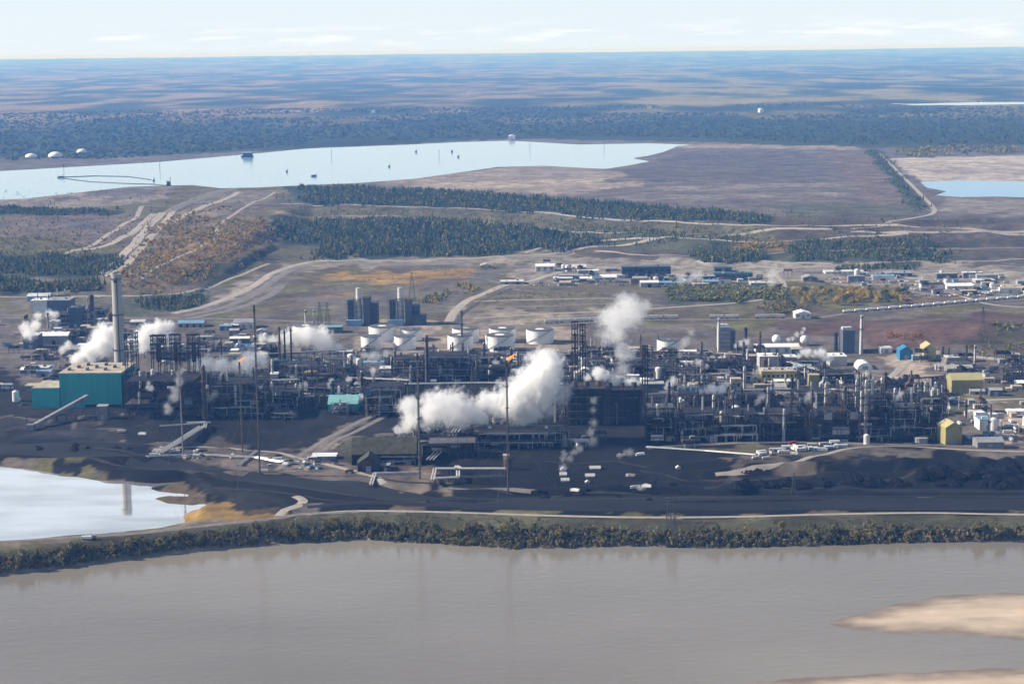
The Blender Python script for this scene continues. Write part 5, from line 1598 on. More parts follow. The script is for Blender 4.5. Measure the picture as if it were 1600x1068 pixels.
# --- coker yard: base block, drum derricks
unit(262, 655, 132, 62, 60, 'broad sooty coker structure with stacked decks', seed=3, tone='dark', stacks=0, clad=.35)
o, s = T('coke_wall', 262, 640, 'black concrete wall block inside the sooty coker structure', 'building')
MB().box(-58 * s, 58 * s, 0, 30, -1, 46 * s).build('wall', black_c, o)
MB().box(-59 * s, 59 * s, -.5, 31, 46 * s, 48 * s).build('deck', steel_d, o)
for i in range(4):
    MB().tube((-48 * s + i * 32 * s, 12, 47 * s), (-48 * s + i * 32 * s, 12, 56 * s), 4.2, 3.6, 12).build('coke_drum', dirty, o)
def derrick(px, py, w_px, h_px, z_px, label, tone=None, pale=False):
    o, s = T('drum_derrick', px, py, label, 'derrick')
    w, z0, h = w_px * s, z_px * s, h_px * s
    mb = MB(); zs = [z0 + h * (i + 1) / 6 for i in range(6)]
    for x_ in (-w / 2, 0, w / 2):
        for y_ in (0, w * .8):
            mb.bar((x_, y_, -1), (x_, y_, z0 + h), .8)
    for z_ in zs:
        for y_ in (0, w * .8): mb.bar((-w / 2, y_, z_), (w / 2, y_, z_), .7)
        for x_ in (-w / 2, w / 2): mb.bar((x_, 0, z_), (x_, w * .8, z_), .7)
    for k in range(6):
        mb.bar((-w / 2 if k % 2 else 0, 0, zs[k] - h / 6), (0 if k % 2 else w / 2, 0, zs[k]), .4)
    mb.build('lattice_frame', tone or steel_d, o)
    for i, z_ in enumerate(zs[1::2]):
        dk = MB().box(-w * .58, w * .58, -.8, w * .9, z_ - .2, z_ + .2).build('deck', steel_d, o)
        MB().box(-w * .58, w * .58, -.85, -.7, z_ + .3, z_ + 1.5).build('railing', steel_b if not pale else insul_l, dk)
    MB().tube((0, w * .4, z0), (0, w * .4, z0 + h * .72), w * .2, None, 10).build('drill_stem', dirty if not pale else insul, o)
    return o
derrick(208, 632, 17, 42, 68, 'pale derrick with stacked galleries beside the tall chimney', pale=True)
derrick(250, 632, 20, 40, 66, 'dark square derrick amid the steam of the coker')
derrick(277, 632, 15, 42, 66, 'rusty derrick with dark decks beside the twin-top derrick', tone=steel_b)
derrick(305, 632, 17, 42, 66, 'tall dark derrick at the end of the coker')
unit(372, 655, 82, 58, 45, 'dark unit with drums beside the coker structure', seed=4, tone='dark', clad=.2, stacks=2)
unit(350, 605, 60, 30, 30, 'low dark unit behind the flaming mast', seed=5, tone='grey', stacks=2)
unit(440, 640, 60, 34, 30, 'low dark pipe structure next to the teal-roofed workshop', seed=6, tone='dark')
unit(470, 590, 66, 22, 26, 'grey unit in front of three thin chimneys', seed=7, tone='grey')
unit(540, 598, 60, 18, 26, 'flat grey unit behind the workshop', seed=8, tone='grey')
unit(510, 622, 70, 20, 26, 'low dark unit beside the yellow domed roof', seed=9, tone='dark')
unit(602, 652, 66, 50, 40, 'dark unit between workshop and the steam', seed=10, tone='dark', clad=.25)
unit(640, 590, 56, 30, 28, 'dark exchanger structure in front of the first white tanks', seed=11, tone='dark')
unit(704, 594, 84, 42, 32, 'dense dark unit in front of the middle white tanks', seed=12, tone='dark', stacks=3, clad=.2)
unit(775, 598, 60, 26, 30, 'low dark unit below the flare mast flame', seed=13, tone='dark')
unit(850, 575, 60, 22, 26, 'dark pipe unit in front of the single white tank', seed=14, tone='brown')
unit(690, 640, 90, 20, 26, 'low black unit half hidden by the steam', seed=15, tone='dark')
unit(812, 702, 150, 30, 34, 'long low black unit under the big steam cloud', seed=16, tone='dark', clad=.15)
unit(700, 716, 90, 26, 30, 'low dark unit behind the zigzag pipes', seed=17, tone='dark')
unit(620, 726, 70, 18, 26, 'dark shed-like frame behind the mossy hall', seed=18, tone='dark')
# three thin chimneys and the small silver ones
for i, (x_, t_) in enumerate(((438, 'first'), (446, 'middle'), (456, 'last'))):
    stack(x_, 582, (72, 66, 70)[i], 3.2, 2.6, steel_b, t_ + ' of three thin brown chimneys in a row', rings=2)
stack(478, 518, 34, 3.4, 3, insul_l, 'short pale chimney close to the cogeneration plant', rings=1)
stack(491, 518, 34, 3.4, 3, white_p, 'short white chimney next to the steel switchyard', rings=1)
stack(722, 548, 64, 3.6, 2.6, steel_g, 'thin grey vent stack standing before a white tank', rings=3)
column(668, 600, 78, 4.5, steel_d, 'tall dark column in front of the white tanks', plats=4)
column(664, 592, 40, 6, dirty, 'stout sooty column beside the tall dark column', plats=3)
column(520, 628, 34, 5, teal_d, 'green-blue column beside the low dark pipe structure', plats=2)
# --- cogeneration plant
o, s = T('cogeneration_plant', 604, 508, 'navy cogeneration plant with two boiler blocks and grey stacks', 'power plant')
for k, bx in enumerate((-46, 19)):
    MB().box((bx - 14) * s, (bx - 5) * s, 0, 18, -1, 40 * s).build('boiler_house', navy, o)
    MB().box((bx + 10) * s, (bx + 21) * s, 0, 24, -1, (42 - 5 * k) * s).build('boiler_house', bluegrey, o)
    MB().box((bx + 21) * s + .1, (bx + 33) * s, 3, 20, -1, (33 - 3 * k) * s).build('duct_house', navy, o)
    MB().box((bx + 9) * s, (bx + 22) * s, -.5, 24.5, (42 - 5 * k) * s, (43 - 5 * k) * s).build('roof', green_d, o)
    st = MB().lathe([(5.4 * s, -1), (5.4 * s, 30 * s), (4.2 * s, 34 * s), (4.0 * s, 58 * s), (3.6 * s, 58 * s)], 16, bx * s + 2.5 * s, 8).build('stack', insul_l, o, True)
    MB().lathe([(4.1 * s, 40 * s), (6 * s, 40 * s), (6 * s, 40.6 * s), (4.1 * s, 40.6 * s)], 12, bx * s + 2.5 * s, 8).build('gallery', steel_d, st)
    mb = MB()
    for i in range(5):
        zz = (6 + i * 8) * s
        mb.bar(((bx - 15) * s, -.6, zz), ((bx + 34) * s, -.6, zz), .5)
    for x_ in range(-16, 36, 7):
        mb.bar(((bx + x_) * s, -.6, -1), ((bx + x_) * s, -.6, 42 * s), .5)
    mb.build('frame', steel_g, o)
    MB().box((bx - 16) * s, (bx + 8) * s, -9, -1, -1, 10 * s).build('turbine_hall', blue_p, o)
MB().box(40 * s, 62 * s, -6, 10, -1, 16 * s).build('turbine_hall', navy, o)
shed(520, 520, 28, 9, 16, bluegrey, teal_l, 'small control house with a pale teal roof', kind='flat')
# --- white storage tanks
TANKS = [
    (596, 534, 42, 21, 'white tank behind the first two front tanks, cogeneration plant at its back'),
    (642, 533, 34, 16, 'white tank half hidden behind the second front tank'),
    (727, 536, 42, 20, 'cream-topped white tank behind the vent stack tank'),
    (785, 536, 42, 20, 'white tank hidden behind the widest front tank'),
    (844, 538, 43, 20, 'single white tank at the end of the rear row'),
    (579, 548, 32, 20, 'front row white tank, smallest, nearest the cogeneration plant'),
    (632, 547, 34, 19, 'second white tank of the front row'),
    (719, 549, 40, 22, 'front row white tank with the thin grey vent stack before it'),
    (781, 550, 45, 23, 'widest white tank of the front row'),
    (1046, 550, 36, 16, 'lone pale tank among low roofs beyond the white steam column'),
    (476, 524, 40, 12, 'low white tank half veiled by steam near the three thin chimneys'),
]
for px, py, w_, h_, lb in TANKS:
    tank(px, py, w_, h_, lb, roof=yellow_l if 'cream' in lb else None)
# --- workshop, domed roof and huts
shed(536, 643, 46, 12, 30, teal, teal_l, 'workshop with a broad pale teal roof', kind='gable', doors=3, pitch=.22)
shed(562, 634, 16, 12, 16, teal, teal_l, 'small teal-roofed annex against the workshop', kind='gable', doors=1)
o, s = T('domed_tank', 485, 596, 'round tank with an olive yellow domed roof', 'tank')
MB().lathe([(17 * s, -1), (17 * s, 7 * s)], 28, 0, 12).build('shell', dirty, o, True)
MB().lathe([(17.2 * s, 7 * s), (14 * s, 11 * s), (8 * s, 14 * s), (1 * s, 15 * s)], 28, 0, 12).build('dome', olivey, o, True)
for px, py, w_, h_, m1, m2, lb in [
    (437, 584, 24, 20, navy, teal_d, 'dark teal box building under the three thin chimneys'),
    (464, 584, 22, 18, navy, teal_d, 'second dark teal box building beside the three thin chimneys'),
    (606, 583, 26, 7, conc_d, white_p, 'white-roofed hut near the small round clarifier'),
    (820, 582, 22, 5, conc_d, olivey, 'low hut with an olive roof before the single white tank'),
    (1490, 568, 20, 9, conc_d, white_p, 'pale-roofed hut beside the tall yellow shed'),
]:
    shed(px, py, w_, h_, 18, m1, m2, lb, kind='flat', vents=2)
o, s = T('clarifier', 612, 590, 'small round white clarifier with a dark centre', 'tank')
MB().lathe([(11 * s, -1), (11 * s, 4 * s), (10 * s, 4 * s), (10 * s, 3 * s), (3 * s, 3.4 * s)], 28, 0, 10).build('basin', white_p, o, True)
MB().lathe([(2.6 * s, 3 * s), (2.6 * s, 5 * s)], 12, 0, 10).build('centre_well', steel_d, o)
# --- black coker block
for i, (px, py, w_, h_, lb) in enumerate([(918, 664, 62, 56, 'black coker block with brown corner columns, steam rising from it'), (973, 662, 64, 52, 'wider black coker block next to the first one')]):
    o, s = T('coker_block', px, py, lb, 'building')
    w, h = w_ * s, h_ * s
    MB().box(-w / 2 + 1, w / 2 - 1, 1, 34, -1, h).build('wall', black_c, o)
    MB().box(-w / 2, w / 2, 0, 35, h, h + 1.2).build('roof', steel_d, o)
    for x_ in (-w / 2, w / 2):
        cm = MB()
        for y_ in (0, 6):
            for dx in (-1.8, 1.8): cm.bar((x_ + dx, y_, -1), (x_ + dx, y_, h + 3), .8)
        for k in range(9):
            zz = h * (k + 1) / 9
            cm.bar((x_ - 1.8, 0, zz), (x_ + 1.8, 0, zz), .6); cm.bar((x_ - 1.8, 0, zz - h / 9), (x_ + 1.8, 0, zz), .3)
        cm.build('corner_column', steel_b, o)
    for k in range(5):
        MB().box(-w / 2 + 2, w / 2 - 2, .6, .9, h * (k + .7) / 5.2, h * (k + .7) / 5.2 + .6).build('girt', steel_d, o)
    for k in range(7):
        MB().box(-w / 2 + w * (k + .5) / 7 - .4, -w / 2 + w * (k + .5) / 7 + .4, .3, .7, -1, h * (.99 if k % 2 else .8)).build('girder', steel_d if k % 3 else steel_b, o)
    rgk = random.Random(i + 50)
    for k in range(6):
        x_ = rgk.uniform(-w * .45, w * .45); z_ = rgk.uniform(h * .1, h * .9)
        MB().tube((x_, -.6, 0), (x_, -.6, z_), .45, None, 6).tube((x_, -.6, z_), (x_ + rgk.uniform(-9, 9), -.6, z_), .45, None, 6).build('drain_pipe', rgk.choice([dirty, insul, steel_b]), o)
    for k in range(4):
        z_ = h * (k + 1) / 5
        MB().box(-w * .46, w * (.1 + .09 * k), -2.2, .2, z_, z_ + .3).build('walkway', steel_g, o)
    for k in range(3):
        MB().tube((-w * .3 + w * .3 * k, 14, h + 1.2), (-w * .3 + w * .3 * k, 14, h + 6), 3.2, 2.6, 12).build('coke_drum', dirty, o)
derrick(899, 640, 9, 62, 76, 'tall thin brown derrick rising behind the black coker block', tone=steel_b)
derrick(911, 636, 8, 54, 76, 'thin dark derrick, second behind the black coker block')
derrick(1008, 630, 8, 24, 66, 'short dark derrick at the corner of the wider black block')
# --- right hand units
unit(1032, 690, 44, 56, 30, 'dark frame unit against the wider black coker block', seed=21, tone='dark', stacks=2)
unit(1085, 690, 66, 48, 34, 'dark unit with low drums behind the dirt slope', seed=22, tone='dark', stacks=2, clad=.15)
unit(1150, 690, 70, 46, 34, 'dark unit with bright pipes beside the U-shaped pipe', seed=23, tone='dark', stacks=3)
unit(1222, 688, 76, 44, 34, 'dark unit in front of the olive yellow hall', seed=24, tone='dark', stacks=2, clad=.15)
unit(1300, 690, 80, 50, 36, 'square dark unit behind the work camp', seed=25, tone='dark', stacks=2, clad=.4)
unit(1367, 690, 52, 74, 30, 'tallest dark unit with a silver column at its corner', seed=26, tone='dark', stacks=3)
unit(1415, 690, 52, 56, 30, 'dark unit between the tallest unit and the end tower', seed=27, tone='dark', stacks=2)
unit(1457, 688, 38, 72, 28, 'end tower of dark steel beside the small yellow shed', seed=28, tone='dark', stacks=3)
unit(1090, 640, 70, 26, 28, 'grey pipe unit near the blue-roofed pipe gallery', seed=29, tone='grey', stacks=1)
unit(1180, 644, 70, 28, 28, 'brown steel unit below the pale yellow canopy', seed=30, tone='brown', stacks=2)
unit(1270, 640, 60, 30, 28, 'grey steel unit beside the ochre tower', seed=31, tone='grey', stacks=3)
unit(1345, 644, 66, 40, 28, 'brown and silver unit at the edge of the sandy yard', seed=32, tone='brown', stacks=3)
unit(1410, 640, 50, 26, 26, 'low dark unit in front of the sandy yard', seed=33, tone='dark', stacks=1)
unit(1310, 602, 60, 22, 24, 'dark exchanger unit between hall and white warehouses', seed=34, tone='dark')
unit(1120, 580, 90, 16, 26, 'long grey pipe unit behind small steam puffs', seed=35, tone='grey', stacks=2)
unit(1030, 590, 50, 20, 24, 'grey unit beyond the wider black block', seed=36, tone='grey')
unit(980, 590, 60, 20, 24, 'dark unit behind the steaming roof', seed=37, tone='dark')
unit(1260, 576, 40, 14, 20, 'small grey unit behind the olive yellow hall', seed=39, tone='grey', stacks=2)
# boilers and chimneys at the rear
for px, py, w_, h_, m1, lb in [(1136, 547, 26, 36, grey_p, 'tall grey boiler block with a pale chimney beside it'), (1330, 552, 26, 36, bluegrey, 'tall blue-grey boiler block beside a banded chimney')]:
    o, s = T('boiler_block', px, py, lb, 'building')
    w, h = w_ * s, h_ * s
    MB().box(-w / 2, w * .2, 0, 22, -1, h).build('main_block', m1, o)
    MB().box(w * .2 + .05, w / 2, 2, 20, -1, h * .84).build('side_block', bluegrey if m1 is grey_p else grey_p, o)
    for k in range(5):
        MB().box(-w / 2 - .5, w * .22, -.6, -.05, h * (k + .8) / 5.6, h * (k + .8) / 5.6 + .5).build('gallery', steel_g, o)
    for k in range(3):
        MB().box(-w / 2 + w * .2 * k, -w / 2 + w * .2 * k + 3, 5, 12, h + .02, h + 3).build('roof_unit', white_p, o)
stack(1123, 549, 52, 4, 3.4, white_p, 'pale chimney with a dark cap beside the grey boiler block', rings=1)
stack(1346, 553, 60, 6, 4.5, insul_l, 'banded pale chimney beside the blue-grey boiler block', rings=2)
stack(1165, 548, 36, 6, 5.6, dirty, 'dark stubby chimney beside the grey boiler block', rings=1)
stack(1306, 548, 28, 7, 6, navy, 'stubby navy chimney before the brown bank', rings=1)
stack(1168, 568, 22, 3.4, 3, white_p, 'short white vent pipe of the red-roofed unit', rings=0)
stack(1510, 572, 32, 3.4, 3, steel_b, 'thin rusty chimney behind the long yellow shed', rings=1)
stack(1523, 578, 38, 3.4, 2.8, insul_l, 'thin pale chimney behind the long yellow shed', rings=1)
stack(1384, 612, 30, 4, 3.4, steel_d, 'short black chimney beside the sandy yard', rings=1)
stack(1238, 632, 42, 4.5, 3.8, steel_d, 'black chimney with a crooked pale pipe below the olive hall', rings=1)
stack(1258, 600, 30, 4, 3.4, insul_l, 'pale chimney wrapped by steam near the olive hall', rings=1)
# warehouses and halls on the right
shed(1215, 551, 68, 9, 26, white_p, white, 'long white warehouse with a flat bright roof', kind='gable', doors=5, vents=4, pitch=.08)
shed(1310, 572, 26, 15, 24, conc, white, 'grey store with a bright white roof', kind='flat', vents=2)
shed(1219, 600, 58, 20, 24, olivey, beige, 'olive yellow hall with a beige roof', kind='flat', doors=4, vents=6, wins=8)
shed(1206, 606, 54, 5, 8, conc_d, yellow_l, 'low canopy with a pale yellow roof in front of the olive hall', kind='flat')
shed(1272, 604, 16, 18, 10, yellow, beige, 'narrow ochre tower beside the olive hall', kind='flat')
shed(1150, 618, 16, 26, 10, beige, beige, 'beige stair tower beside a small steam cloud', kind='flat', wins=2)
shed(1203, 575, 32, 18, 24, conc, white, 'pale square filter house before the white warehouse', kind='flat', vents=2)
shed(1236, 573, 18, 15, 18, conc, white, 'second pale filter house before the white warehouse', kind='flat', vents=1)
shed(1010, 606, 56, 6, 16, bluegrey, conc, 'long flat grey roof beyond the black block', kind='flat')
shed(1085, 612, 50, 6, 12, blue, bluegrey, 'low pipe gallery with blue walls', kind='flat')
shed(1352, 577, 24, 10, 26, white_p, white, 'white arched fabric shelter on the sandy yard', kind='round', name='arched_shelter')
shed(1416, 562, 20, 14, 18, blue, blue, 'bright blue shed at the back of the sandy yard', kind='gable', pitch=.3)
shed(1432, 563, 12, 7, 12, blue_p, white_p, 'pale blue lean-to beside the bright blue shed', kind='flat')
shed(1453, 562, 18, 18, 22, yellow_l, yellow_l, 'tall pale yellow shed beside the dark silos', kind='gable', pitch=.35)
shed(1511, 614, 47, 20, 26, yellow, yellow_l, 'long yellow shed with open bays at its foot', kind='gable', doors=5, pitch=.2)
shed(1490, 694, 26, 26, 22, yellow, yellow_l, 'small yellow shed with a steep roof beside the end tower', kind='gable', doors=1, pitch=.3, rz=R(8))
shed(1385, 552, 18, 8, 14, white_p, white, 'little white hut before the autumn bank', kind='flat')
shed(1545, 672, 28, 16, 20, white_p, blue_p, 'white block with a pale blue roof at the sandy corner', kind='flat', vents=2)
shed(1548, 700, 40, 9, 18, conc_d, grey_p, 'grey open shed beyond the small yellow shed', kind='gable')
shed(1500, 584, 40, 8, 18, conc_d, conc, 'low concrete store behind the long yellow shed', kind='gable')
column(1473, 563, 22, 4, steel_d, 'dark silo beside the tall pale yellow shed', name='silo', plats=1)
column(1482, 565, 22, 4, dirty, 'sooty silo, second beside the tall pale yellow shed', name='silo', plats=1)
# sphere-like gas holders
for px, py, r_, lb in [(1214, 540, 7, 'white gas sphere behind the white warehouse'), (1258, 541, 7, 'second white gas sphere near the smoking pipe')]:
    o, s = T('gas_sphere', px, py, lb, 'gas tank'); r = r_ * s
    MB().lathe([(r * math.sin(a), r * 1.35 - r * math.cos(a)) for a in [math.pi * k / 10 for k in range(1, 10)]], 18, 0, r).build('sphere', white, o, True)
    for k in range(6):
        a = k * math.pi / 3
        MB().bar((r * .9 * math.cos(a), r + r * .9 * math.sin(a), -1), (r * .9 * math.cos(a), r + r * .9 * math.sin(a), r * 1.2), .5).build('leg', steel_g, o)
# columns that stand out
for i, (px, py, h_, d_, m1, lb) in enumerate([
    (1352, 690, 96, 5, insul, 'silver column at the corner of the tallest dark unit'),
    (1064, 680, 60, 7, insul, 'stout silver column between two dark frames'),
    (1115, 660, 44, 5, insul_l, 'pale column behind the dark unit with bright pipes'),
    (1134, 690, 70, 4, dirty, 'slim sooty column rising from the dark front units'),
    (1200, 650, 46, 4, insul, 'silver column near the pale yellow canopy'),
    (1290, 650, 52, 4.5, insul_l, 'pale slim column beside the grey steel unit'),
    (1320, 660, 56, 5, steel_b, 'brown column in the brown and silver unit'),
    (1338, 655, 62, 5, insul, 'silver column beside the brown column'),
    (1378, 640, 50, 6, insul, 'broad silver column behind the tallest dark unit'),
    (1398, 650, 44, 4.5, insul_l, 'pale column before the sandy yard'),
    (1430, 640, 40, 4.5, dirty, 'sooty column behind the end tower'),
    (1446, 630, 34, 4, insul, 'slim silver column behind the end tower'),
    (350, 650, 66, 6, dirty, 'stout sooty column at the side of the coker structure'),
    (320, 655, 84, 7, steel_b, 'brown column at the end of the coker structure'),
    (392, 640, 50, 5, dirty, 'sooty column between the flare masts'),
    (426, 640, 44, 4.5, insul, 'silver column beside the tall black mast'),
    (575, 650, 40, 5, dirty, 'sooty column near the workshop annex'),
    (625, 640, 46, 5, steel_d, 'black column before the first white tanks'),
    (745, 596, 44, 3, steel_g, 'slim grey column beside the dense dark unit'),
    (766, 596, 36, 4, dirty, 'short sooty column beside the slim grey column'),
    (870, 660, 60, 6, dirty, 'sooty column against the black coker block'),
    (1046, 640, 44, 4, steel_d, 'black column behind the frame unit'),
    (1163, 612, 40, 4, insul_l, 'pale column beside the beige stair tower'),
    (1225, 690, 52, 4, insul, 'silver column standing in the dark front units'),
    (1266, 690, 48, 4.5, dirty, 'sooty column beside the square dark unit'),
]):
    column(px, py, h_, d_, m1, lb, seed=900 + i)
# U-shaped pipe
o, s = T('pipe_loop', 1201, 646, 'U-shaped pale pipe loop standing up from the units', 'pipe')
mb = MB(); r = 4.2 * s
for sx in (-1, 1): mb.tube((sx * r, 0, 0), (sx * r, 0, 18 * s), .8, None, 8)
for k in range(8):
    a, b = math.pi * k / 8, math.pi * (k + 1) / 8
    mb.tube((r * math.cos(a), 0, 18 * s + r * math.sin(a)), (r * math.cos(b), 0, 18 * s + r * math.sin(b)), .8, None, 8)
mb.build('pipe', steel_b, o, True)
MB().bar((-r * 1.3, .6, 9 * s), (r * 1.3, .6, 9 * s), .5).build('support', steel_d, o)
for i, (px, py, w_, h_, lb) in enumerate([(1100, 600, 16, 22, 'sooty fired heater behind the blue pipe gallery'), (1290, 612, 16, 22, 'grey fired heater beside the olive hall'), (1425, 612, 16, 20, 'brown fired heater by the sandy yard road'), (760, 640, 16, 20, 'sooty fired heater inside the steam'), (560, 610, 15, 18, 'grey fired heater behind the workshop annex')]):
    heater(px, py, w_, h_, 10, (dirty, grey_p, steel_b, dirty, grey_p)[i], lb)

# --- flare masts
flare(286, 714, 152, 2.6, insul_l, 'slim pale flare mast standing before the grey steam wisp', bands=4)
flare(406, 742, 264, 3.0, steel_b, 'very tall black mast with a thick brown top', bands=6)
flare(379, 706, 142, 2.6, steel_g, 'flare mast with a small orange flame in the coker yard', flame=9, bands=3)
flare(656, 748, 198, 3.4, steel_g, 'tall banded flare mast in front of the smaller steam cloud', bands=6)
flare(794, 770, 210, 3.4, steel_b, 'tall flare mast burning with an orange flame before the big steam cloud', flame=13, bands=6)
flare(348, 600, 70, 2, steel_d, 'short black mast behind the coker yard', bands=2, guys=False)
flare(738, 640, 74, 1.8, steel_g, 'thin grey mast between the two large steam clouds', bands=2, guys=False)

# --- pipe racks
RACKS = [
    ([(340, 640), (420, 632), (560, 628)], 7, 7, 5, insul, 1), ([(420, 604), (560, 600), (640, 604)], 7, 7, 5, insul, 1), ([(560, 566), (700, 562), (860, 560)], 7, 8, 6, dirty, 2),
    ([(620, 612), (760, 610), (880, 612)], 8, 8, 5, insul, 1), ([(640, 660), (760, 656)], 8, 8, 4, dirty, 1), ([(1010, 628), (1100, 622), (1200, 620)], 8, 9, 6, insul, 2),
    ([(1200, 620), (1320, 622), (1470, 632)], 8, 9, 6, insul_l, 2), ([(1060, 596), (1180, 592)], 7, 8, 5, insul, 1), ([(1230, 664), (1330, 662)], 9, 8, 5, insul_l, 1),
    ([(1060, 662), (1160, 660), (1230, 662)], 9, 8, 5, dirty, 1), ([(1330, 664), (1450, 664)], 10, 8, 5, insul, 1), ([(1380, 604), (1480, 596)], 6, 7, 4, steel_b, 1),
    ([(1120, 560), (1200, 566), (1290, 590)], 7, 8, 5, insul, 1), ([(42, 660), (150, 656)], 6, 6, 4, dirty, 1), ([(330, 566), (430, 562), (540, 556)], 7, 7, 5, insul_l, 1),
    ([(200, 560), (330, 556)], 8, 7, 5, insul, 1), ([(880, 560), (1010, 558), (1110, 560)], 7, 8, 5, dirty, 2), ([(250, 674), (330, 668)], 5, 5, 3, insul, 1),
    ([(1480, 580), (1600, 578)], 5, 6, 4, steel_b, 1), ([(660, 690), (760, 684), (880, 690)], 6, 7, 4, dirty, 1),
]
RACK_LB = ['pipe rack before the workshop', 'pipe rack behind the workshop', 'two-level pipe rack in front of the white tanks', 'pipe rack beneath the flame mast', 'sooty pipe rack inside the steam',
           'two-level pipe rack leaving the black coker block', 'two-level pale pipe rack crossing the process units', 'pipe rack behind the blue pipe gallery', 'pale pipe rack over the front units',
           'sooty pipe rack over the front units', 'silver pipe rack at the tallest unit', 'brown pipe rack beside the sandy yard', 'slanting pipe rack behind the filter houses', 'sooty pipe rack under the conveyor gallery',
           'pale pipe rack behind the flaming mast', 'pipe rack behind the drum derricks', 'two-level sooty pipe rack behind the black block', 'short pipe rack by the sloping yard', 'brown pipe rack behind the yellow sheds', 'sooty pipe rack under the big steam clouds']
for (pts, z_, wd, n_, m_, lv), lb in zip(RACKS, RACK_LB):
    rack(pts, z_, wd, n_, m_, lb, levels=lv)

# --- pipes on the ground in front
def pipeline(pts, r, n, m, label, z=2.0, sup=12.0, gap=2.2):
    W = [gp(a, b)[0] for a, b in pts]; O = W[0]
    o = empty('pipeline', O); tag(o, label, 'pipeline')
    sp = MB()
    for k in range(n):
        mb = MB()
        for a, b in zip(W, W[1:]):
            d = (b - a).normalized(); nr = Vector((-d.y, d.x, 0)) * (k - (n - 1) / 2) * gap
            p, q = a - O + nr, b - O + nr
            mb.tube((p.x, p.y, p.z + z), (q.x, q.y, q.z + z), r, None, 7)
            if k == 0:
                L = (b - a).length
                for i in range(int(L / sup) + 1):
                    c = a - O + (b - a) * (i * sup / L)
                    sp.bar((c.x - d.y * -gap, c.y - d.x * gap, c.z - 1), (c.x - d.y * -gap, c.y - d.x * gap, c.z + z - r), .35)
                    sp.bar((c.x + d.y * -gap, c.y + d.x * gap, c.z - 1), (c.x + d.y * -gap, c.y + d.x * gap, c.z + z - r), .35)
        mb.build('pipe', m, o)
    sp.build('support', steel_d, o)
    return o
pipeline([(250, 713), (268, 703), (316, 672)], .9, 3, insul_l, 'three bright pipes running down the slope below the slim mast', z=4, gap=3.0)
pipeline([(292, 668), (322, 667), (320, 676)], .7, 2, insul_l, 'short bright pipe bend above the three pipes', z=5)
pipeline([(230, 716), (300, 712), (400, 716), (440, 724)], .6, 3, insul, 'ground pipes beside the sandy yard of the coker', z=1.5)
pipeline([(375, 728), (402, 706)], .5, 2, insul_l, 'pair of pale pipes climbing beside the black mast', z=2)
pipeline([(580, 762), (586, 744), (660, 742)], .6, 2, insul_l, 'pale pipe pair bending down to the haul road', z=3)
pipeline([(656, 706), (699, 708)], .7, 2, insul_l, 'horizontal pale pipes beside the banded flare mast', z=10)
pipeline([(672, 728), (700, 700), (722, 668)], .6, 3, insul_l, 'zigzag pipe ramp climbing to the steam clouds', z=6, gap=3)
pipeline([(676, 760), (680, 742), (712, 742), (714, 738), (720, 742), (790, 742)], .7, 2, insul_l, 'pale pipe bridge at the foot of the flare masts', z=6)
pipeline([(680, 756), (716, 754), (716, 744)], .8, 2, insul_l, 'pale pipe box beside the pipe bridge', z=5)
pipeline([(720, 752), (790, 750)], .4, 4, steel_g, 'row of thin grey pipes below the pipe bridge', z=4)
pipeline([(1010, 700), (1100, 706), (1180, 712)], .6, 2, insul, 'silver pipe pair on the dirt slope', z=1.5)
# --- sheds of the foreground
shed(600, 726, 100, 17, 34, black_c, green_d, 'long dark hall with a mossy pitched roof', kind='gable', doors=4, vents=3, pitch=.34)
shed(576, 737, 34, 13, 20, steel_d, green_d, 'small mossy-roofed hall beside the long dark hall', kind='gable', pitch=.35)
shed(602, 736, 14, 9, 10, steel_d, grey_p, 'little black store beside the small mossy hall', kind='flat')
shed(506, 718, 38, 5, 14, conc_d, white, 'flat white roofed shelter on the sandy yard', kind='flat')
for i, (px, py, w_, lb) in enumerate([(880, 736, 13, 'pale tent nearest the black block'), (880, 744, 16, 'pale tent, middle one of three'), (883, 753, 19, 'pale tent beside the haul road, last of three'),
                                      (930, 734, 26, 'long pale tent of the site camp'), (922, 746, 22, 'dented pale tent below the long one'), (918, 756, 10, 'tiny pale tent below the dented one'),
                                      (1060, 733, 11, 'pale tent alone on the black slope')]):
    shed(px, py, w_ * .62, 2.2, 4.5, insul, insul_l, lb, kind='gable', doors=1, name='tent', cat='tent', pitch=.4)
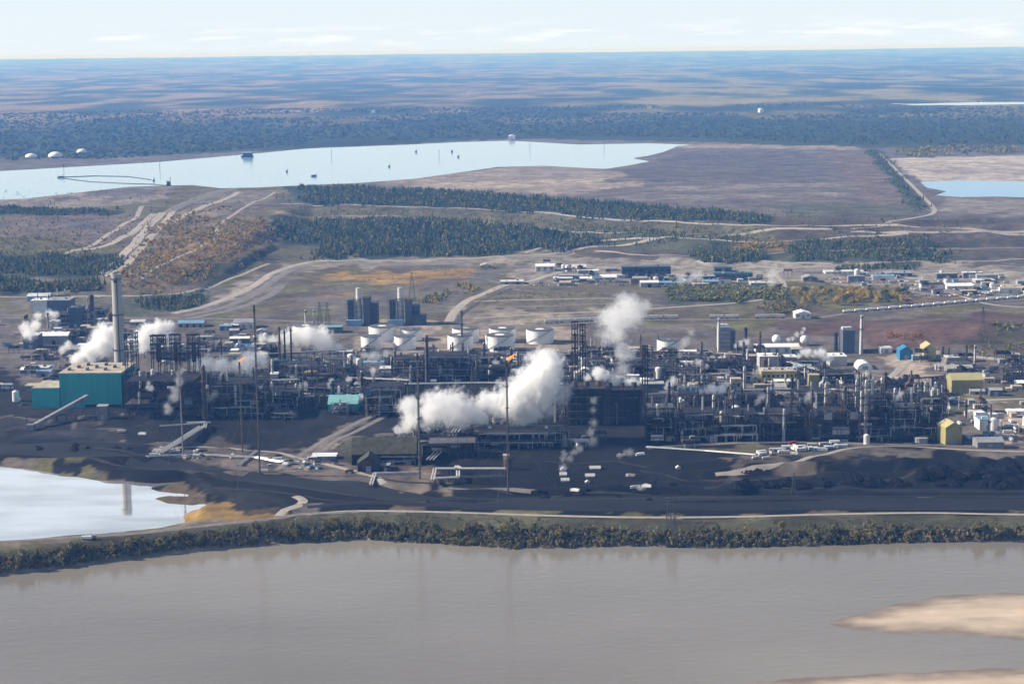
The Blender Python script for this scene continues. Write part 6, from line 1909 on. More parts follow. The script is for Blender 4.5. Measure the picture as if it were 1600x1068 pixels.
# --- offices and far halls
FAR = [
    (852, 424, 30, 8, white_p, white, 'white hall on the dirt yard above the tanks', 'gable', 3), (905, 436, 34, 5, blue_p, grey_p, 'pale blue office beside the dirt yard', 'flat', 2),
    (880, 440, 30, 5, blue_p, white_p, 'second pale blue office below the white hall', 'flat', 2), (1010, 432, 76, 15, navy, bluegrey, 'big navy workshop hall with a flat roof', 'flat', 5),
    (944, 440, 38, 7, white_p, white, 'white-roofed office beside the navy workshop hall', 'gable', 2), (1088, 440, 60, 8, bluegrey, grey_p, 'long grey office beside the navy hall', 'flat', 3),
    (1146, 438, 60, 10, bluegrey, teal_d, 'long blue-grey maintenance hall near the steam wisps', 'flat', 4), (1130, 424, 26, 5, navy, teal_d, 'small dark hall behind the maintenance hall', 'flat', 1),
    (800, 444, 36, 4, grey_p, white_p, 'low pale roof beside the curving office road', 'flat', 2), (760, 420, 20, 5, beige, beige, 'sandy coloured hut on the dirt yard', 'gable', 1),
    (1266, 440, 22, 6, conc_d, grey_p, 'grey hut near the yellow aspens', 'gable', 1), (1320, 428, 60, 3.5, white_p, white_p, 'long low white office block by the car park', 'flat', 2),
    (1405, 432, 40, 5, bluegrey, grey_p, 'blue-grey car park office', 'flat', 2), (1500, 452, 40, 5, white_p, white, 'white hall beside the lower car park', 'gable', 2),
    (1255, 498, 24, 8, white_p, white, 'white loading shed on the rail line', 'gable', 1), (1540, 442, 30, 4, grey_p, white_p, 'pale store behind the lower car park', 'flat', 1),
    (1190, 446, 34, 4, conc, white_p, 'low white canopy beside the steam wisps', 'flat', 1), (1040, 446, 50, 4, white_p, blue_p, 'low pale blue store in front of the navy hall', 'flat', 2),
    (905, 422, 22, 5, grey_p, white_p, 'little grey office above the pale blue ones', 'gable', 1), (955, 424, 18, 4, conc_d, grey_p, 'dark hut behind the white-roofed office', 'flat', 1),
]
for px, py, w_, h_, m1, m2, lb, k_, nd in FAR:
    shed(px, py, w_, h_, 22, m1, m2, lb, kind=k_, doors=nd, wins=max(2, int(w_ / 8)), vents=2 if w_ > 30 else 0, name='office_building' if 'office' in lb else 'shed', pitch=.14)
# --- rail cars
def along(pts, step, n):
    W = [on(a, b) for a, b in pts]; out = []; i = 0; t = 0.0
    P0 = W[0]; seg = 0; pos = 0.0
    L = [(W[k + 1] - W[k]).length for k in range(len(W) - 1)]
    for k in range(n):
        dist = k * step; sg = 0
        while sg < len(L) - 1 and dist > L[sg]: dist -= L[sg]; sg += 1
        if dist > L[sg]: break
        d = (W[sg + 1] - W[sg]); c = W[sg] + d * (dist / L[sg])
        out.append((c, math.atan2(d.y, d.x)))
    return out
def put_at(key, maker, c, rz, label, cat, group, s=1.0):
    if key not in PROTO:
        PROTO[key] = maker(); o = PROTO[key]
    else:
        o = copy_tree(PROTO[key])
    o.location = (c.x, c.y, H1(c.x, c.y) + .35); o.rotation_euler = (0, 0, rz); o.scale = (s, s, s)
    return tag(o, label, cat, group)
for i, (c, a) in enumerate(along([(862, 505), (1000, 499), (1235, 497)], 20.4, 16)):
    if i in (4, 9, 10, 13): continue
    put_at('hopper', lambda: proto_tankcar(white_p, True), c, a, 'pale hopper car in the train behind the plant', 'rail car', 'hopper cars behind the plant', 1.15)
for i, (c, a) in enumerate(along([(1325, 489), (1450, 479), (1640, 462)], 18.2, 40)):
    put_at('tankcar', lambda: proto_tankcar(white), c, a, 'white tank car in the long train above the brown bank', 'rail car', 'white tank cars')
# --- car parks
rg = random.Random(44)
car_m = [('white', white), ('silver', insul), ('dark', steel_d), ('red', red)]
n = 0
for row, (x0, x1, y_) in enumerate([(1296, 1392, 436), (1300, 1400, 442), (1400, 1480, 440), (1400, 1490, 446), (1410, 1500, 452), (1460, 1556, 446), (1466, 1556, 458), (1430, 1540, 462), (1050, 1120, 444), (900, 960, 444), (1130, 1200, 446), (960, 1040, 446), (1060, 1180, 450), (830, 900, 446)]):
    x_ = x0
    while x_ < x1:
        if rg.random() < .8:
            nm, m_ = rg.choice(car_m + car_m[:2])
            lot = 'upper car park beside the aspens' if row < 2 else 'lower car park beside the road' if row < 8 else 'yard of the offices'
            put('car_' + nm, lambda m_=m_: proto_car(m_), x_, y_ + rg.uniform(-.6, .6), nm + ' car parked in the ' + lot, 'car', 'cars parked in the ' + lot, rz=math.pi / 2 + rg.uniform(-.1, .1), s=1.1)
            n += 1
        x_ += rg.uniform(3.6, 5.5)
# --- trucks and trailers
for i, (px, py, m_, bed, lb) in enumerate([(898, 768, white, white, 'white truck crossing the black haul road'), (1238, 694, red, red, 'red truck parked at the work camp'), (1010, 762, white, white, 'white truck beside the fuming heap'),
                                           (992, 764, white, insul_l, 'white truck with a pale load by the fuming heap'), (135, 843, white, white, 'white truck on the dyke road beside the pond'), (142, 842, white, grey_p, 'white truck with a grey load on the dyke road'),
                                           (1000, 712, white, white, 'white truck on the slope under the black block'), (970, 714, grey_p, grey_p, 'grey truck on the slope under the black block'), (1150, 768, steel_d, steel_d, 'dark haul truck on the black yard'),
                                           (985, 745, white, grey_p, 'pale truck in the black camp yard'), (545, 738, orange, steel_g, 'orange truck on the sandy yard'), (222, 680, white, white, 'white truck below the coker'), (190, 676, white, insul_l, 'white truck with a pale load below the powerhouse')]):
    put('truck%d' % i, lambda m_=m_, bed=bed: proto_truck(m_, bed), px, py, lb, 'truck', None, rz=R(rg.uniform(-30, 30)), s=.85)
for i in range(34):
    px = rg.uniform(1180, 1325); py = 714 - (px - 1180) * .13 + rg.uniform(-7, 6)
    k = ('white', white_p) if i % 3 else ('pale blue', blue_p)
    put('trailer_' + k[0], lambda k=k: proto_trailer(k[1]), px, py, k[0] + ' site trailer in the work camp by the dirt track', 'trailer', 'trailers of the work camp', rz=R(rg.choice([0, 90, 0]) + rg.uniform(-25, 25)), s=rg.uniform(.5, .8))
for i in range(12):
    put('trailer_white', lambda: proto_trailer(white_p), rg.uniform(1500, 1590), rg.uniform(640, 690), 'white site trailer on the sandy corner behind the yellow shed', 'trailer', 'trailers of the sandy corner', s=.7)
for i in range(14):
    put('trailer_white', lambda: proto_trailer(white_p), rg.uniform(240, 300) if i < 7 else rg.uniform(395, 500), rg.uniform(706, 716) if i < 7 else rg.uniform(718, 738), 'white site trailer beside the ground pipes of the sandy yard', 'trailer', 'trailers of the coker yard', s=rg.uniform(.45, .75))

# --- many small pieces of equipment between the units
KIND = [('silver drum', 'horizontal_drum', lambda: proto_drum(insul), 'drum', 3), ('sooty drum', 'd2', lambda: proto_drum(dirty), 'drum', 3), ('air cooler', 'c1', lambda: proto_cooler(steel_g), 'air cooler', 3),
        ('dark air cooler', 'c2', lambda: proto_cooler(steel_d), 'air cooler', 2), ('stacked heat exchanger', 'e1', lambda: proto_exchanger(insul_l), 'heat exchanger', 3), ('white equipment hut', 'h1', lambda: proto_cabin(white_p, white), 'hut', 3),
        ('grey equipment hut', 'h2', lambda: proto_cabin(grey_p, conc), 'hut', 3), ('beige equipment hut', 'h3', lambda: proto_cabin(beige, beige), 'hut', 2), ('small white tank', 't1', lambda: proto_vtank(white_p), 'tank', 2),
        ('small rusty tank', 't2', lambda: proto_vtank(steel_b), 'tank', 1), ('blue equipment hut', 'h4', lambda: proto_cabin(blue_p, bluegrey), 'hut', 1)]
FILL = [  # pixel outline, count
    ([(-40, 480), (180, 500), (180, 560), (40, 640), (-40, 640)], 60), ([(200, 525), (420, 522), (420, 560), (330, 570), (200, 575)], 34), ([(340, 585), (560, 560), (640, 560), (640, 625), (480, 640), (340, 640)], 62),
    ([(640, 556), (880, 556), (880, 600), (640, 605)], 40), ([(640, 620), (870, 620), (870, 690), (640, 690)], 34), ([(900, 545), (1060, 545), (1060, 600), (900, 600)], 40),
    ([(1060, 550), (1290, 560), (1290, 660), (1060, 660)], 66), ([(1290, 575), (1350, 598), (1480, 606), (1480, 640), (1290, 650)], 44), ([(1440, 560), (1620, 560), (1620, 610), (1480, 600)], 34), ([(1500, 630), (1620, 630), (1620, 690), (1530, 690)], 22), ([(1010, 668), (1480, 668), (1480, 694), (1010, 694)], 30),
    ([(760, 690), (1010, 680), (1010, 735), (760, 735)], 6),
    ([(840, 412), (1000, 432), (1250, 428), (1250, 445), (840, 446)], 46), ([(1290, 426), (1590, 430), (1590, 464), (1400, 462)], 44),
]
rg = random.Random(77)
bag = [k for k in KIND for _ in range(k[4])]
for pts, n_ in FILL:
    xy, zz = scatter(pts, n_, int(pts[0][0] * 3 + 5))
    for (x_, y_) in xy:
        k = rg.choice(bag)
        # the pixel only serves to name the neighbourhood
        v = CAM_ROT.transposed() @ Vector((x_, y_, -CAM_H)); px, py = 800 - v.x / v.z * F_PX, 534 + v.y / v.z * F_PX
        o = PROTO.get('fill_' + k[1])
        if o is None:
            o = PROTO['fill_' + k[1]] = k[2]()
        else:
            o = copy_tree(o)
        sc = rg.uniform(.75, 1.5)
        o.location = (x_, y_, H1(x_, y_)); o.rotation_euler = (0, 0, rg.choice([0, 0, math.pi / 2]) + rg.uniform(-.06, .06)); o.scale = (sc, sc, sc * rg.uniform(.9, 1.4))
        ar = area(px, py)
        tag(o, k[0] + ' ' + ar, k[3], k[0] + 's ' + ar)
for pts, n_ in [([(42, 470), (180, 468), (180, 555), (42, 565)], 14), ([(200, 530), (420, 530), (420, 570), (200, 575)], 8), ([(420, 545), (640, 560), (640, 630), (430, 630)], 14),
                ([(640, 560), (880, 560), (880, 615), (640, 615)], 14), ([(900, 555), (1060, 555), (1060, 610), (1000, 600), (900, 600)], 12), ([(1060, 556), (1200, 556), (1290, 600), (1290, 650), (1060, 650)], 18),
                ([(1290, 590), (1360, 608), (1470, 612), (1470, 650), (1290, 650)], 12), ([(1440, 560), (1620, 565), (1620, 600), (1450, 595)], 8), ([(640, 630), (880, 640), (880, 690), (640, 690)], 9), ([(330, 600), (560, 600), (560, 655), (330, 655)], 9)]:
    xy, zz = scatter(pts, n_, int(pts[0][0] * 7 + 3))
    for (x_, y_) in xy:
        v = CAM_ROT.transposed() @ Vector((x_, y_, -CAM_H)); px, py = 800 - v.x / v.z * F_PX, 534 + v.y / v.z * F_PX
        tn = rg.choice(['dark', 'dark', 'grey', 'grey', 'brown']); hp = rg.uniform(9, 26)
        lb = ('low ' if hp < 15 else 'tall ' if hp > 21 else '') + {'dark': 'black', 'grey': 'grey', 'brown': 'rusty'}[tn] + ' steel frame packed with vessels ' + area(px, py)
        unit(px, py, rg.uniform(16, 40), hp, rg.uniform(12, 20), lb, 'steel frames ' + area(px, py), seed=rg.randrange(99999), tone=tn, stacks=rg.choice([0, 1, 2]), name='steel_frame')
# pale-roofed service sheds packed between the units
ROOFS = [('white', white), ('grey', conc), ('beige', beige), ('pale blue', blue_p), ('rusty', steel_b)]
for pts, n_ in [([(900, 545), (1290, 548), (1290, 615), (1010, 615), (900, 590)], 34), ([(42, 500), (180, 505), (180, 560), (42, 605)], 18), ([(200, 515), (560, 515), (560, 560), (200, 560)], 16), ([(430, 570), (640, 565), (640, 630), (430, 635)], 12),
                ([(1290, 580), (1470, 606), (1470, 640), (1290, 640)], 10), ([(1480, 575), (1640, 575), (1640, 690), (1520, 690)], 12), ([(840, 415), (1000, 432), (1250, 428), (1250, 445), (840, 446)], 14), ([(1290, 424), (1620, 430), (1620, 462), (1400, 462)], 14)]:
    xy, zz = scatter(pts, n_, int(pts[0][0] * 9 + 1))
    for (x_, y_) in xy:
        v = CAM_ROT.transposed() @ Vector((x_, y_, -CAM_H)); px, py = 800 - v.x / v.z * F_PX, 534 + v.y / v.z * F_PX
        nm, m_ = rg.choice(ROOFS[:3] + ROOFS)
        shed(px, py, rg.uniform(12, 34), rg.uniform(4, 9), rg.uniform(9, 16), rg.choice([conc_d, grey_p, white_p, bluegrey]), m_, nm + '-roofed service shed ' + area(px, py), kind=rg.choice(['flat', 'gable']), group=nm + '-roofed service sheds ' + area(px, py),
             doors=1, vents=rg.choice([0, 0, 2]), name='service_shed', rz=R(rg.uniform(-3, 3)))
# small stores of pipe and gear on the sandy yard
for i in range(40):
    px = rg.uniform(250, 560); py = 704 + (px - 250) * .10 + rg.uniform(-6, 10)
    k = rg.choice(bag); o = PROTO['fill_' + k[1]]; o = copy_tree(o); p_ = on(px, py); sc = rg.uniform(.3, .6)
    o.location = p_; o.scale = (sc, sc, sc); o.rotation_euler = (0, 0, rg.uniform(0, 3))
    tag(o, k[0] + ' stored on the sandy yard by the ground pipes', k[3], k[0] + 's stored on the sandy yard')
# slim columns scattered through the units
for pts, n_ in FILL[2:8] + FILL[9:10]:
    xy, zz = scatter(pts, max(10, n_ // 2), int(pts[0][0] * 5 + 9))
    for (x_, y_) in xy:
        v = CAM_ROT.transposed() @ Vector((x_, y_, -CAM_H)); px, py = 800 - v.x / v.z * F_PX, 534 + v.y / v.z * F_PX
        nm, m_ = rg.choice([('slim silver column', insul), ('slim pale column', insul_l), ('slim sooty column', dirty), ('slim dark column', steel_d), ('slim brown column', steel_b)])
        key = 'col_' + nm + str(rg.randrange(2))
        if key not in PROTO:
            PROTO[key] = column(px, py, rg.uniform(24, 40), rg.uniform(2.2, 4), m_, 'x', seed=rg.randrange(9999)); o = PROTO[key]
        else:
            o = copy_tree(PROTO[key]); o.location = (x_, y_, H1(x_, y_))
        sc = rg.uniform(.6, 1.15); o.scale = (sc, sc, sc)
        o.rotation_euler = (0, 0, rg.uniform(-1, 1))
        ar = area(px, py); tag(o, nm + ' ' + ar, 'column', nm + 's ' + ar)

# --- pylons
def pylon(px, py, h_px, label):
    o, s = T('power_pylon', px, py, label, 'pylon'); h = h_px * s; b = h * .11
    mb = MB()
    for sx in (-1, 1):
        for sy in (-1, 1):
            mb.bar((sx * b, sy * b, -1), (sx * b * .12, sy * b * .12, h), .35)
    for k in range(7):
        f0, f1 = k / 7, (k + 1) / 7; r0, r1 = b * (1 - .88 * f0), b * (1 - .88 * f1)
        for sy in (-1, 1):
            mb.bar((-r0, sy * r0, h * f0), (r1, sy * r1, h * f1), .18); mb.bar((r0, sy * r0, h * f0), (-r1, sy * r1, h * f1), .18)
    mb.build('tower', steel_g, o)
    for f in (.72, .84, .95):
        MB().bar((-h * .16, 0, h * f), (h * .16, 0, h * f), .3).build('crossarm', steel_g, o)
for px, py, h_, lb in [(1054, 850, 52, 'thin lattice pylon standing in the river bank trees'), (644, 470, 46, 'lattice pylon on the golden meadow'), (1045, 815, 40, 'smaller lattice pylon behind the bank road'),
                       (500, 506, 34, 'grey lattice pylon of the switchyard'), (512, 506, 34, 'second grey lattice pylon of the switchyard'), (1240, 772, 34, 'thin pylon on the black yard'), (1535, 520, 40, 'pylon on the brown bank below the tank cars')]:
    pylon(px, py, h_, lb)
# --- things on the lake
def pontoon(px, py, w_px, h_px, label, m=bluegrey):
    p = at(px, py, Z_LAKE); s = (p - Vector((0, 0, CAM_H))).length / F_PX
    o = empty('dredge_barge', p); tag(o, label, 'barge', 'small work barges of the lake' if 'small work' in label else None); w, h = w_px * s, h_px * s
    MB().box(-w / 2, w / 2, 0, w * .4, -.6, h * .35).build('hull', steel_d, o)
    MB().box(-w * .35, w * .4, w * .08, w * .32, h * .35, h * .85).build('deckhouse', m, o)
    MB().box(-w * .38, w * .43, w * .05, w * .35, h * .85, h).build('roof', white_p, o)
    MB().bar((w * .45, w * .2, 0), (w * .45, w * .2, h * 1.8), 1.0).build('spud_mast', steel_d, o)
pontoon(386, 246, 18, 8, 'large dredge barge on the tailings lake', navy)
pontoon(263, 291, 7, 8, 'dark pump barge beside the lake shore')
for i, (px, py, w_) in enumerate([(490, 276, 9), (94, 278, 9), (448, 269, 3), (608, 261, 3), (706, 238, 3), (716, 246, 3), (650, 238, 3), (240, 283, 3)]):
    pontoon(px, py, w_, 3, 'small work barge on the open tailings lake' if i > 1 else ('flat pump barge in the middle of the tailings lake' if i == 0 else 'pump barge at the end of the floating boom'))
o = empty('floating_boom', at(94, 278, Z_LAKE)); tag(o, 'thin floating pipe boom curving over the tailings lake', 'boom')
O = at(94, 278, Z_LAKE)
for pts in ([(94, 278), (140, 284), (200, 287), (238, 288), (258, 290)], [(94, 277), (150, 275), (200, 276), (236, 281)]):
    W = [at(a, b, Z_LAKE) - O for a, b in pts]
    mb = MB()
    for a, b in zip(W, W[1:]): mb.tube((a.x, a.y, .5), (b.x, b.y, .5), 1.1, None, 6)
    mb.build('boom_pipe', steel_d, o)
for i, (px, py) in enumerate([(518, 246), (686, 246), (828, 235), (944, 235), (250, 268), (392, 250), (100, 270)]):
    p = at(px, py, Z_LAKE); o = empty('marker_pole', p); tag(o, 'thin marker pole standing in the tailings lake', 'pole', 'marker poles of the lake')
    MB().tube((0, 0, -2), (0, 0, 22), .7, .5, 6).build('pole', steel_d, o); MB().box(-1.6, 1.6, -.4, .4, 19, 21).build('crossarm', steel_d, o)
# white domes beyond the lake
for px, py, r_, lb in [(84, 246, 11, 'large white dome in the forest beyond the lake'), (126, 239, 8, 'smaller white dome in the forest beyond the lake'), (46, 247, 9, 'flat white dome at the edge of the lake forest')]:
    o, s = T('storage_dome', px, py, lb, 'dome'); r = r_ * s
    MB().lathe([(r * 1.02, -2), (r * 1.02, r * .12)], 24, 0, r).build('ring_wall', conc, o)
    MB().lathe([(r * math.cos(a), r * .12 + r * .62 * math.sin(a)) for a in [math.pi / 2 * k / 8 for k in range(9)]], 24, 0, r).build('dome', white, o, True)
for px, py, w_, lb in [(1190, 176, 6, 'tiny white building far out in the forest'), (582, 178, 5, 'tiny white hut far out in the forest'), (800, 218, 10, 'low pale plant at the far shore of the lake')]:
    shed(px, py, w_, 5, 60, white, white, lb, kind='gable', doors=1)

# --- heaps of dumped coke on the black yard
def heap(px, py, r, h, seed, label, group):
    rg_ = np.random.default_rng(seed)
    p_ = on(px, py); n, rings = 14, 5
    V = [(0, 0, h)]
    for k in range(1, rings + 1):
        f = k / rings
        for i in range(n):
            a = 2 * math.pi * (i + .5 * (k % 2)) / n; rr = r * f * rg_.uniform(.8, 1.2)
            V.append((rr * math.cos(a), rr * math.sin(a), h * (1 - f) ** 1.15 * rg_.uniform(.8, 1.2) - (1.0 if k == rings else 0)))
    T_ = [(0, 1 + i, 1 + (i + 1) % n) for i in range(n)]; Q_ = []
    for k in range(rings - 1):
        b = 1 + k * n
        for i in range(n):
            j = (i + 1) % n
            Q_.append((b + i, b + n + i, b + n + j, b + j))
    o = link('coke_heap', mesh_np('coke_heap', V, Q_, T_), coal); o.location = p_
    return tag(o, label, 'heap', group, 'thing')
rh = random.Random(3)
for i in range(46):
    px, py = rh.uniform(1395, 1640), rh.uniform(728, 762)
    heap(px, py, rh.uniform(4, 8), rh.uniform(2.2, 4.6), i, 'rough black coke heap in the dumping ground beside the haul road', 'coke heaps of the dumping ground')
for i in range(22):
    px = rh.uniform(1150, 1380); heap(px, 757 - (px - 1150) * .03 + rh.uniform(-3, 3), rh.uniform(5, 10), rh.uniform(2.5, 5), 100 + i, 'black coke heap in the long berm below the work camp', 'coke heaps of the long berm')
for i in range(8):
    heap(rh.uniform(40, 220), rh.uniform(690, 704), rh.uniform(3, 6), rh.uniform(1.5, 3), 200 + i, 'low black heap on the yard between powerhouse and pond', 'heaps of the pond yard')
for i in range(14):
    heap(rh.uniform(820, 1080), rh.uniform(752, 782), rh.uniform(3, 7), rh.uniform(1.2, 2.8), 300 + i, 'low black heap on the haul road below the camp tents', 'heaps below the camp tents')
# ------------------------------------------------------------------ steam
def steam_mat(blobs, dens, size, aniso=0.4):
    """billowing density: nearness to the puffs of one plume, eaten away by noise"""
    m = bpy.data.materials.new('steam'); m.use_nodes = True
    n, l = m.node_tree.nodes, m.node_tree.links
    n.remove(n['Principled BSDF'])
    def math_(op, a, b, clamp=False):
        k = n.new('ShaderNodeMath'); k.operation = op; k.use_clamp = clamp
        for i, v in enumerate((a, b)):
            if isinstance(v, (int, float)): k.inputs[i].default_value = v
            else: l.new(v, k.inputs[i])
        return k.outputs[0]
    g = n.new('ShaderNodeNewGeometry')
    field = None
    for c, r in blobs:
        d = n.new('ShaderNodeVectorMath'); d.operation = 'DISTANCE'
        l.new(g.outputs['Position'], d.inputs[0]); d.inputs[1].default_value = tuple(c)
        v = math_('DIVIDE', d.outputs['Value'], float(r))
        if field is None: field = v
        else:
            k = n.new('ShaderNodeMath'); k.operation = 'SMOOTH_MIN'; l.new(field, k.inputs[0]); l.new(v, k.inputs[1]); k.inputs[2].default_value = 0.25
            field = k.outputs[0]
    t = n.new('ShaderNodeTexNoise'); t.inputs['Scale'].default_value = 1.0 / size; t.inputs['Detail'].default_value = 6; t.inputs['Roughness'].default_value = 0.66
    t.inputs['Distortion'].default_value = 0.5
    l.new(g.outputs['Position'], t.inputs['Vector'])
    nz = math_('MULTIPLY', math_('SUBTRACT', t.outputs['Fac'], 0.5), 5.4)
    t2 = n.new('ShaderNodeTexNoise'); t2.inputs['Scale'].default_value = 3.2 / size; t2.inputs['Detail'].default_value = 3
    l.new(g.outputs['Position'], t2.inputs['Vector'])
    nz = math_('ADD', nz, math_('MULTIPLY', math_('SUBTRACT', t2.outputs['Fac'], 0.5), 2.4))
    val = math_('ADD', math_('MULTIPLY', math_('SUBTRACT', 0.70, field), 2.9), nz, True)
    pv = n.new('ShaderNodeVolumePrincipled')
    pv.inputs['Color'].default_value = (0.999, 0.999, 0.999, 1)
    pv.inputs['Anisotropy'].default_value = aniso
    l.new(math_('MULTIPLY', math_('POWER', val, 1.5), dens), pv.inputs['Density'])
    l.new(pv.outputs[0], n['Material Output'].inputs['Volume'])
    m.cycles.volume_step_rate = 0.22
    return m

ICO = None
def ico():
    global ICO
    if ICO is None:
        import bmesh
        bm = bmesh.new(); bmesh.ops.create_icosphere(bm, subdivisions=3, radius=1.0)
        bm.verts.ensure_lookup_table()
        ICO = (np.array([v.co[:] for v in bm.verts]), np.array([[v.index for v in f.verts] for f in bm.faces])); bm.free()
    return ICO

def plume(path, py_ground, label, dens, seed=0):
    """steam standing over the ground seen at row py_ground; path = (px, py, radius in px)"""
    rg = np.random.default_rng(seed + 1)
    V, F = ico()
    g0 = gp(path[0][0], py_ground)[0]
    blobs = []
    for i, (px, py, r) in enumerate(path):
        d = ray(px, py); t = g0.y / d.y; c = np.array((d.x * t, d.y * t, CAM_H + d.z * t)); s = t / F_PX
        blobs.append((c, r * s * 1.45))
        if i + 1 < len(path):
            c2 = path[i + 1]; d2 = ray((px + c2[0]) / 2, (py + c2[1]) / 2)
            cc = np.array((d2.x * t, d2.y * t, CAM_H + d2.z * t)); rr = (r + c2[2]) / 2 * s
            off = rg.normal(0, .35, 3) * rr
            blobs.append((cc + off, rr * 1.3))
    VV, FF, base = [], [], 0
    for c, r in blobs:
        VV.append(V * r * 1.12 + c); FF.append(F + base); base += len(V)
    VV = np.vstack(VV); FF = np.vstack(FF); o0 = VV.mean(0)
    size = np.mean([r for c, r in blobs]) * 0.55
    o = link('steam_plume', mesh_np('steam_plume', VV - o0, tris=FF), steam_mat(blobs, dens, size)); o.location = o0
    md = o.modifiers.new('fuse', 'REMESH'); md.mode = 'VOXEL'
    md.voxel_size = max(.8, (VV.max(0) - VV.min(0)).max() / 30)
    return tag(o, label, 'steam', kind='thing')

ST_D, ST_M, ST_T = 0.34, 0.19, 0.065
plume([(622, 672, 9), (645, 656, 18), (675, 640, 28), (705, 638, 32), (732, 645, 24)], 690, 'smaller steam cloud drifting behind the banded flare mast', ST_M, 1)
plume([(684, 606, 4), (682, 625, 8)], 690, 'little wisp of steam on top of the smaller steam cloud', ST_M, 2)
plume([(752, 650, 14), (775, 630, 24), (808, 625, 36), (838, 600, 36), (858, 572, 24)], 690, 'biggest steam cloud billowing behind the flaming flare mast', ST_D, 3)
plume([(860, 640, 14), (880, 610, 16)], 690, 'thin trailing steam between the big cloud and the black block', ST_T, 31)
plume([(118, 562, 9), (140, 550, 17), (162, 535, 21), (178, 518, 14)], 588, 'thick steam rolling over the powerhouse roof', ST_D, 4)
plume([(206, 535, 10), (226, 528, 16), (236, 515, 10)], 600, 'steam puff between the chimney and the derricks', ST_D, 5)
plume([(248, 512, 13), (262, 510, 11), (268, 530, 9)], 600, 'steam puff over the dark square derrick', ST_D, 6)
plume([(262, 640, 9), (272, 620, 10), (280, 596, 9), (284, 578, 6)], 668, 'thin grey steam wisp beside the slim pale mast', ST_T, 7)
plume([(305, 562, 9), (325, 570, 15), (350, 572, 15), (385, 570, 17), (408, 560, 13)], 612, 'low steam bank around the small flame', ST_M, 8)
plume([(412, 530, 10), (450, 526, 15), (480, 525, 19), (505, 535, 20), (526, 548, 12)], 552, 'long steam drift before the low white tank', ST_M, 9)
plume([(556, 562, 8), (582, 558, 11), (604, 552, 9)], 575, 'pale steam drift below the first white tanks', ST_T, 10)
plume([(582, 592, 4), (583, 578, 6)], 596, 'small steam puff near the round clarifier', ST_M, 11)
plume([(918, 590, 7), (935, 582, 12), (960, 595, 9), (985, 600, 12), (996, 602, 7)], 655, 'steam pouring off the black block roofs', ST_D, 12)
plume([(966, 585, 13), (975, 550, 20), (964, 520, 20), (958, 498, 27), (985, 490, 28), (975, 472, 18), (1003, 480, 14)], 640, 'tall mushroom of white steam rising behind the black block', 0.075, 13)
plume([(926, 690, 10), (928, 660, 8), (928, 625, 7)], 700, 'bluish steam wisp in front of the black block', ST_T, 14)
plume([(880, 730, 8), (882, 708, 7)], 742, 'small bluish steam wisp above the white tents', ST_T, 15)
plume([(1095, 612, 6), (1110, 606, 8), (1128, 608, 9), (1136, 600, 6)], 640, 'white steam puff beside the beige stair tower', ST_D, 16)
plume([(1072, 568, 4), (1090, 566, 6), (1104, 572, 5)], 585, 'small steam puff near the long grey pipe unit', ST_M, 17)
plume([(1062, 555, 6), (1070, 535, 9), (1080, 520, 7)], 570, 'faint steam wisp beside the lone pale tank', ST_T, 18)
plume([(1248, 556, 5), (1262, 550, 8), (1284, 552, 9), (1298, 560, 6)], 585, 'steam cloud over the filter houses', ST_D, 19)
plume([(1232, 530, 4), (1245, 522, 5), (1256, 514, 4)], 550, 'pinkish white smoke from the pipe near the gas spheres', ST_M, 20)
plume([(235, 606, 6), (232, 598, 4)], 660, 'tiny steam leak on the coker front', ST_M, 21)
plume([(1000, 762, 6), (1010, 758, 5)], 768, 'white fume beside the trucks on the black yard', ST_M, 22)
plume([(1205, 442, 8), (1205, 428, 10), (1212, 415, 6)], 452, 'faint steam wisp over the road bend near the offices', ST_T, 23)
plume([(1065, 438, 10), (1090, 432, 10)], 446, 'faint steam drifting before the navy workshop hall', ST_T, 24)
plume([(45, 520, 12), (55, 508, 10)], 552, 'steam bank at the edge of the extraction plant', ST_M, 25)
plume([(60, 494, 8), (85, 492, 8)], 512, 'white steam over the extraction plant halls', ST_M, 26)
plume([(514, 604, 4), (518, 594, 5)], 622, 'small steam puff beside the yellow domed roof', ST_M, 27)
plume([(610, 610, 4), (622, 606, 4)], 640, 'tiny steam leak before the clarifier', ST_M, 28)
plume([(1150, 540, 5), (1166, 534, 7)], 556, 'small steam puff beside the dark stubby chimney', ST_M, 41)
plume([(640, 560, 5), (652, 556, 6)], 575, 'small steam puff in front of the second front tank', ST_M, 42)
plume([(536, 600, 5), (545, 592, 6)], 612, 'small steam puff behind the workshop annex', ST_M, 43)
plume([(1340, 590, 5), (1352, 584, 6)], 604, 'small steam puff beside the arched shelter', ST_M, 44)
plume([(1030, 640, 5), (1036, 628, 6)], 655, 'small steam leak beside the wider black block', ST_T, 45)
plume([(150, 520, 8), (158, 508, 8)], 540, 'steam puff behind the brown chimney', ST_M, 46)
plume([(890, 716, 7), (905, 700, 8)], 726, 'bluish fume over the camp tents', ST_T, 47)
plume([(968, 712, 6), (985, 706, 8)], 722, 'pale fume on the slope under the black block', ST_T, 48)
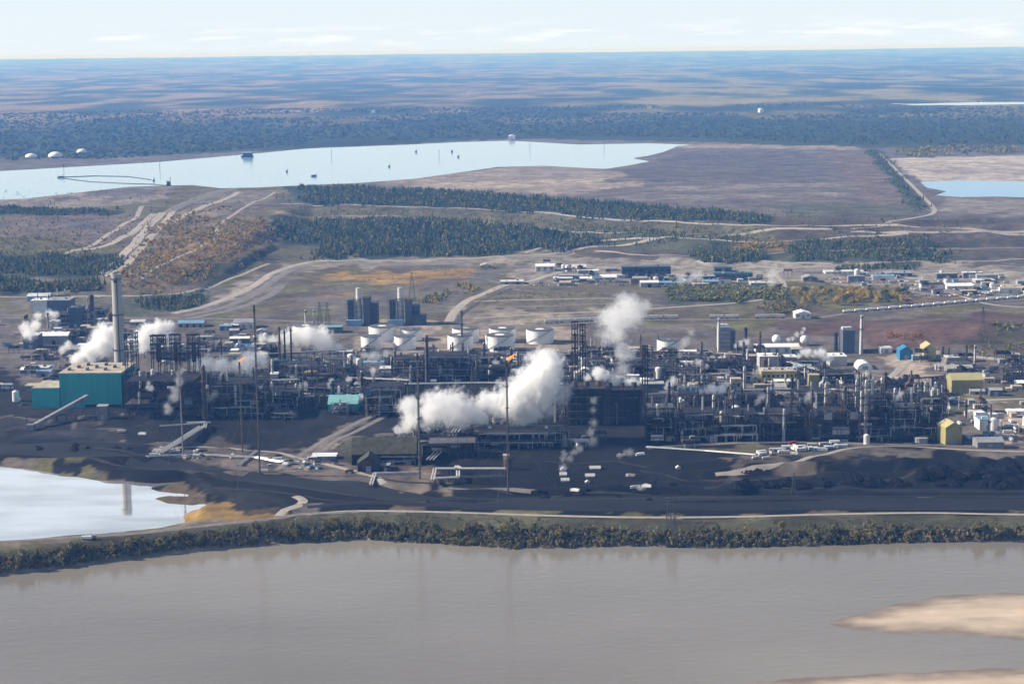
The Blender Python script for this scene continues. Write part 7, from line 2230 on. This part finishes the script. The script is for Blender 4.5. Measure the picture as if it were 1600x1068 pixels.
for i, (px, py, r_, g_, lb) in enumerate([
    (470, 606, 6, 625, 'beside the low grey unit behind the workshop'), (400, 612, 6, 636, 'between the two masts of the coker yard'), (690, 570, 6, 590, 'over the dense dark unit before the tanks'),
    (768, 574, 6, 592, 'under the burning flare'), (835, 560, 6, 578, 'before the single white tank'), (1045, 600, 7, 625, 'over the grey unit beyond the black block'), (1185, 626, 6, 648, 'over the brown steel unit'),
    (1262, 622, 6, 645, 'over the grey steel unit by the ochre tower'), (1322, 612, 6, 640, 'over the brown and silver unit'), (1400, 622, 6, 645, 'before the sandy yard'), (1180, 585, 6, 600, 'beside the olive hall'),
    (100, 545, 7, 560, 'over the low grey annex'), (330, 620, 7, 655, 'on the front of the coker'), (560, 625, 5, 640, 'beside the workshop annex'), (640, 640, 7, 665, 'behind the banded mast')]):
    plume([(px - 4, py + 5, r_ * .7), (px, py, r_), (px + 7, py - 6, r_ * 1.1)], g_, 'little white steam puff ' + lb, ST_M if i % 2 else 0.09, 60 + i)
# ------------------------------------------------------------------ haze
def build_haze():
    v = []
    x0, x1, y0, y1, z0, z1 = -40000, 40000, -3000, 70000, -20.0, 372.0
    for zz in (z0, z1):
        v += [(x0, y0, zz), (x1, y0, zz), (x1, y1, zz), (x0, y1, zz)]
    q = [(3, 2, 1, 0), (4, 5, 6, 7), (0, 1, 5, 4), (1, 2, 6, 5), (2, 3, 7, 6), (3, 0, 4, 7)]
    me = mesh_np('haze', v, quads=q)
    m = bpy.data.materials.new('haze_air'); m.use_nodes = True
    n, l = m.node_tree.nodes, m.node_tree.links
    n.remove(n['Principled BSDF'])
    pv = n.new('ShaderNodeVolumePrincipled')
    pv.inputs['Color'].default_value = (0.145, 0.40, 1.0, 1)
    pv.inputs['Density'].default_value = 5.8e-5
    pv.inputs['Absorption Color'].default_value = (1, 1, 1, 1)
    pv.inputs['Anisotropy'].default_value = 0.0
    l.new(pv.outputs[0], n['Material Output'].inputs['Volume'])
    m.cycles.homogeneous_volume = True
    tag(link('haze', me, m), 'thin blue haze filling the air over the plain', 'haze', kind='stuff')
build_haze()
